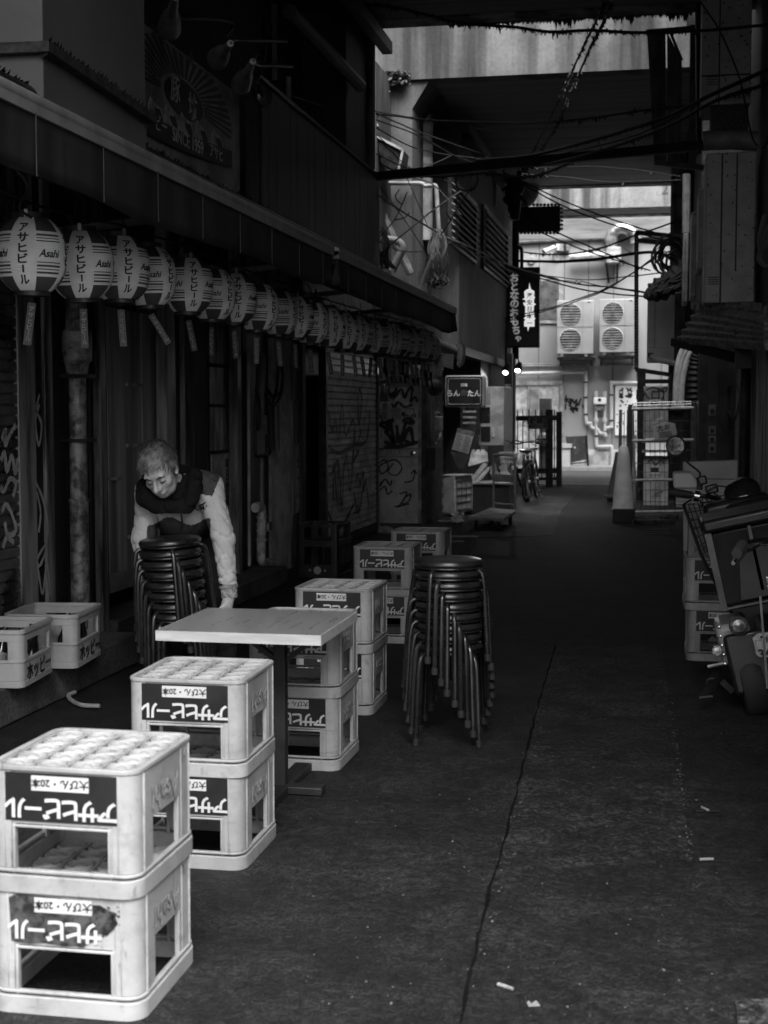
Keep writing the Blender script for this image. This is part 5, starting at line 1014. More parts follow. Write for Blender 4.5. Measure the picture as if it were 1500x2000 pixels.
b0 = PZ(1024, 985); bicycle((b0.x - .02, b0.y + .55, 0), R(172), 'city bicycle with a front basket parked by the shop cabinet, nearer one', 'bicycles by the gate', R(-3))
bicycle((b0.x + .05, b0.y + 1.7, 0), R(178), 'second city bicycle behind the nearer one beside the gate', 'bicycles by the gate', R(4))
def gate():
    y = 28.0; P = lambda u, v: PY(u, v, y); t = thing('iron_gate', 'open dark iron bar gate with a notice plate by the bicycles', 'gate', P(1055, 950))
    m = MB()
    for u in (1011, 1021, 1033, 1046, 1058): MB().cyl(P(u, 935), P(u, 800), .012, 6).build('bar', BMETAL, t)
    [MB().bar(P(1008, v), P(1094, v - 1), .05, .1).build('rail', BMETAL, t) for v in (817, 920)]; MB().bar(P(1040, 935), P(1092, 935), .05, .06).build('rail', BMETAL, t)
    for u, tp, w in ((1092, 804, .11), (1073, 800, .14)): m = MB(); m.bar(P(u, 951), P(u, tp), w, .1, (0, 1, 0)); m.build('post', BMETAL, t)
    m = MB(); m.cyl(P(1083, 935), P(1083, 800), .014, 6); m.build('bar', BMETAL, t)
    m = MB(); rectY(m, 1031, 816, 1070, 838, y - .06, .01); pl = m.build('notice_plate', M('notice_plate_grey', .32, .6), t); m = MB(); m.text('駐輪禁止', .13, P(1048, 822) + Vector((0, -.064, 0)), bold=.02); m.text('関係者以外立入禁止', .06, P(1048, 832) + Vector((0, -.064, 0)), bold=.02); m.build('lettering', SPRAY, pl)
gate()
# ------------------------------------------------------------ far wall across the road
def farwall():
    y = 37.0; P = lambda u, v, d=0: PY(u, v, y - d); t = thing('far_building', 'pale panelled building across the road at the end of the alley', 'building', (-2, y, 0)); zt = P(1100, 468).z
    m = MB(); m.box(-14, 12, y, y + .4, .05, 3.0); m.box(-14, 12, y, y + .4, 3.0, zt); m.build('wall', FARW, t, smooth=False)
    m = MB(); m.box(-14, 12, y - .15, y + .4, zt, 8.6); m.build('upper_beam', M('beam_concrete', .16, .85, var=.3, scale=2, stretch=(.3, 1, 3), stain=.3), t, smooth=False)
    m = MB()
    for u in (1004, 1052, 1101, 1148, 1197, 1244, 1292): a = P(u, 700); m.box(a.x - .012, a.x + .012, y - .006, y + .01, .1, zt)
    m.build('panel_seam', M('joint_grey', .12, .8), t); m = MB(); m.box(-14, 12, y - .05, y, .1, .5); m.build('plinth', M('plinth_grey', .45, .8), t)  # grey joints between the wall panels, and the plinth
    m = MB(); m.box(P(1152, 0).x, P(1195, 0).x, y - .09, y - .045, P(0, 912).z, P(0, 882).z); m.build('vent_panel', M('vent_panel_grey', .3, .7), t)
    # window and sliding door
    m = MB(); rectY(m, 1010, 545, 1100, 632, y - .05, .05); w_ = m.build('window', M('frame_alu', .4, .4, .4), t); m = MB(); rectY(m, 1012, 548, 1092, 625, y - .06, .015); m.build('pane', M('dim_glass', .09, .3), w_)
    m = MB(); rectY(m, 1005, 744, 1100, 752, y - .08, .08); rectY(m, 1092, 750, 1101, 905, y - .08, .08); rectY(m, 1030, 752, 1034, 905, y - .08, .06); d_ = m.build('door', M('door_alu', .35, .4, .3), t); m = MB(); rectY(m, 1005, 752, 1030, 905, y - .02, .03); rectY(m, 1034, 752, 1092, 905, y - .03, .03); m.build('door_pane', M('door_glass', .42, .25), d_)
    m = MB(); rectY(m, 1034, 760, 1052, 905, y - .045, .012); m.build('blind', M('blind_grey', .2, .6), d_)
    # pipes fixed to the wall
    t = thing('wall_pipe', 'pale pipe run with elbows stepping down the far wall beside the gas meter', 'pipe', P(1145, 840)); pm = M('far_pipe', .5, .5, var=.1)
    MB().tube(smoothpath([P(u, v, .12) for u, v in [(1010, 730), (1080, 728), (1138, 727), (1144, 731), (1144, 790), (1145, 823), (1148, 827), (1154, 827), (1156, 835), (1166, 838), (1172, 846), (1182, 847), (1182, 852)]], 3), .045, 8).build('pipe', pm, t)
    MB().tube(smoothpath([P(u, v, .12) for u, v in [(1182, 836), (1193, 834), (1194, 828), (1194, 752), (1198, 748), (1246, 748)]], 3), .045, 8).build('pipe', pm, t); MB().tube(smoothpath([P(u, v, .12) for u, v in [(1165, 838), (1165, 868), (1168, 872), (1192, 872), (1195, 876), (1195, 910)]], 3), .045, 8).build('pipe', pm, t)
    m = MB(); [m.cyl(P(u, v, .12), P(u, v + 3, .12), .06, 10) for u, v in ((1144, 745), (1144, 775), (1144, 808), (1194, 770), (1194, 820), (1165, 850))]; m.build('clamp', BMETAL, t)
    m = MB(); [m.tube([P(1005, v0, .05), P(1240, v1, .05)], .018, 6) for v0, v1 in ((711, 712), (715, 714))]; tag(m.build('wall_conduit', M('conduit_far', .25, .6)), 'pair of thin conduits along the far wall under the air conditioners', 'conduit')
    m = MB(); m.tube(smoothpath([P(u, v, .1) for u, v in [(1005, 473), (1100, 468), (1172, 465), (1180, 467), (1190, 476)]], 3), .05, 8); tag(m.build('wall_conduit', M('gutter_far', .12, .6)), 'dark gutter pipe along the top of the pale far wall', 'pipe')
    t = thing('gas_meter', 'white gas meter with two legs on the far wall', 'meter', P(1172, 840)); m = MB(); rectY(m, 1159, 776, 1184, 790, y - .3, .25); m.build('meter_body', M('meter_white', .8, .4, var=.05), t, bevel=.03); m = MB(); rectY(m, 1168, 778, 1174, 784, y - .31, .01); m.build('dial', BLACK, t)
    m = MB(); rectY(m, 1162, 793, 1182, 801, y - .22, .2); m.build('bracket', GMETAL, t)
    for u in (1164, 1181): m = MB(); m.tube([P(u, 764, .15), P(u, 777, .15)], .05, 8); m.tube([P(u, 790, .15), P(u, 842, .15)], .035, 8); m.cyl(P(u, 816, .15), P(u, 824, .15), .06, 10); m.build('leg', pm, t)
    # sticker board
    t = thing('sticker_board', 'white notice board covered in black stickers on the far wall', 'board', P(1222, 845)); m = MB(); rectY(m, 1201, 752, 1244, 850, y - .08, .06); m.build('board', M('board_white', .75, .5, var=.06), t); r2 = random.Random(3)
    for k in range(42):
        u, v = r2.uniform(1203, 1238), r2.uniform(755, 842); w, h = r2.uniform(1.2, 5), r2.uniform(1.2, 5); m = MB(); rectY(m, u, v, u + w, v + h, y - .085 - .001 * (k % 5), .003); m.build('sticker', LABELD if k % 4 else GMETAL, t)
    for u in (1209, 1226): m = MB(); rectY(m, u, 761, u + 8, 777, y - .092, .003); s_ = m.build('sticker', SPRAY, t); m = MB(); rectY(m, u + 1.5, 764, u + 6.5, 768, y - .094, .002); m.build('print', LABELW, s_)
    # graffiti on the wall is paint: part of the building
    grafY(bpy.data.objects['far_building'], [[(1106, 772), (1105, 785), (1109, 779), (1103, 779)], [(1109, 783), (1116, 790), (1112, 778), (1120, 785), (1118, 779), (1122, 788), (1126, 780), (1127, 793), (1135, 778)], [(1110, 790), (1122, 800), (1114, 800), (1130, 798)], [(1105, 788), (1104, 800)], [(1120, 795), (1128, 803), (1124, 792), (1133, 790)], [(1113, 797), (1121, 806)], [(1138, 790), (1139, 798)]], y - .012, SPRAY, .04)
    # ducts
    t = thing('exhaust_duct', 'ribbed silver exhaust duct arching out of the far wall', 'duct', P(1195, 545)); dm = M('silver_duct', .4, .3, .8, var=.2, scale=6, bump=.05); pts = smoothpath([P(u, v, .35) for u, v in [(1194, 486), (1194, 468), (1197, 455), (1206, 447), (1219, 446), (1231, 451), (1240, 462), (1242, 475)]], 4); rs = [.155 + .006 * (i % 4 == 0) for i in range(len(pts))]
    MB().tube(pts, rs, 20).build('arch', dm, t); m = MB(); rectY(m, 1184, 482, 1213, 513, y - .55, .5); m.build('fan_box', M('fan_box', .35, .45, .2), t, bevel=.01); m = MB(); rectY(m, 1191, 492, 1198, 497, y - .56, .01); m.build('plate', LABELW, t); MB().cyl(P(1113, 503, .3), P(1186, 500, .3), .13, 18).build('side_duct', M('duct_grimy', .3, .45, .4, var=.35, stain=.5), t)
    [MB().bar(P(u, 513, .3), P(u + d, 552, .05), .05, .05).build('bracket', BMETAL, t) for u, d in ((1184, 5), (1206, -1))]
    m = MB(); m.bar(P(1213, 482, .3), P(1243, 500, .3), .1, .03); m.build('strut', BMETAL, t)
    # cctv
    t = thing('security_camera', 'white bullet security camera on the far wall', 'camera', P(1072, 490, .3)); d = (P(1062, 491, .6) - P(1082, 482, .3)).normalized(); MB().lathe([(.055, 0), (.06, .02), (.06, .3), (.07, .3), (.07, .42), (.055, .42), (.05, .38)], P(1082, 483, .3), d, 14).build('body', LABELW, t); m = MB(); rectY(m, 1086, 476, 1094, 489, y - .12, .1); m.build('mount', LABELW, t); m = MB(); m.bar(P(1082, 483, .3), P(1088, 482, .1), .04, .04); m.build('arm', LABELW, t)
    t = thing('junction_box', 'dark junction box beside the security camera', 'box', P(1103, 490, .1)); m = MB(); rectY(m, 1093, 476, 1112, 490, y - .15, .13); m.build('casing', GMETAL, t); m = MB(); rectY(m, 1101, 475, 1106, 490, y - .165, .014); m.build('cover_strip', BMETAL, t)
    for u, v, lb in ((1038, 508, 'round wall vent just above the tall vertical sign'), (1088, 503, 'round wall vent near the silver side duct')): t = thing('round_vent', lb, 'vent', P(u, v)); MB().lathe([(.1, 0), (.105, .05), (.09, .06), (.001, .05)], P(u, v), (0, -1, 0), 18).build('cap', M('vent_grey', .25, .5), t)
    # outdoor units
    def unit(u0, v0, u1, v1, label):
        yy = 36.3; a, b = PY(u0, v1, yy), PY(u1, v0, yy); W, H = b.x - a.x, b.z - a.z; t = thing('outdoor_unit', label, 'air conditioner', (a.x, yy, a.z)); m = MB(); m.box(a.x, b.x, yy, yy + .4, a.z, b.z); m.build('casing', M('unit_white', .38, .5, var=.06, scale=3, stain=.1), t, bevel=.02)
        for k in (0, 1):
            c = Vector((a.x + W * .37, yy - .004, a.z + H * (.27 + .47 * k))); r = W * .285; f = MB().lathe([(r, 0), (r, -.0), (.001, 0.0005)], c, (0, -1, 0), 32).build('fan_opening', M('fan_dark', .03, .5, var=.3, scale=6), t)
            m = MB(); m.lathe([(r * 1.0, -.002), (r * 1.03, .012), (r * 1.08, -.002)], c, (0, -1, 0), 32, cap=False)
            for i in range(8): z = (i - 3.5) * r * .25; h = math.sqrt(max(.01, r * r - z * z)); m.tube([c + Vector((-h, -.015, z)), c + Vector((h, -.015, z))], .006, 5)
            m.build('guard', M('guard_white', .5, .4), f); m = MB()
            for i in range(3):
                q = i * 2.1 + k; m.prism([c + Vector((math.cos(q + e) * rr, -.003, math.sin(q + e) * rr)) for e, rr in ((0, r * .2), (.1, r * .9), (.75, r * .92), (1.0, r * .25))], (0, -.003, 0))
            m.build('blade', M('blade_grey', .1, .5), f)
        m = MB(); m.box(b.x - W * .30, b.x - W * .292, yy - .004, yy, a.z, b.z); m.box(a.x, b.x, yy - .006, yy, a.z + H * .5, a.z + H * .51); m.build('seam', GMETAL, t); m = MB(); m.box(b.x - W * .17, b.x - W * .1, yy - .005, yy, b.z - H * .05, b.z - H * .03); m.build('badge', BLACK, t)
        m = MB(); [m.box(a.x + W * f - .04, a.x + W * f + .04, yy, yy + .35, a.z - .06, a.z) for f in (.15, .8)]; m.build('foot', GMETAL, t)
    unit(1087, 586, 1160, 692, 'twin fan outdoor unit next to the dim window on the pale far wall'); unit(1170, 583, 1242, 689, 'twin fan outdoor unit on the far wall, partly behind the slotted post')
    t = thing('unit_bracket', 'dark shelf bracket under the twin fan units', 'bracket', P(1160, 712)); m = MB(); rectY(m, 1088, 697, 1160, 703, 36.25, .7); rectY(m, 1168, 694, 1242, 700, 36.25, .7); m.build('shelf', BMETAL, t); m = MB(); [m.bar(P(u, 700, .7), P(u, 712, .05), .05, .05) for u in (1095, 1155, 1175, 1235)]; m.build('strut', BMETAL, t)
    # things before the wall
    t = thing('leaning_board', 'dark leaning signboard on legs before the far wall', 'sign', PZ(1128, 917)); yy = 36.2; m = MB(); m.prism([PY(u, v, yy) for u, v in [(1105, 853), (1144, 851), (1148, 897), (1113, 904)]], (0, .05, 0)); m.build('board', M('lean_dark', .04, .5), t); m = MB(); m.bar(PY(1145, 850, yy), PY(1149, 915, yy), .05, .05); m.bar(PY(1106, 852, yy + .1), PY(1114, 908, yy + .1), .04, .04); m.bar(PY(1114, 906, yy), PY(1148, 902, yy), .03, .03); m.build('leg', BMETAL, t)
    m = MB(); rectY(m, 1121, 872, 1124, 876, yy - .01, .01); m.build('tag', LABELW, t)
    t = thing('counter', 'pale counter with a white top before the sliding door of the far wall', 'counter', PZ(1075, 920)); m = MB(); rectY(m, 1030, 873, 1113, 917, 35.9, .5); m.build('base', M('counter_base', .5, .7, var=.12), t); m = MB(); rectY(m, 1010, 867, 1116, 874, 35.85, .7); m.build('top', LABELW, t)
    t = thing('dark_cabinet', 'tall narrow dark cabinet standing before the sliding door', 'cabinet', PZ(1064, 925)); m = MB(); rectY(m, 1052, 778, 1076, 925, 33, .3); m.build('body', M('cab_dark', .045, .5, var=.2), t, bevel=.01); m = MB(); m.lathe([(.16, 0), (.15, .08), (.1, .12), (.001, .13)], PY(1062, 858, 33), (0, -1, 0), 18); m.build('helmet_hook', M('cab_round', .1, .4), t)
farwall()
# ------------------------------------------------------------ right side of the alley
RX = .98
rb = thing('timber_building', 'dark plank clad timber building behind the scooter', 'building', (3, 14, 0))
m = MB(); m.box(RX, 6, 2.5, 24.3, 0, 9.5); m.build('wall', M('right_wall', .03, .65, var=.6, scale=4, stretch=(1, 1, .12), bump=.4, stain=.4), rb, smooth=False)
m = MB()
for i in range(24):
    y = 12.6 + i * .27; m.box(RX - .022 - .008 * (i % 3), RX, y, y + .262, 0, 2.45)
m.build('plank_cladding', M('grained_plank', .16, .6, var=.8, scale=5, stretch=(1, 1, .16), bump=.5, stain=.4), rb, smooth=False)
m = MB(); m.box(RX - .5, RX, 19.2, 24.3, 0, 5.4); m.build('side_bay', M('bay_wall', .022, .7, var=.6, scale=4), rb)
for u, w in ((1455, .06), (1405, .04), (1412, .03)):
    m = MB(); p = PX(u, 800, RX - .1); m.cyl((RX - .1, p.y, 0), (RX - .1, p.y, 2.5), w, 10); m.build('wall_pipe', BMETAL if u != 1412 else M('pipe_dimgrey', .09, .5), rb)
far_r = thing('corner_building', 'dark corner building behind the steel rack with pale downpipes', 'building', (3, 27, 0))
m = MB(); m.box(.12, 6, 24.9, 28.4, 0, 5.9); m.build('wall', M('corner_wall', .045, .7, var=.6, scale=3, stretch=(1, 1, .3), stain=.5), far_r)
m = MB()
for u, w, mm in ((1313, .05, 0), (1325, .07, 1), (1333, .04, 0)): p = PY(u, 600, 24.8); m.cyl((p.x, 24.8, 1.5), (p.x, 24.8, 5.8), w, 10)
m.build('downpipe', M('corner_pipe', .2, .5, var=.5, stain=.5), far_r)
def acbox(name, label, u0, v0, u1, v1, y, depth, mat, vent=None, seam=None, spots=0):
    a, b = PY(u0, v1, y), PY(u1, v0, y); t = thing(name, label, 'air conditioner', (a.x, y, a.z)); m = MB(); m.box(a.x, b.x, y, y + depth, a.z, b.z); m.build('casing', mat, t, bevel=.012)
    if vent:
        m = MB()
        for i in range(4): rectY(m, vent[0], vent[1] + i * vent[4], vent[2], vent[1] + i * vent[4] + vent[4] * .5, y - .003, .005)
        m.build('vent_slots', BLACK, t)
    if seam:
        m = MB()
        for q in seam: rectY(m, *q, y - .0025, .004)
        m.build('seam', M('seam_black', .015, .6), t)
    if spots:
        m = MB(); r2 = random.Random(int(u0 + v0))
        for i in range(spots):
            u, v = u0 + (u1 - u0) * (1 - r2.random() ** 1.6 * .95) - 1, r2.uniform(v0 + 3, v1 - 3); c = PY(u, v, y - .003); s = r2.uniform(.002, .011)
            m.prism([c + Vector((s * math.cos(k * 1.05) * r2.uniform(.5, 1.3), 0, s * math.sin(k * 1.05) * r2.uniform(.5, 1.8))) for k in range(6)], (0, -.001, 0))
        tag(m.build('rust_spots', M('rust_black', .012, .8), t), None, None, kind='stuff')
    return t
UG = M('unit_grey', .34, .5, .1, var=.14, scale=3, bump=.03, stain=.3); yU = 15.3
acbox('outdoor_unit', 'big rust-spotted grey outdoor unit on the bracket over the slatted canopy', 1375, 296, 1478, 592, yU, .8, UG, (1383, 541, 1404, 0, 4.2), [(1408, 300, 1409.4, 592), (1374, 539, 1468, 540.4), (1438, 300, 1438.8, 530)], 90)
acbox('outdoor_unit', 'rust-spotted grey outdoor unit above the fat duct elbow', 1369, -40, 1470, 206, yU, .8, UG, (1380, 149, 1402, 0, 5), [(1405, -40, 1406.2, 206), (1370, 146, 1466, 147)], 100)
def upper_right():
    y = yU; P = lambda u, v: PY(u, v, y); t = thing('duct_collar', 'fat rounded duct elbow between the two rust-spotted units', 'duct', P(1425, 290)); MB().tube(smoothpath([P(1374, 276), P(1390, 274), P(1440, 273), P(1480, 276)], 4), .1, 14).build('elbow', M('collar_grey', .18, .55, var=.3, stain=.4), t); m = MB(); rectY(m, 1388, 206, 1462, 262, y + .1, .4); m.build('neck', M('neck_dark', .03, .6, var=.8, scale=30), t)
    t = thing('old_signboard', 'rotten dark upright signboard hanging out above the alley', 'sign', PY(1310, 315, 17)); y = 17; P = lambda u, v: PY(u, v, y); bmx = M('rotten_board', .05, .7, var=.8, scale=8, stretch=(1, 1, .2), bump=.6)
    m = MB(); m.prism([P(u, v) for u, v in [(1264, 64), (1300, 60), (1302, 318), (1278, 318)]], (0, .25, 0)); m.build('panel', bmx, t); m = MB(); m.prism([P(u, v) for u, v in [(1303, 62), (1332, 120), (1328, 318), (1304, 320)]], (0, .2, 0)); m.build('torn_panel', bmx, t); m = MB(); m.bar(P(1262, 64), P(1372, 55), .06, .06); m.bar(P(1278, 318), P(1375, 328), .06, .06); m.bar(P(1355, 50), P(1352, 320), .08, .08, (0, 1, 0)); m.bar(P(1310, 65), P(1332, 118), .03, .03); m.build('frame', BMETAL, t)
    m = MB(); rectY(m, 1341, 15, 1358, 54, 17.1, .01); tag(m.build('wire_mesh_panel', M('mesh_grey', .3, .6, var=.5, scale=60)), 'small pale mesh panel under the viaduct edge by the rotten signboard', 'mesh')
    tubes('vertical_conduit', 'dark vertical conduits beside the rotten signboard', 'pipe', [[PY(1363, 10, 16), PY(1365, 300, 16)], [PY(1369, 20, 16), PY(1370, 200, 16)]], .03, BMETAL)
    # wall-mounted units seen edge-on, stepping away
    for k, (u0, v0, u1, v1, yy, lb) in enumerate([(1333, 455, 1345, 590, 18.6, 'lowest of three narrow louvred units beside the big grey unit'), (1348, 414, 1362, 580, 17.2, 'middle narrow louvred unit of three beside the big grey unit'), (1362, 368, 1376, 525, 16.2, 'tallest narrow louvred unit touching the big grey unit')]):
        t = acbox('outdoor_unit', lb, u0, v0, u1, v1, yy, .7, M('unit_dim', .26, .5, .1, var=.3, stain=.4)); m = MB(); rectY(m, u0 + 4, v0 + 12, u0 + 6.5, v1 - 8, yy - .003, .005); m.build('vent_slot', BLACK, t)
    tubes('wall_conduit', 'pale conduit dropping past the narrow louvred units', 'pipe', [[PY(1341, 340, 18.9), PY(1340, 455, 18.9)]], .05, M('conduit_pale', .22, .5))
    # slatted canopy
    t = thing('slatted_canopy', 'dirty slatted canopy under the big outdoor unit', 'canopy', PY(1430, 690, 14.5)); m = MB(); cm = M('canopy_slat', .2, .6, var=.6, scale=14, bump=.3, stain=.4)
    for i in range(5): m = MB(); m.bar(PY(1372 - 9 * i, 604 + 14 * i, 16.2 - .1 * i), PY(1510, 632 + 10 * i, 13.4 - .1 * i), .16, .07, (-.3, -.2, 1)); m.build('slat', cm, t)
    m = MB(); m.bar(PY(1372, 598, 16), PY(1500, 600, 15), .3, .08); m.build('shelf', cm, t); m = MB(); m.bar(PY(1320, 668, 15.8), PY(1440, 700, 14.5), .12, .08); m.bar(PY(1450, 650, 14), PY(1452, 720, 14), .15, .1, (0, 1, 0)); m.build('bracket', BLACK, t)
    t = thing('rope_coil', 'pale coil of hose hanging beside the big grey outdoor unit', 'hose', PY(1492, 470, 13.6))
    for d in (0, 5): MB().tube(smoothpath([PY(1493 + d, 420, 13.6), PY(1484 + d, 450, 13.6), PY(1481 + d, 478, 13.6), PY(1488 + d, 488, 13.6), PY(1498 + d, 470, 13.6), PY(1500 + d, 440, 13.6), PY(1481 + d, 500, 13.6), PY(1490 + d, 518, 13.6), PY(1503 + d, 516, 13.6)], 5), .016, 8).build('loop', M('hose_grey', .1, .6), t)
    # lower wall: hoses, flex duct, coil, stickers
    for k, pts in enumerate([[(1366, 664), (1345, 680), (1332, 705), (1325, 745), (1323, 800)], [(1372, 666), (1352, 684), (1340, 710), (1332, 750), (1330, 800)], [(1362, 664), (1340, 676), (1327, 702), (1321, 745), (1320, 800)]]): tubes('insulated_hose', ['middle', 'innermost', 'outermost'][k] + ' of three pale insulated hoses curving down behind the mesh panel', 'hose', [smoothpath([PY(u, v, 20.6) for u, v in pts], 5)], .045, M('hose_pale_grey', .38, .6, var=.2, stain=.3))
    p = smoothpath([PY(u, v, 20.2) for u, v in [(1385, 672), (1368, 690), (1360, 715), (1357, 760), (1358, 800)]], 8); tubes('flexible_duct', 'black ribbed flexible duct beside the pale hoses', 'duct', [p], [.1 + .02 * (i % 2) for i in range(len(p))], BLACK, n=14)
    t = thing('cable_coil', 'looped black cables hanging on the plank wall', 'cables', PX(1432, 820, RX - .08))
    for k in range(5): MB().tube(smoothpath([PX(u, v, RX - .08 - .01 * k) for u, v in [(1428 - k, 752), (1422 - k, 790), (1424 + k, 812), (1433, 822 - k * 2), (1441 + k, 800), (1444, 770), (1440, 752)]], 5), .012, 6).build('loop', CABLE, t)
    m = MB(); q = PY(1390, 830, 19.1); rectY(m, 1378, 700, 1404, 1000, 19.15, .05); bd = tag(m.build('black_board', M('board_black', .02, .5)), 'narrow black board with four pasted pictures behind the mesh panel', 'board')
    for i, (v, h) in enumerate([(790, 22), (832, 16), (851, 12), (866, 18)]):
        t = thing('pasted_picture', ['round', 'heart', 'small square', 'striped'][i] + ' picture pasted on the narrow black board, number %d from its top' % (i + 1), 'sticker', PY(1391, v + h, 19.1)); m = MB(); rectY(m, 1384, v, 1398, v + h, 19.13, .01); m.build('card', M('card_dim', .17, .6, var=.2), t); m = MB(); c = PY(1391, v + h / 2, 19.12); m.lathe([(.03, 0), (.028, .004), (.001, .005)], c + Vector((0, 0, -.01)), (0, -1, 0), 12); m.build('mark', BLACK, t)
upper_right()
def rack():
    y = 24.3; P = lambda u, v: PY(u, v, y); t = thing('steel_rack', 'slotted steel angle rack carrying the tall plain unit', 'rack', P(1275, 1000))
    m = MB(); m.bar(P(1243, 722), P(1243, 455), .07, .05, (0, 1, 0)); pst = m.build('post', BMETAL, t); m = MB()
    for i in range(44): rectY(m, 1241.8, 460 + i * 5.9, 1244.2, 463 + i * 5.9, y - .04, .008)
    m.build('slots', M('slot_pale', .4, .6), pst); m = MB(); m.bar(P(1252, 1000), P(1253, 720), .14, .14, (0, 1, 0)); m.build('post', BMETAL, t)
    for a, b in (((1241, 454), (1312, 461)), ((1246, 470), (1312, 476)), ((1241, 722), (1310, 732)), ((1252, 745), (1312, 745))): m = MB(); m.bar(P(*a), P(*b), .1, .07); m.build('beam', BMETAL, t)
    acbox('outdoor_unit', 'tall plain grey unit on the steel rack with a pale hose from its base', 1263, 552, 1319, 707, 24.0, .6, M('rack_unit', .4, .5, .1, var=.1), None, [(1279, 555, 1279.6, 680), (1264, 678, 1318, 678.8)])
    m = MB(); rectY(m, 1265, 689, 1276, 699, 23.99, .01); tag(m.build('hose_outlet', BLACK, bpy.data.objects['steel_rack']), None, None)
    tubes('drain_hose', 'pale hose leaving the base of the tall grey unit', 'hose', [smoothpath([PY(u, v, 23.8) for u, v in [(1269, 695), (1280, 702), (1300, 706), (1322, 711)]], 5)], .045, M('hose_pale_grey', .2))
    for k, (v0, v1, lb) in enumerate([(754, 856, 'upper grey graffiti covered locker cabinet behind the mesh panel'), (892, 1000, 'lower grey locker cabinet behind the mesh panel')]):
        yy = 22.6; t = thing('locker_cabinet', lb, 'cabinet', PY(1280, v1, yy)); m = MB(); rectY(m, 1256, v0, 1306, v1, yy, .5); m.build('body', M('locker_grey', .24, .6, var=.3, scale=4, stain=.4), t, bevel=.01); m = MB(); rectY(m, 1268, v0 + 26 - 8 * k, 1291, v0 + 40 - 6 * k, yy - .012, .01); m.build('price_plate', M('plate_white', .42, .5), t); m = MB(); rectY(m, 1271, v0 + 29 - 8 * k, 1287, v0 + 36 - 6 * k, yy - .016, .006); m.build('display', BLACK, t)
        if k == 0: m = MB(); m.text('【入口】', .16, PY(1270, 771, yy - .012), bold=.015); m.build('lettering', SPRAY, t); grafY(t, [[(1262, 762), (1275, 757), (1290, 760), (1302, 757), (1298, 766), (1285, 762)]], yy - .004, SPRAY, .02)
        else: grafY(t, [[(1264, 905), (1272, 898), (1280, 908), (1290, 899), (1298, 906)]], yy - .004, SPRAY, .02)
        m = MB(); rectY(m, 1272, v0 + 46, 1290, v0 + 80, yy - .006, .004); m.build('panel', M('locker_panel', .2, .6, var=.2), t)
    for v in (861, 880): m = MB(); rectY(m, 1254, v, 1308, v + 4, 22.5, .5); tag(m.build('rack_shelf', GMETAL), ('upper' if v < 870 else 'lower') + ' thin shelf edge between the two locker cabinets', 'shelf')
    # net-wrapped bundle
    t = thing('net_bundle', 'black net wrapped bundle tapering to a tied point over the rack', 'bundle', PY(1300, 550, 21.5)); pts = smoothpath([PY(u, v, 21.5) for u, v in [(1256, 579), (1268, 576), (1290, 565), (1320, 545), (1345, 525)]], 6); MB().tube(pts, [.015 + .16 * min(1, i / len(pts) * 2.2) * (1 + .15 * math.sin(i * 1.7)) for i in range(len(pts))], 14).build('net', M('net_black', .02, .8, var=.7, scale=18, bump=.8), t); m = MB()
    for i in range(16): a = PY(rnd.uniform(1262, 1340), rnd.uniform(540, 585), 21.3); m.tube(smoothpath([a, a + Vector((.1, 0, rnd.uniform(0, .1))), a + Vector((.22, 0, rnd.uniform(.05, .2)))], 4), .01, 5)
    m.build('cord', CABLE, t)
    t = thing('cable_coils', 'heap of coiled cables on the top of the steel rack', 'cables', PY(1308, 500, 22.5))
    for k in range(13):
        c = PY(1308 + rnd.uniform(-14, 16), 503 + rnd.uniform(-12, 14), 22.4 + rnd.uniform(-.2, .2)); a0 = rnd.uniform(0, 3); r0 = rnd.uniform(.12, .27)
        MB().tube([c + Vector((r0 * math.cos(q * .42) * (.75 + .2 * math.sin(a0)), .04 * math.sin(q * .8 + a0), r0 * math.sin(q * .42))) for q in range(15)], rnd.choice([.01, .014, .02]), 6, closed=True).build('coil', CABLEG if k % 4 == 0 else CABLE, t)
rack()
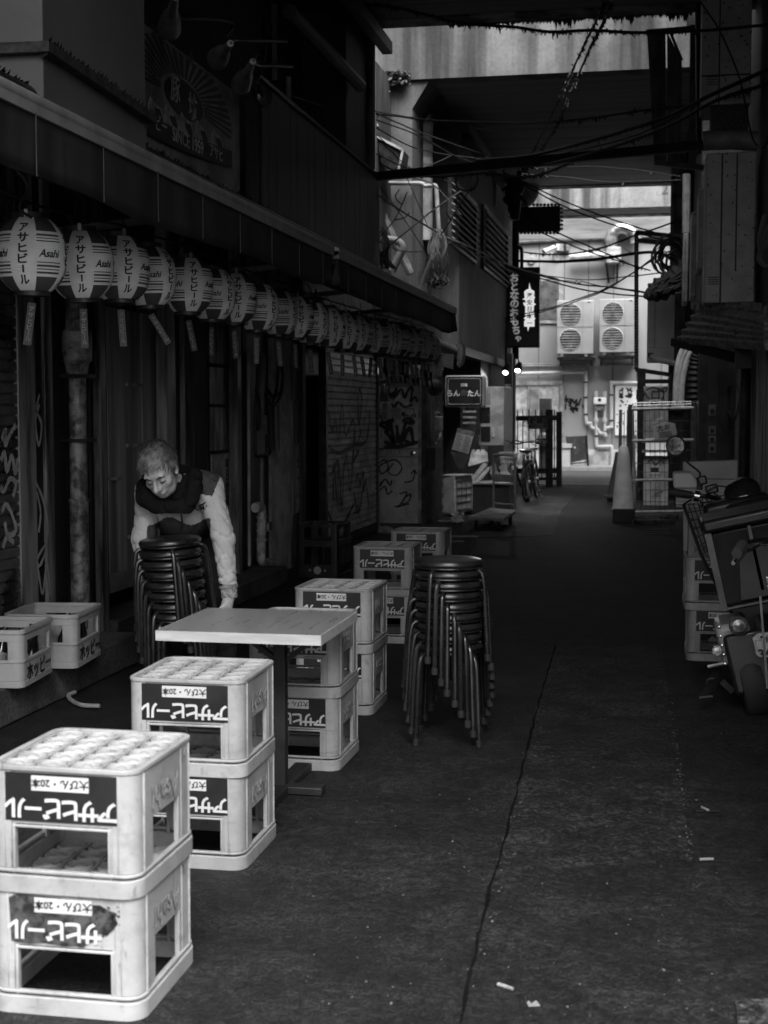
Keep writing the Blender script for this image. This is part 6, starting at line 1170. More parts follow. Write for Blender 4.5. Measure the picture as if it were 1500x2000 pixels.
def meshpanel():
    y = 19.25; P = lambda u, v: PY(u, v, y); t = thing('mesh_panel', 'steel mesh panel cart standing behind the white cone', 'fence', P(1300, 1012)); fm = M('fence_steel', .6, .4, .5, var=.25, scale=9, stain=.3)
    for u in (1231, 1358): m = MB(); m.cyl(P(u, 1012), P(u, 790), .03, 10); m.build('post', M('post_dull', .1, .5, .3, var=.3), t)
    for v, w in ((798, .024), (860, .022), (937, .018), (999, .018)): m = MB(); m.tube([P(1232, v + 1), P(1358, v - 1)], w, 8); m.build('rail', fm, t)
    m = MB(); m.tube([P(1236, 800), P(1240, 1000)], .018, 8); m.build('rail', fm, t)
    m = MB()
    for i in range(13): u = 1241 + i * 9.4; m.tube([P(u, 800), P(u + 1.5, 999)], .0035, 4)
    for v in (822, 842, 880, 905, 922, 957, 980): m.tube([P(1236, v), P(1357, v)], .004, 4)
    m.build('wire_grid', BMETAL, t); m = MB()
    for v in (787, 792, 797): m.tube([P(1240, v), P(1350, v - 3)], .006, 5)
    for i in range(13): u = 1241 + i * 9; m.tube([P(u, 797), P(u, 786)], .005, 4)
    m.build('top_grid', fm, t)
    t = thing('folded_fence', 'three upright folded fence panels seen edge-on beside the mesh panel', 'fence', PY(1376, 1010, 19.4))
    for k, u in enumerate((1366, 1376, 1384)): m = MB(); m.bar(PY(u, 1010, 19.3 + .1 * k), PY(u - 1, 783, 19.3 + .1 * k), .055, .04, (0, 1, 0)); m.build('panel', M('folded_grey', .36, .5, .2, var=.3, stain=.4), t)
    t = thing('paper_notice', 'crumpled paper notice with writing hung on the mesh panel', 'paper', P(1297, 858)); m = MB(); c = [P(1274, 832) , P(1300, 823), P(1318, 827), P(1322, 845), P(1318, 858), P(1279, 858)]; m.prism([p + Vector((0, -.05, 0)) for p in c], (0, .004, 0)); sh_ = m.build('sheet', M('notice_paper', .5, .8, var=.15), t); m = MB(); m.text('大', .09, P(1289, 836) + Vector((0, -.055, 0)), (1, 0, .15), (-.15, 0, 1), .02); m.text('お', .08, P(1303, 833) + Vector((0, -.055, 0)), (1, 0, .15), (-.15, 0, 1), .02)
    for v in (846, 850, 854): m.bar(P(1287, v) + Vector((0, -.054, 0)), P(1312, v - 3) + Vector((0, -.054, 0)), .002, .008)
    m.build('writing', LABELD, sh_)
    for u, v, lb in ((1274, 822, 'small white paper scrap high on the mesh panel'), (1275, 966, 'small white paper scrap low behind the mesh panel')): m = MB(); m.prism([PY(u + a, v + b, 19.5) for a, b in ((0, 0), (20, -10), (22, -5), (3, 8))], (0, .004, 0)); tag(m.build('paper_scrap', LABELW), lb, 'paper')
    # cones and folded dark panel
    b0 = PZ(1219, 1022); t = thing('white_cone', 'tall white rounded cone on a dark weight block', 'cone', (b0.x, b0.y, 0)); MB().lathe([(.001, 1.02), (.03, 1.015), (.055, .99), (.075, .9), (.115, .5), (.14, .2), (.15, .17)], (b0.x - .02, b0.y + .15, 0), n=24).build('cone', M('cone_white', .85, .5, var=.1, stain=.3), t)
    m = MB(); m.box(b0.x - .15, b0.x + .13, b0.y - .05, b0.y + .32, 0, .19); m.build('weight_block', M('block_dark', .03, .7, var=.3), t, bevel=.015)
    b1 = PZ(1200, 985); t = thing('dark_cone', 'dark traffic cone with doubled base behind the white cone', 'cone', (b1.x, b1.y, 0)); MB().lathe([(.02, .82), (.03, .82), (.15, .14), (.15, .1)], (b1.x + .03, b1.y + .2, 0), n=20).build('cone', M('cone_dark', .04, .5, var=.3), t); m = MB(); m.box(b1.x - .17, b1.x + .23, b1.y, b1.y + .4, .1, .135); m.box(b1.x - .12, b1.x + .2, b1.y + .05, b1.y + .38, .0, .1); m.build('base', M('conebase', .03, .7), t)
    t = thing('folded_barrier', 'dark folded barrier standing behind the white cone', 'barrier', PY(1217, 985, 21)); m = MB(); rectY(m, 1207, 800, 1215, 960, 21, .1); rectY(m, 1217, 803, 1220, 960, 21.05, .1); rectY(m, 1222, 800, 1229, 985, 21.1, .1); m.build('leaf', M('barrier_dark', .05, .5, .2, var=.3), t)
    m = MB()
    for i in range(26): u, v = rnd.uniform(1250, 1310), rnd.uniform(1008, 1020); a = PZ(u, v, .03); m.obox(a, (rnd.uniform(.05, .3), .1, .05), Matrix.Rotation(rnd.uniform(-.5, .5), 3, 'Z'))
    tag(m.build('rubbish_heap', M('rubbish_dark', .05, .8, var=.6)), 'dark rubbish and scrap timber under the mesh panel', 'rubbish')
    t = thing('drain_grate', 'flat drain grate of three bars in the ground before the mesh panel', 'grate', PZ(1283, 1040))
    for i in range(3): m = MB(); a, b = PZ(1258, 1036 + 4 * i, .0), PZ(1308, 1034 + 4 * i, 0); m.bar(a + Vector((0, 0, .006)), b + Vector((0, 0, .006)), .06, .006); m.build('bar', M('grate_grey', .1, .6, .3), t)
meshpanel()
def cartons():
    t = thing('carton', 'brown carton with JA lettering on top of the crates behind the scooter', 'box', (.33, 8.6, .607)); y = 8.46; a, b = PY(1334, 1052, y), PY(1400, 992, y); m = MB(); m.box(.165, .52, y, y + .3, .608, b.z); m.build('body', CARDB, t, bevel=.004); m = MB(); m.text('JA 新', .04, (.24, y - .001, .655), bold=.02); m.build('lettering', M('print_dim', .05, .6), t)
    y = 8.5; P = lambda u, v: PY(u, v, y); t = thing('foam_box', 'white foam box with a rounded lid on the grey trays behind the scooter handlebar', 'box', P(1340, 966)); m = MB(); m.prism([P(u, v) for u, v in [(1314, 927), (1318, 924), (1348, 923), (1353, 926), (1366, 946), (1368, 954), (1316, 954)]], (0, .3, 0)); m.build('lid', M('foam_white', .42, .6, var=.05), t, bevel=.012); m = MB(); a, b = P(1319, 967), P(1366, 953.6); m.box(a.x, b.x, y + .02, y + .28, a.z, b.z); m.build('body', M('foam_dull', .3, .7), t)
    t = thing('flat_carton', 'large flat pale carton standing behind the scooter against the wall', 'box', PY(1390, 1010, 10.6)); y = 10.6; m = MB(); m.prism([PY(u, v, y) for u, v in [(1334, 903), (1440, 899), (1441, 1080), (1335, 1080)]], (0, .18, 0)); m.build('body', M('carton_flat', .3, .8, var=.12), t, bevel=.004); m = MB(); rectY(m, 1336, 935, 1441, 936, y - .002, .002); rectY(m, 1427, 941, 1441, 955, y - .002, .002); m.build('fold', M('fold_line', .06, .8), t)
    t = thing('tray_stack', 'pile of thin grey trays between the JA carton and the white foam box', 'trays', PY(1345, 992, 8.5))
    for i in range(4): m = MB(); rectY(m, 1320 + i % 2, 968 + i * 6, 1366 - i % 2, 972.5 + i * 6, 8.49 + .01 * (i % 2), .25); m.build('tray', M('tray_grey', .26, .7), t)
cartons()
def scooter():
    t = thing('delivery_scooter', 'dark delivery scooter with a box and front basket leaning over on its stand', 'scooter', (0, 0, 0)); base, lean = Vector((.66, 7.1, 0)), R(-13); RM = Matrix.Rotation(lean, 3, 'Y'); RI = RM.inverted()
    L = lambda u, v, y: RI @ (PY(u, v, y) - base)
    dk = M('scooter_dark', .014, .3, var=.25, bump=.03, spec=.6); tr = M('box_smoked', .012, .3, var=.5, scale=3, spec=.15, bump=.02)
    for x in (-.17, .17):
        w = MB().lathe([(.10, -.055), (.16, -.06), (.19, -.05), (.2, -.02), (.2, .02), (.19, .05), (.16, .06), (.10, .055)], (x, -.02, .2), (1, 0, 0), 28).build('wheel', RUBBER, t); MB().lathe([(.1, -.05), (.1, .05)], (x, -.02, .2), (1, 0, 0), 20).build('rim', GMETAL, w)
    m = MB(); m.prism([(-.29, y, z) for y, z in ((-.14, .30), (.22, .30), (.3, .42), (.2, .5), (-.16, .5))], (.16, 0, 0)); m.build('side_cover', M('scooter_white', .3, .35, var=.08), t, bevel=.03)
    m = MB(); m.prism([(-.265, y, z) for y, z in ((-.2, .16), (.05, .1), (.14, .36), (-.18, .46))], (.2, 0, 0)); m.build('wheel_arch', dk, t, bevel=.02)
    m = MB()
    for i in range(8): m.box(-.09, .02, -.24, -.2, .18 + i * .03, .194 + i * .03)
    m.build('cooling_fins', dk, t); m = MB(); m.box(-.07, .3, -.2, .9, .26, .36); m.box(-.2, .2, .55, 1.0, .2, .24); m.build('chassis', dk, t, bevel=.02)
    # smoked rear box with a heavy lid
    p0, p1 = L(1371, 1022, 6.95), L(1425, 1182, 6.95); x0, zt, zb = p0.x, p0.z + .0, p1.z; m = MB(); m.box(x0 + .015, x0 + .46, -.2, .26, zb, zt - .05); m.build('rear_box', tr, t, bevel=.015); m = MB(); m.box(x0 - .005, x0 + .48, -.22, .28, zt - .05, zt + .012); m.build('box_lid', M('lid_black', .012, .35), t, bevel=.018)
    m = MB(); m.box(x0 + .0, x0 + .03, -.222, -.2, zb, zt - .05); m.box(x0 + .2, x0 + .215, -.215, -.2, zb + .05, zt - .05); m.build('corner_strip', M('strip_grey', .07, .4), t)
    m = MB(); m.prism([(x0 + .1, -.215, zb + .02), (x0 + .3, -.215, zb + .02), (x0 + .3, -.215, zt - .17), (x0 + .21, -.215, zt - .15), (x0 + .13, -.215, zb + .2)], (0, .01, 0)); m.build('mudflap', M('flap_dark', .03, .6, var=.4), t)
    # lamp, plate, stand
    c = L(1443, 1222, 6.86); MB().lathe([(.042, -.05), (.046, -.01), (.046, .0), (.04, .0)], c, (0, -1, 0), 24).build('turn_signal', BMETAL, t); MB().lathe([(.0405, .0), (.03, .014), (.001, .02)], c, (0, -1, 0), 24).build('lens', M('lens_clear', .3, .06, .7, var=.5, scale=30, bump=.2), t)
    c = L(1401, 1272, 6.9); MB().lathe([(.024, -.04), (.026, 0), (.02, .008), (.001, .012)], c, (0, -1, 0), 16).build('reflector', M('reflector_pale', .45, .15, .4, var=.4, scale=40), t); m = MB(); m.prism([L(u, v, 6.9) for u, v in [(1383, 1250), (1392, 1243), (1404, 1248), (1400, 1252), (1386, 1254)]], (0, .02, 0)); m.build('foot_lever', BLACK, t)
    m = MB(); m.cyl(L(1382, 1302, 7.0), L(1420, 1294, 7.0), .009, 8); m.build('foot_peg', GMETAL, t); m = MB(); m.bar(L(1404, 1310, 7.1), L(1378, 1362, 6.98), .04, .03); m.bar(L(1410, 1330, 7.1), L(1432, 1350, 7.1), .03, .03); m.tube(smoothpath([L(1366, 1364, 6.96), L(1380, 1362, 6.96), L(1392, 1361, 6.96)], 3), .01, 6); m.tube(smoothpath([L(1394, 1325, 7.0), L(1382, 1328, 7.0), L(1381, 1338, 7.0)], 3), .006, 6); m.build('centre_stand', BLACK, t)
    m = MB(); c = [L(u, v, 6.8) for u, v in [(1470, 1246), (1480, 1237), (1530, 1232), (1535, 1280), (1485, 1285), (1477, 1278)]]; m.prism(c, (0, .006, 0)); pl = m.build('number_plate', M('plate_grey', .36, .5, var=.08), t)
    m = MB(); rr = [L(u, v, 6.792) for u, v in [(1473, 1251), (1489, 1248), (1493, 1266), (1477, 1269)]]; m.tube(rr, .003, 4, closed=True); X_ = (rr[1] - rr[0]).normalized(); Y_ = (rr[0] - rr[3]).normalized(); m.text('8', .042, L(1483, 1258, 6.79), X_, Y_, .03, depth=.002); m.lathe([(.008, 0), (.009, .002), (.006, .002), (.006, 0)], L(1487, 1244, 6.792), (0, -1, 0), 16); m.build('plate_emblem', M('plate_white', .75, .4, emit=0), pl)
    m = MB(); m.text('34', .06, L(1494, 1276, 6.792), X_, Y_, .02, depth=.002); m.build('plate_number', LABELD, pl); m = MB(); m.text('台', .03, L(1500, 1247, 6.792), X_, Y_, .02, depth=.002); m.build('plate_number', LABELD, pl)
    # handlebar group far ahead
    yh = 8.1; g0, g1, g2 = L(1308, 961, yh), L(1352, 967, yh), L(1400, 974, yh); hx = .435 + .0
    MB().tube([g0, L(1330, 964, yh), g1], [.021, .023, .02], 12).build('grip', RUBBER, t); m = MB(); m.tube([L(1356, 968, yh), L(1366, 970, yh)], .03, 14); m.build('lever_clamp', CHROME, t); MB().tube(smoothpath([g1, L(1380, 970, yh), L(1396, 973, yh + .05), L(1420, 985, yh + .1)], 4), .014, 8).build('handlebar', dk, t)
    m = MB(); m.tube(smoothpath([L(1366, 957, yh), L(1367, 940, yh), L(1366, 932, yh)], 3), .017, 8); m.tube(smoothpath([L(1366, 932, yh), L(1366, 922, yh), L(1345, 905, yh), L(1335, 893, yh)], 4), .006, 8); st = m.build('mirror_stalk', BLACK, t)
    c = L(1320, 871, yh); nrm = (RI @ Vector((-.42, -1, -.06))).normalized(); MB().lathe([(.02, -.025), (.05, -.02), (.06, 0), (.058, .004), (.054, .004)], c, nrm, 28).build('mirror', BLACK, st); MB().lathe([(.0545, .0035), (.03, .006), (.001, .007)], c, nrm, 28).build('mirror_glass', M('mirror_face', .8, .02, 1., var=.02, bump=0), st)
    m = MB(); m.obox(L(1372, 938, yh), (.05, .04, .05)); m.obox(L(1390, 955, yh), (.07, .06, .05)); m.build('switchgear', dk, t, bevel=.01)
    c = L(1450, 962, 7.9); MB().lathe([(.04, -.06), (.09, -.03), (.095, 0), (.085, .02), (.05, .04), (.001, .045)], c, RI @ Vector((-.25, -.8, .65)), 26).build('instrument_pod', M('pod_gloss', .012, .08, spec=.9, bump=0), t); m = MB(); m.lathe([(.09, .0), (.098, .006), (.09, .012)], c, RI @ Vector((-.25, -.8, .65)), 26, cap=False); m.build('pod_rim', CHROME, t)
    m = MB(); m.obox(L(1470, 985, 7.85), (.3, .25, .06)); m.obox(L(1440, 1000, 7.9), (.35, .2, .16)); m.build('cowl', dk, t, bevel=.03)
    # front basket of wire
    yb = 8.25; m = MB(); A, B, C_, D_ = L(1335, 985, yb), L(1410, 978, yb), L(1420, 1040, yb), L(1370, 1085, yb)
    A2, B2, C2, D2 = A + Vector((.06, .35, 0)), B + Vector((.06, .35, 0)), C_ + Vector((0, .3, 0)), D_ + Vector((0, .3, 0))
    for q in ((A, B, C_, D_), (A2, B2, C2, D2)): m.tube(q, .005, 6, closed=True)
    for p, q in zip((A, B, C_, D_), (A2, B2, C2, D2)): m.tube([p, q], .005, 6)
    for i in range(1, 8): f = i / 8; m.tube([A.lerp(B, f), D_.lerp(C_, f)], .003, 5); m.tube([A2.lerp(B2, f), D2.lerp(C2, f)], .003, 5)
    for i in range(1, 6): f = i / 6; m.tube([A.lerp(D_, f), B.lerp(C_, f)], .003, 5); m.tube([A.lerp(D_, f), A2.lerp(D2, f)], .003, 5)
    m.build('basket', BLACK, t); m = MB(); m.tube([A, D_, L(1398, 1140, 8.1)], .011, 6); m.build('basket_stay', BLACK, t)
    m = MB(); m.obox((0, .55, .78), (.24, .55, .1)); m.build('saddle', VINYL, t, bevel=.04); m = MB(); m.prism([(-.2, 1.0, .2), (.2, 1.0, .2), (.16, 1.05, .85), (-.16, 1.05, .85)], (0, .05, 0)); m.build('leg_shield', dk, t, bevel=.02)
    wf_ = MB().lathe([(.13, -.05), (.2, -.05), (.23, 0), (.2, .05), (.13, .05)], (0, 1.25, .23), (1, 0, 0), 24).build('wheel', RUBBER, t); MB().cyl((0, 1.25, .23), (0, 1.05, .8), .03, 10).build('fork', dk, t)
    for k, pts in enumerate([[(1372, 968), (1388, 985), (1402, 1005), (1412, 1030)], [(1380, 962), (1400, 950), (1425, 955), (1440, 985)], [(1392, 962), (1410, 975), (1428, 1000)], [(1366, 975), (1378, 1000), (1395, 1022)]]): MB().tube(smoothpath([L(u, v, yh - .05) for u, v in pts], 5), .005, 6).build('control_cable', CABLE, t)
    m = MB(); m.tube(smoothpath([L(1485, 1165, 6.7), L(1490, 1230, 6.66), L(1496, 1300, 6.64), L(1499, 1345, 6.64)], 4), .006, 6); m.build('bungee_cord', M('cord_grey', .16, .6), t)
    m = MB(); m.box(x0 + .25, x0 + .36, -.25, -.2, zb - .13, zb - .06); m.build('tail_light', M('tail_dark', .05, .12, spec=.8), t, bevel=.01); m = MB(); m.tube([(x0 + .03, -.21, zb - .01), (x0 + .45, -.21, zb - .01), (x0 + .45, .2, zb - .01), (x0 + .03, .2, zb - .01)], .009, 6, closed=True); m.build('rear_rack', BMETAL, t)
    m = MB(); m.cyl((-.2, -.1, .27), (-.2, .35, .25), .03, 12); m.build('exhaust', BMETAL, t)
    for i in range(5): m = MB(); p = L(1405 + 3 * i, 1225 + 18 * i, 6.85); m.lathe([(.007, 0), (.007, .006), (.001, .008)], p, (0, -1, 0), 8); m.build('bolt', CHROME, t)
    t.location = base; t.rotation_euler = (0, lean, 0)
    # foreground bicycle at the very edge: bar end, lever, cable, pedal
    bicycle((.52, 4.2, 0), R(-2), 'bicycle of which only a chrome bar end, lever and pedal show')
    t2 = COL.objects[-1]
scooter()
# crate contents on the right-hand stack: nothing more
# ------------------------------------------------------------ the man: distance fields -> one smooth surface each
def surface_nets(f, org, h):
    s = f < 0; nx, ny, nz = f.shape
    C8 = [(i, j, k) for i in (0, 1) for j in (0, 1) for k in (0, 1)]
    sl = lambda c: (slice(c[0], nx - 1 + c[0]), slice(c[1], ny - 1 + c[1]), slice(c[2], nz - 1 + c[2]))
    cnt = sum(s[sl(c)].astype(np.int8) for c in C8); act = (cnt > 0) & (cnt < 8)
    idx = -np.ones(act.shape, int); ii = np.argwhere(act); idx[act] = np.arange(len(ii))
    acc = np.zeros((len(ii), 3)); n = np.zeros(len(ii))
    for a in C8:
        for d in range(3):
            if a[d]: continue
            b = list(a); b[d] = 1; b = tuple(b)
            fa = f[ii[:, 0] + a[0], ii[:, 1] + a[1], ii[:, 2] + a[2]]; fb = f[ii[:, 0] + b[0], ii[:, 1] + b[1], ii[:, 2] + b[2]]
            x = (fa < 0) != (fb < 0); t = np.where(x, fa / np.where(np.abs(fa - fb) < 1e-9, 1, fa - fb), 0)
            p = np.array(a)[None] + (np.array(b) - np.array(a))[None] * t[:, None]; acc[x] += p[x]; n[x] += 1
    V = (ii + acc / n[:, None]) * h + np.array(org)[None]; F = []
    for d in range(3):
        e1, e2 = [(1, 2), (2, 0), (0, 1)][d]
        lo = [slice(1, nx - 1), slice(1, ny - 1), slice(1, nz - 1)]; lo[d] = slice(0, (nx, ny, nz)[d] - 1); hi = list(lo); hi[d] = slice(1, (nx, ny, nz)[d])
        A, B = s[tuple(lo)], s[tuple(hi)]
        for fl in (0, 1):
            q = np.argwhere((A & ~B) if fl == 0 else (~A & B)); o = np.array([l.start for l in lo]); q = q + o
            u1 = np.zeros(3, int); u1[e1] = 1; u2 = np.zeros(3, int); u2[e2] = 1
            g = [q, q - u1, q - u1 - u2, q - u2]
            ids = np.stack([idx[x[:, 0], x[:, 1], x[:, 2]] for x in g], 1); F.append(ids if fl == 0 else ids[:, ::-1])
    F = np.concatenate(F); F = F[(F >= 0).all(1)]; return V, F
class Field:
    def __init__(s, lo, hi, h):
        s.lo, s.h = np.array(lo, float), h; s.n = tuple(int((b - a) / h) + 2 for a, b in zip(lo, hi))
        s.g = np.meshgrid(*[lo[i] + h * np.arange(s.n[i]) for i in range(3)], indexing='ij'); s.f = np.full(s.n, 9.)
    def _add(s, d, k, sub=False):
        if sub: b = -d; q = np.clip(.5 + .5 * (s.f - b) / k * -1, 0, 1); q = np.clip(.5 - .5 * (s.f + d) / k, 0, 1); s.f = s.f * (1 - q) + (-d) * q + k * q * (1 - q)
        else: q = np.clip(.5 + .5 * (s.f - d) / k, 0, 1); s.f = s.f * (1 - q) + d * q - k * q * (1 - q)
    def cone(s, a, b, ra, rb, k=.03):
        a, b = np.array(a, float), np.array(b, float); ba = b - a; L = (ba ** 2).sum(); P = [s.g[i] - a[i] for i in range(3)]
        t = np.clip((P[0] * ba[0] + P[1] * ba[1] + P[2] * ba[2]) / L, 0, 1); d = np.sqrt(sum((P[i] - ba[i] * t) ** 2 for i in range(3))) - (ra + (rb - ra) * t); s._add(d, k); return s
    def ell(s, c, r, M3=None, k=.02, sub=False):
        P = [s.g[i] - c[i] for i in range(3)]
        if M3 is not None: P = [sum(M3[j][i] * P[j] for j in range(3)) for i in range(3)]     # columns of M3 = axes
        q0 = np.sqrt(sum((P[i] / r[i]) ** 2 for i in range(3))); q1 = np.sqrt(sum((P[i] / r[i] ** 2) ** 2 for i in range(3))) + 1e-9
        s._add(q0 * (q0 - 1) / q1, k, sub); return s
    def noise(s, fn): s.f = s.f + fn(*s.g); return s
    def mesh(s): return surface_nets(s.f, s.lo, s.h)
def fieldobj(name, V, F, mats, parent, midx=None):
    me = bpy.data.meshes.new(name); me.from_pydata([tuple(v) for v in V], [], [tuple(int(i) for i in f) for f in F]); me.validate(); me.update()
    for m in mats: me.materials.append(m)
    if midx is not None and len(me.polygons) == len(midx): me.polygons.foreach_set('material_index', np.array(midx, np.int32))
    me.shade_smooth(); o = bpy.data.objects.new(name, me); COL.objects.link(o)
    if parent is not None: o.parent = parent
    ORG[o.name] = Vector((0, 0, 0)); return o
def man():
    base = CAM + _r * -1.0 + Vector((-math.sin(YAW), math.cos(YAW), 0)) * 7.3; base.z = 0
    # joints: x = viewer's right, y = away from the viewer, z = up
    shL, shR = (-.19, -.10, 1.045), (.12, -.15, 1.075); elL, elR = (-.205, -.20, .82), (.2, -.25, .83); wrL, wrR = (-.16, -.29, .54), (.235, -.30, .545)
    hd = np.array((-.105, -.30, 1.165)); hu = np.array((-.27, -.52, .82)); hu /= np.linalg.norm(hu); hf = np.array((-.12, -.78, -.62)); hf -= hu * hf.dot(hu); hf /= np.linalg.norm(hf); hx = np.cross(hu, -hf); hx = -np.cross(hf, hu) * -1; 
    hx = np.cross(hf, hu); hx = hx if hx[0] > 0 else -hx
    HM = np.stack([hx, hf, hu], 1); H = lambda x, f, u: hd + hx * x + hf * f + hu * u
    f = Field((-.34, -.52, .38), (.36, .42, 1.36), .0058)
    # head
    f.ell(H(0, -.012, .03), (.077, .098, .088), HM, .01).ell(H(0, .03, -.045), (.062, .062, .078), HM, .03).cone(H(-.03, .03, -.085), H(.03, .03, -.085), .03, .03, .03).ell(H(0, .062, -.1), (.024, .022, .02), HM, .02)
    f.ell(H(0, .077, .018), (.055, .02, .016), HM, .015)
    for s_ in (-1, 1):
        f.ell(H(s_ * .034, .088, -.008), (.021, .016, .013), HM, .012, True); f.ell(H(s_ * .034, .072, -.008), (.017, .016, .012), HM, .005); f.ell(H(s_ * .046, .058, -.035), (.022, .018, .018), HM, .02)
        f.ell(H(s_ * .08, -.01, -.012), (.010, .021, .034), HM, .006); f.ell(H(s_ * .083, .0, -.01), (.008, .010, .016), HM, .004, True)
    f.cone(H(0, .09, .0), H(0, .117, -.042), .008, .013, .01); f.cone(H(-.013, .1, -.047), H(.013, .1, -.047), .009, .009, .008)
    f.cone(H(-.024, .083, -.072), H(.024, .083, -.072), .009, .009, .01); f.cone(H(-.014, .084, -.086), H(.014, .084, -.086), .008, .008, .006); f.cone(H(-.025, .094, -.0775), H(.025, .094, -.0775), .003, .003, .003)
    # neck, torso, arms, hands
    nk = np.array((-.03, -.15, 1.07)); f.cone(H(0, -.03, -.06), nk, .055, .06, .03); f.ell((-.02, 0, .98), (.13, .15, .09), None, .05).cone((0, .1, .93), (0, .26, .86), .12, .13, .06)
    for sh, el, wr, sx in ((shL, elL, wrL, -1), (shR, elR, wrR, 1)):
        f.cone((sh[0] * .6, sh[1], sh[2]), sh, .06, .055, .04).cone(sh, el, .05, .042, .03).cone(el, wr, .04, .027, .02)
        w = np.array(wr); pal = w + np.array((-.012 * sx, -.03, -.055)); f.cone(w, pal, .027, .03, .015); f.ell(pal, (.016, .04, .042), None, .012)
        for q in range(4):      # four fingers curling round the stool legs, unequal lengths
            a = pal + np.array((-.004 * sx, -.032 + .021 * q, -.036)); L_ = (.032, .037, .035, .026)[q]; b = a + np.array((-.010 * sx, -.004, -L_)); c = b + np.array((-.026 * sx, .002, -.010)); e = c + np.array((-.012 * sx, .0, .016))
            f.cone(a, b, .0095, .009, .004).cone(b, c, .009, .008, .003).cone(c, e, .008, .007, .003)
        a = pal + np.array((-.008 * sx, -.036, .012)); b = a + np.array((-.022 * sx, -.022, -.02)); c = b + np.array((-.02 * sx, -.004, -.022)); f.cone(a, b, .012, .0105, .008).cone(b, c, .0105, .0085, .003)
    V, F = f.mesh(); skin = M('skin', .45, .5, var=.12, scale=14, bump=.05); sk2 = skin
    body = fieldobj('person', V, F, [skin], None)
    tag(body, 'man in a two tone jacket bending over, gripping a stack of black stools', 'person')
    # legs: trousers and shoes
    f = Field((-.3, -.35, -.02), (.34, .45, 1.0), .012); f.ell((0, .26, .86), (.17, .15, .16), None, .05)
    kn = [(-.17, .02, .50), (.14, .06, .50)]; an = [(-.185, .16, .09), (.16, .2, .09)]; hp = [(-.09, .24, .8), (.09, .26, .8)]
    for h_, k_, a_ in zip(hp, kn, an): f.cone(h_, k_, .1, .075, .05).cone(k_, a_, .075, .06, .03)
    f.noise(lambda x, y, z: .004 * np.sin(z * 60 + x * 25) * np.sin(x * 40 + y * 30)); V, F = f.mesh(); fieldobj('trousers', V, F, [M('trouser_cloth', .03, .85, var=.3, scale=20)], body)
    for a_ in an:
        f = Field((a_[0] - .08, a_[1] - .24, -.01), (a_[0] + .08, a_[1] + .12, .14), .008); f.ell((a_[0], a_[1] - .07, .035), (.045, .14, .04), None, .02).ell((a_[0], a_[1] + .0, .07), (.045, .06, .05), None, .03); f.f = np.maximum(f.f, -f.g[2] + .002); V, F = f.mesh(); fieldobj('shoe', V, F, [BLACK], body)
    # jacket: body, two sleeves, folds
    f = Field((-.38, -.42, .60), (.40, .50, 1.30), .0062)
    f.ell((-.02, .0, .985), (.17, .185, .125), None, .05).cone((-.01, .08, .94), (0, .27, .9), .15, .165, .08).cone((-.12, -.10, 1.045), (.06, -.14, 1.065), .08, .08, .05).ell((-.025, -.03, .92), (.15, .155, .12), None, .05)
    for sh, el, wr, sx in ((shL, elL, wrL, -1), (shR, elR, wrR, 1)):
        w2 = np.array(el) + (np.array(wr) - np.array(el)) * .86
        f.cone((sh[0] * .55, sh[1] + .01, sh[2]), sh, .083, .07, .05).cone(sh, el, .068, .058, .035).cone(el, w2, .057, .046, .03)
    def folds(x, y, z):
        arm = np.clip((np.abs(x + .03) - .13) / .05, 0, 1); w1 = np.sin(x * 23 + y * 19 + z * 7) * 1.6 + np.sin(z * 13 + y * 31) * .9
        cr = lambda ph, k: (1 - np.abs(np.sin(ph))) ** k
        a = cr(z * 27 + w1 + np.sign(x) * y * 21, 3) * .0085 + cr(z * 44 - w1 * 1.4 + x * 30, 4) * .006 + cr(x * 30 + z * 9 + w1, 4) * .004
        low = np.clip((.74 - z) / .1, 0, 1) * cr(z * 85 + w1, 2) * .007
        c = cr(x * 34 + z * 14 + w1, 4) * .006 + cr(z * 24 - x * 20 + w1, 4) * .006
        return arm * (a + low) + (1 - arm) * c
    f.noise(folds); V, F = f.mesh()
    cen = V[F].mean(1); x, y, z = cen[:, 0], cen[:, 1], cen[:, 2]
    # screen-height lines of the yoke and of the dark lower panel, on the cloth itself
    yoke = (z > 1.085 + .32 * (x - .02) + np.where(x > .06, .0, 0) - .15 * (y + .2)) & (x > .03) & (x < .235) & (z > 1.09) | ((x < -.08) & (z > 1.085 - .12 * (x + .2)) & (y > -.25))
    yoke = ((x > .0) & (z > 1.055 - .2 * (x - .03)) & (x < .145 + .35 * (z - 1.03))) | ((x < -.06) & (x > -.235) & (z > 1.02 - .25 * (x + .2)))
    panel = (np.abs(x + .02) < .16) & (z < .905 - .02 * np.cos((x - .03) * 30)) & (y < .25)
    back = (y > .14)
    dark = yoke | panel | back
    jl = M('jacket_grey', .46, .8, var=.06, scale=6, bump=.02); jd = M('jacket_dark', .035, .8, var=.2, scale=30, bump=.08)
    JV = V.copy(); jk = fieldobj('jacket', V, F, [jl, jd], body, dark.astype(int))
    # hood bunched round the neck
    f = Field((-.3, -.45, .95), (.22, .15, 1.32), .0065); pr = None; ring = []
    for i in range(15):
        a = R(-20 + 220 * i / 14); ring.append(np.array((-.055 + .135 * math.cos(a), -.17 + .115 * math.sin(a) - .02, 1.115 + .06 * math.sin(a) + .03 * math.cos(a))))
    ring = [np.array(p) for p in [(.01, -.29, .975), (.045, -.285, 1.02), (.06, -.25, 1.085), (.055, -.19, 1.125), (.03, -.12, 1.14), (-.04, -.09, 1.145), (-.13, -.10, 1.13), (-.18, -.16, 1.105), (-.195, -.23, 1.075), (-.185, -.275, 1.025), (-.13, -.29, .99), (-.05, -.295, .972), (.01, -.29, .975)]]
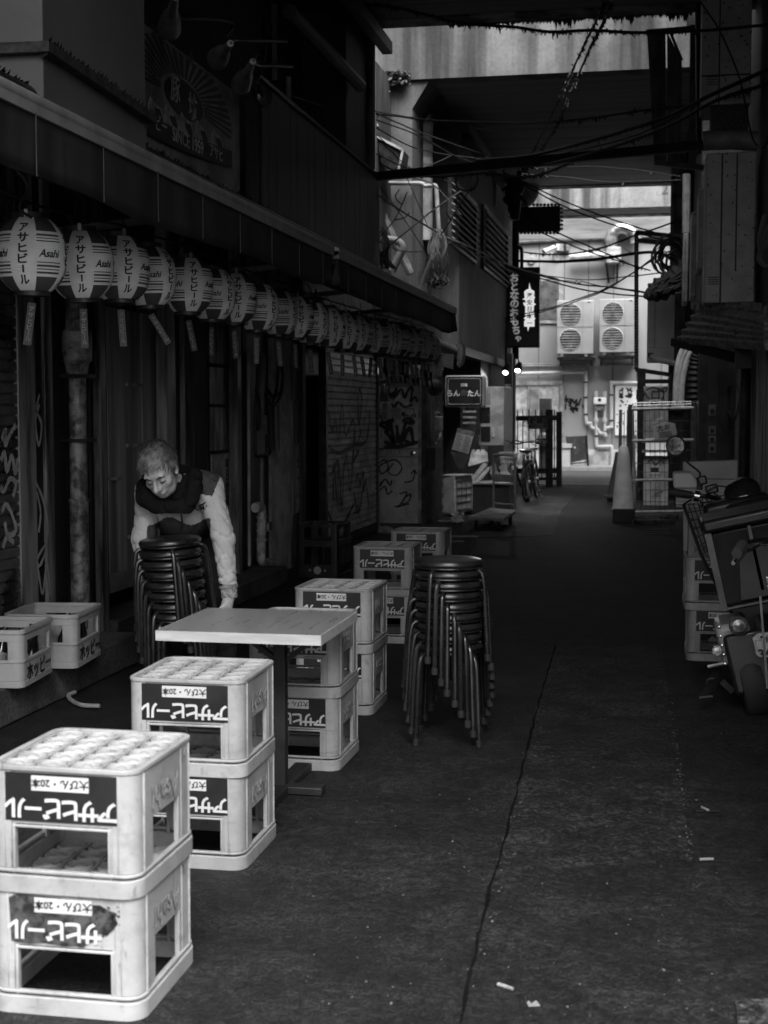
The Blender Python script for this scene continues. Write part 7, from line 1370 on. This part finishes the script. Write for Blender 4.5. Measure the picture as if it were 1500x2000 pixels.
    for a, b in zip(ring, ring[1:]): f.cone(a, b, .033, .033, .045)
    f.ell((-.06, -.16, 1.06), (.115, .115, .09), None, .03)
    f.noise(lambda x, y, z: .009 * (1 - np.abs(np.sin(x * 26 + z * 21 + np.sin(y * 30) * 1.2))) ** 3 + .006 * (1 - np.abs(np.sin(y * 33 - z * 27 + np.sin(x * 28)))) ** 3); V, F = f.mesh(); fieldobj('hood', V, F, [M('hood_black', .008, .95, var=.2, scale=30, bump=.08, spec=.15)], body)
    MB_ = MB(); MB_.tube(smoothpath([(.0, -.32, .98), (.005, -.33, .95), (.004, -.30, .9), (.0, -.27, .86)], 4), .0035, 6); ORG[body.name] = Vector((0, 0, 0)); MB_.build('hood_cord', BLACK, body)
    m = MB(); m.tube(smoothpath([(-.005, -.31, .975), (-.005, -.27, .95), (-.006, -.235, .92), (-.006, -.22, .9)], 4), .005, 6); m.build('zip', M('zip_dark', .06, .4, .5), body)
    # chest emblem: small leaping cat over lettering, on the wearer's left chest
    V = JV; q_ = (np.abs(V[:, 0] - .088) < .012) & (np.abs(V[:, 2] - .975) < .012); e0 = Vector((.088, float(V[q_][:, 1].min()) - .004, .975)); xd = Vector((.97, -.1, .15)).normalized(); yd = Vector((-.1, -.45, .9)).normalized()
    m = MB(); m.text('PUMA', .032, e0, xd, yd, .02, depth=.004); q = lambda a, b: e0 + xd * a + yd * b + xd.cross(yd) * .002
    m.prism([q(a, b) for a, b in [(-.012, .016), (.0, .022), (.012, .024), (.026, .03), (.031, .034), (.03, .027), (.02, .02), (.012, .014), (.0, .014)]], xd.cross(yd) * .002); m.build('chest_emblem', BLACK, body)
    # knitted cuffs
    for el, wr in ((elL, wrL), (elR, wrR)):
        e, w = Vector(el), Vector(wr); d = (w - e).normalized(); a = e.lerp(w, .83); Lc = (w - e).length * .22
        MB().lathe([(.05, 0), (.047, Lc * .2), (.04, Lc * .3), (.042, Lc * .45), (.039, Lc * .6), (.042, Lc * .75), (.038, Lc), (.03, Lc)], a, d, 20, cap=False).build('cuff', M('cuff_knit', .3, .9, var=.45, scale=70, bump=.5), body)
    # hair: cap plus a few thousand short strands
    f = Field((-.3, -.5, 1.0), (.1, -.05, 1.4), .006); f.ell(H(0, -.028, .045), (.086, .1, .088), HM, .01); f.ell(H(0, -.06, -.03), (.075, .06, .06), HM, .02)
    f.ell(H(0, .11, -.035), (.085, .095, .09), HM, .03, True); f.noise(lambda x, y, z: .004 * np.sin(x * 130 + z * 60) * np.sin(y * 120 + z * 70)); V, F = f.mesh(); hm = M('grey_hair', .06, .55, var=.75, scale=28, stretch=(1, 1, .5), bump=.5); hr = fieldobj('hair', V, F, [hm], body)
    m = MB(); r3 = random.Random(5); Hv = lambda *q: Vector(H(*q)); ax = [Vector(v) for v in (hx, hf, hu)]
    for i in range(1500):
        n = Vector((r3.gauss(0, 1), r3.gauss(0, 1), r3.gauss(.4, 1))).normalized()
        if n.y > .5 and n.z < .42 - .2 * abs(n.x): continue
        if n.z < -.35 and n.y > -.2: continue
        p = Vector(hd) + ax[0] * (n.x * .087) + ax[1] * (n.y * .102 - .024) + ax[2] * (n.z * .089 + .045); nn = (ax[0] * n.x + ax[1] * n.y + ax[2] * n.z).normalized()
        fl = (ax[1] * (.9 if n.z > .1 else -.1) - ax[2] * (.1 + .8 * (n.z < .3)) + ax[0] * (n.x * .5 - .35) + Vector((r3.gauss(0, .18), r3.gauss(0, .18), r3.gauss(0, .18)))); fl = (fl - nn * fl.dot(nn)).normalized()
        L_ = r3.uniform(.04, .075); sd = nn.cross(fl) * r3.uniform(.0018, .0034); t1 = p + fl * L_ * .55 + nn * .004; t2 = p + fl * L_ + nn * r3.uniform(-.008, .006); b = p - nn * .004
        m.face([b - sd, b + sd, t1 + sd * .8, t1 - sd * .8]); m.face([t1 - sd * .8, t1 + sd * .8, t2])
    m.build('strands', M('grey_strands', .2, .45, var=.5, scale=20, bump=0), hr)
    dk = M('brow_dark', .025, .7)
    for s_ in (-1, 1):
        m = MB(); m.tube([tuple(H(s_ * .016, .0935, .013)), tuple(H(s_ * .034, .094, .019)), tuple(H(s_ * .054, .076, .012))], [.003, .0042, .002], 6); m.build('eyebrow', dk, body)
        m = MB(); m.tube([tuple(H(s_ * .018, .084, -.0165)), tuple(H(s_ * .034, .0885, -.0185)), tuple(H(s_ * .051, .076, -.0145))], [.0015, .0028, .0015], 6); m.build('eyelash', dk, body)
    m = MB(); m.tube([tuple(H(-.021, .0905, -.083)), tuple(H(0, .0945, -.0775)), tuple(H(.021, .0905, -.083))], [.001, .0022, .001], 6); m.build('mouth_line', M('lip_dark', .06, .6), body)
    body.location = base; body.rotation_euler = (0, 0, YAW)
man()
# ------------------------------------------------------------ beam and overhead cables
a, b = PZ(735, 345, 4.28), PZ(1340, 287, 4.28)
m = MB(); m.bar(a - (b - a) * .05, b + (b - a) * .1, .09, .1); tag(m.build('cross_beam', BLACK), 'black steel beam spanning the alley overhead with cables tied along it', 'beam')
def cable(label, pts, ys, r=.009, fuzz=0, mat=None, name='overhead_cable', wob=.01):
    n = len(pts); P = smoothpath([PY(u, v, ys[0] + (ys[1] - ys[0]) * i / max(1, n - 1)) for i, (u, v) in enumerate(pts)], 8)
    P = [p + Vector((0, 0, wob * noise.noise(p * 1.7))) for p in P]; m = MB(); m.tube(P, r, 6)
    if fuzz:
        L = sum((P[i + 1] - P[i]).length for i in range(len(P) - 1))
        for i in range(int(L * fuzz)):
            k = rnd.random() * (len(P) - 1); q = P[int(k)].lerp(P[min(len(P) - 1, int(k) + 1)], k % 1)
            if noise.noise(q * 1.3 + Vector((0, 5, 0))) < -.15: continue
            h = rnd.uniform(.01, .05) * (1.8 if rnd.random() < .08 else 1); w = rnd.uniform(.008, .022); d = Vector((rnd.uniform(-1, 1), rnd.uniform(-.4, .4), rnd.choice([-1, -1, -.6, .5]))).normalized()
            s = Vector((rnd.uniform(.3, 1), rnd.uniform(-.3, .3), rnd.uniform(-.3, .3))) * w; m.face([q - s, q + s, q + d * h + s * .3, q + d * h - s * .3])
    tag(m.build(name, mat or CABLE), label, 'cable')
cable('ragged moss-hung cable crossing just under the near viaduct edge', [(700, 8), (780, 15), (900, 45), (1000, 52), (1070, 62), (1150, 60), (1260, 63), (1400, 58), (1510, 48)], (15.5, 14.5), .016, 120)
cable('thick ragged cable rising steeply from the knot on the sign pole, thicker of a pair', [(1008, 352), (1030, 315), (1070, 240), (1105, 165), (1140, 90), (1172, 25), (1190, -20)], (26, 12), .014, 50)
cable('thick ragged cable rising steeply from the knot on the sign pole, other of a pair', [(1012, 354), (1045, 310), (1085, 250), (1115, 180), (1150, 100), (1180, 40), (1200, -15)], (26, 12), .014, 50)
cable('ragged cable sagging across the soffit of the middle viaduct', [(735, 222), (860, 236), (980, 240), (1050, 240), (1140, 232), (1250, 218), (1380, 200), (1500, 165)], (17.5, 15), .012, 70)
cable('bundle of dark cables climbing from the beam to the rust-spotted units', [(930, 312), (1020, 305), (1100, 290), (1200, 262), (1300, 228), (1390, 185), (1510, 130)], (17, 13.5), .02, 70)
cable('second bundled cable climbing just below the first bundle', [(940, 330), (1030, 325), (1110, 312), (1220, 280), (1310, 243), (1400, 196), (1510, 160)], (17, 13.8), .016, 60)
cable('third cable of the climbing bundle, thin and straight', [(960, 325), (1100, 300), (1250, 262), (1400, 180), (1510, 135)], (17, 14), .008)
cable('fuzzy cable hugging the underside of the beam near the knot', [(740, 340), (850, 345), (940, 338), (1010, 345), (1060, 340), (1130, 310)], (17, 16.6), .014, 80)
cable('thin cable dropping past the rust-spotted units to the hose coil', [(1370, 5), (1405, 60), (1442, 145), (1455, 200), (1470, 270), (1490, 290), (1505, 260)], (14.8, 13), .009, 15)
cable('cable looping along the face of the near building from the floodlight to the downpipe', [(300, 150), (380, 160), (470, 165), (560, 185), (640, 208), (725, 218)], (9, 16.9), .008)
cable('slack cable running from the floodlight pole down to the parapet end', [(545, 185), (600, 230), (660, 285), (730, 335)], (12, 16.9), .008)
for i, (pts, ys, r) in enumerate([([(735, 222), (830, 262), (940, 300), (1010, 318)], (17, 22), .009), ([(735, 235), (810, 262), (880, 300), (930, 320)], (17, 20), .008), ([(735, 250), (800, 285), (860, 300), (980, 315)], (17, 20), .008),
        ([(732, 218), (860, 238), (1000, 262)], (17, 24), .007), ([(737, 270), (790, 320), (830, 345)], (17, 19), .006), ([(735, 300), (780, 322), (820, 330), (880, 305)], (17, 18), .008), ([(735, 262), (770, 300), (800, 360), (835, 440)], (17.2, 19), .006),
        ([(738, 380), (780, 410), (830, 440), (860, 455)], (17, 19), .012), ([(845, 340), (920, 380), (1000, 430)], (17.5, 25), .008), ([(857, 458), (930, 488), (1000, 520), (1090, 545)], (19, 28), .012), ([(860, 462), (940, 500), (1010, 535)], (19, 27), .009),
        ([(735, 355), (790, 430), (830, 490), (870, 540)], (17.2, 19), .006), ([(900, 420), (845, 360), (790, 345)], (18, 18), .009), ([(760, 480), (810, 440), (860, 400), (905, 370)], (17.6, 18.6), .011), ([(742, 472), (780, 490), (820, 492), (850, 485)], (17.6, 19), .006)]):
    where = ['first and highest from the downpipe', 'second from the downpipe', 'third from the downpipe', 'running level to the far brace', 'dropping past the tank hood', 'dipping then meeting the beam', 'falling steeply over the column', 'grey and lying across the column foot', 'crossing the louvred windows', 'running from the cable knot to the far wall', 'just below the one from the cable knot', 'plunging to the awning edge', 'looping back under the beam', 'climbing to the hanging coil', 'lying behind the white insulated pipe'][i]
    cable('thin wire beside the column, ' + where, pts, ys, r, 0, CABLEG if i in (7, 9, 12) else CABLE)
# wires before the far wall
for lb, pts, ys, r, fz in [('upper of two parallel wires slanting down before the bright viaduct face', [(1012, 350), (1100, 392), (1200, 430), (1330, 470)], (26, 23), .013, 0), ('lower of two parallel wires slanting down before the bright viaduct face', [(1010, 352), (1095, 400), (1200, 440), (1335, 482)], (26, 23), .013, 0),
        ('wire slanting from the bulb-edged sign to the steel post', [(985, 395), (1040, 430), (1120, 468), (1240, 520)], (27, 24), .013, 0), ('wire slanting low past the security camera to the rack', [(980, 418), (1060, 455), (1150, 492), (1270, 528)], (27, 24), .012, 12), ('leafy sagging cable in front of the security camera and silver duct', [(1020, 492), (1065, 497), (1120, 495), (1180, 483), (1240, 460), (1345, 425)], (27, 22), .014, 45),
        ('thick black cable sagging across the far wall below the round vents', [(1012, 509), (1080, 511), (1160, 507), (1240, 495), (1290, 495), (1330, 520)], (27, 23), .028, 0), ('thin wire under the thick black cable on the far wall', [(1055, 537), (1120, 545), (1180, 545), (1300, 532)], (30, 24), .011, 0), ('wire with a squiggle passing above the twin fan units', [(1055, 545), (1115, 549), (1122, 553), (1126, 548), (1132, 554), (1137, 550), (1180, 560), (1260, 572)], (30, 23), .009, 0),
        ('dark wire from the tall sign to the net bundle', [(985, 518), (1060, 540), (1130, 555), (1200, 562), (1270, 573)], (27.8, 21.6), .014, 0), ('second dark wire from the tall sign to the net bundle', [(985, 524), (1070, 548), (1150, 568), (1260, 580)], (27.8, 21.6), .013, 0), ('wire crossing up from the tall sign to the rack over the fan units', [(985, 622), (1080, 600), (1125, 585), (1180, 565), (1240, 530), (1285, 495)], (27.7, 22.5), .012, 0),
        ('second wire crossing up beside the first over the fan units', [(985, 628), (1085, 602), (1130, 587), (1190, 562), (1300, 490)], (27.7, 22.5), .01, 0), ('long ragged wire under the middle viaduct before its far edge', [(1020, 340), (1100, 345), (1180, 356), (1250, 355), (1330, 352)], (20, 19), .009, 25), ('faint thin wire above the long ragged wire', [(1040, 328), (1150, 325), (1240, 332), (1330, 345)], (20, 19), .006, 8)]: cable(lb, pts, ys, r, fz)
# cable knot, coil and the dense bundles
t = thing('cable_knot', 'black knot of cables tied on the sign pole under the beam', 'cables', PY(1005, 370, 26.5)); m = MB()
for k in range(14): c = PY(1004 + rnd.uniform(-12, 14), 360 + rnd.uniform(-14, 22), 26.3); m.tube(smoothpath([c, c + Vector((rnd.uniform(-.2, .2), rnd.uniform(-.1, .1), rnd.uniform(-.2, .2))), c + Vector((rnd.uniform(-.2, .2), 0, rnd.uniform(-.5, .2)))], 4), .03, 6)
m.build('strands', CABLE, t); m = MB(); m.tube([PY(1004, 345, 26.3), PY(1003, 380, 26.3), PY(1006, 430, 26.3)], [.12, .16, .08], 10); m.build('wrapping', BLACK, t)
t = thing('cable_coil', 'pale coil of spare cable hanging from the black beam', 'cables', PY(911, 375, 17.2))
for k in range(7): MB().tube([PY(911, 352, 17.2) + Vector((rnd.uniform(.125, .15) * math.cos(q * .42), .03 * math.sin(q * .9 + k), rnd.uniform(.12, .135) * math.sin(q * .42))) for q in range(15)], .006, 5, closed=True).build('loop', CABLEG if k % 2 else CABLE, t)
t = thing('cable_bundle', 'thick tangle of cables spilling from the pipe end down to the far awning', 'cables', PY(860, 540, 18.6))
for k in range(34):
    u0 = 852 + rnd.uniform(-6, 10); u1 = 845 + rnd.uniform(-10, 32); MB().tube(smoothpath([PY(u0, 452 + rnd.uniform(-5, 6), 18.8), PY(u0 + rnd.uniform(-14, 12), 480 + rnd.uniform(-6, 6), 18.6), PY((u0 + u1) / 2 + rnd.uniform(-14, 16), 515 + rnd.uniform(-8, 8), 18.5), PY(u1, 548 + rnd.uniform(-14, 14), 18.5), PY(u1 + rnd.uniform(-14, 14), 560 + rnd.uniform(-20, 6), 18.4)], 4), rnd.choice([.008, .011, .015]), 5).build('strand', CABLEG if k % 5 == 0 else CABLE, t)
t = thing('cable_bundle', 'tangle of cables hanging between the parapet corner and the white insulated pipe', 'cables', PY(745, 520, 17.8))
for k in range(16):
    u0 = 740 + rnd.uniform(-4, 10); MB().tube(smoothpath([PY(u0, 450 + rnd.uniform(-10, 20), 17.8), PY(u0 + rnd.uniform(-6, 16), 480, 17.7), PY(748 + rnd.uniform(-10, 14), 500 + rnd.uniform(-8, 8), 17.7), PY(755 + rnd.uniform(-10, 20), 525, 17.7)], 4), rnd.choice([.008, .012]), 5).build('strand', CABLEG if k % 6 == 0 else CABLE, t)
t = thing('cable_bundle', 'loops of grey cable hanging by the cloth flap beside the pub sign', 'cables', PY(897, 700, 19.5))
for k in range(9): u = 893 + rnd.uniform(-6, 10); MB().tube(smoothpath([PY(u, 668, 19.4), PY(u + rnd.uniform(-8, 4), 690, 19.4), PY(u + rnd.uniform(-3, 6), 712 + rnd.uniform(-6, 8), 19.4), PY(u + rnd.uniform(3, 10), 690, 19.4), PY(u + 4, 672, 19.4)], 4), .01, 5).build('strand', CABLEG if k % 2 else CABLE, t)
t = thing('cable_bundle', 'clutter of clamps and wires on the pole by the floodlights', 'cables', PX(500, 150, -3.2))
for k in range(12): u = 497 + rnd.uniform(-6, 26); v = rnd.uniform(0, 150); MB().tube(smoothpath([PX(u, v, -3.2), PX(u + rnd.uniform(-10, 10), v + 20, -3.2), PX(u + rnd.uniform(-12, 12), v + rnd.uniform(30, 60), -3.2)], 4), .012, 5).build('strand', BLACK, t)
# twigs of dead creeper over the gap beside the column
m = MB()
for pts in ([(740, 465), (770, 430), (785, 400), (795, 375)], [(785, 400), (772, 385), (780, 370)], [(770, 430), (790, 425), (800, 415)], [(860, 460), (880, 430), (900, 395), (915, 375)], [(880, 430), (872, 415)]): m.tube(smoothpath([PY(u, v, 17.5) for u, v in pts], 4), .008, 5)
tag(m.build('dead_creeper', BLACK), 'leafless dark creeper twigs in front of the column', 'plant')
t = thing('clamp_row', 'row of small terminal boxes and plugs under the far lanterns', 'fittings', PX(800, 735, -2.75))
for i in range(12): u = 742 + i * 9; m = MB(); p = PX(u, 708 + i * 2.4, -2.75); m.obox(p, (.05, .08, .1)); m.tube(smoothpath([p, p + Vector((.02, .05, -.15)), p + Vector((0, .15, -.1))], 4), .01, 5); m.build('terminal', GMETAL if i % 3 == 0 else BLACK, t)
m = MB(); m.bar(PX(735, 700, -2.8), PX(815, 742, -2.8), .05, .05); m.build('bracket', BLACK, t)
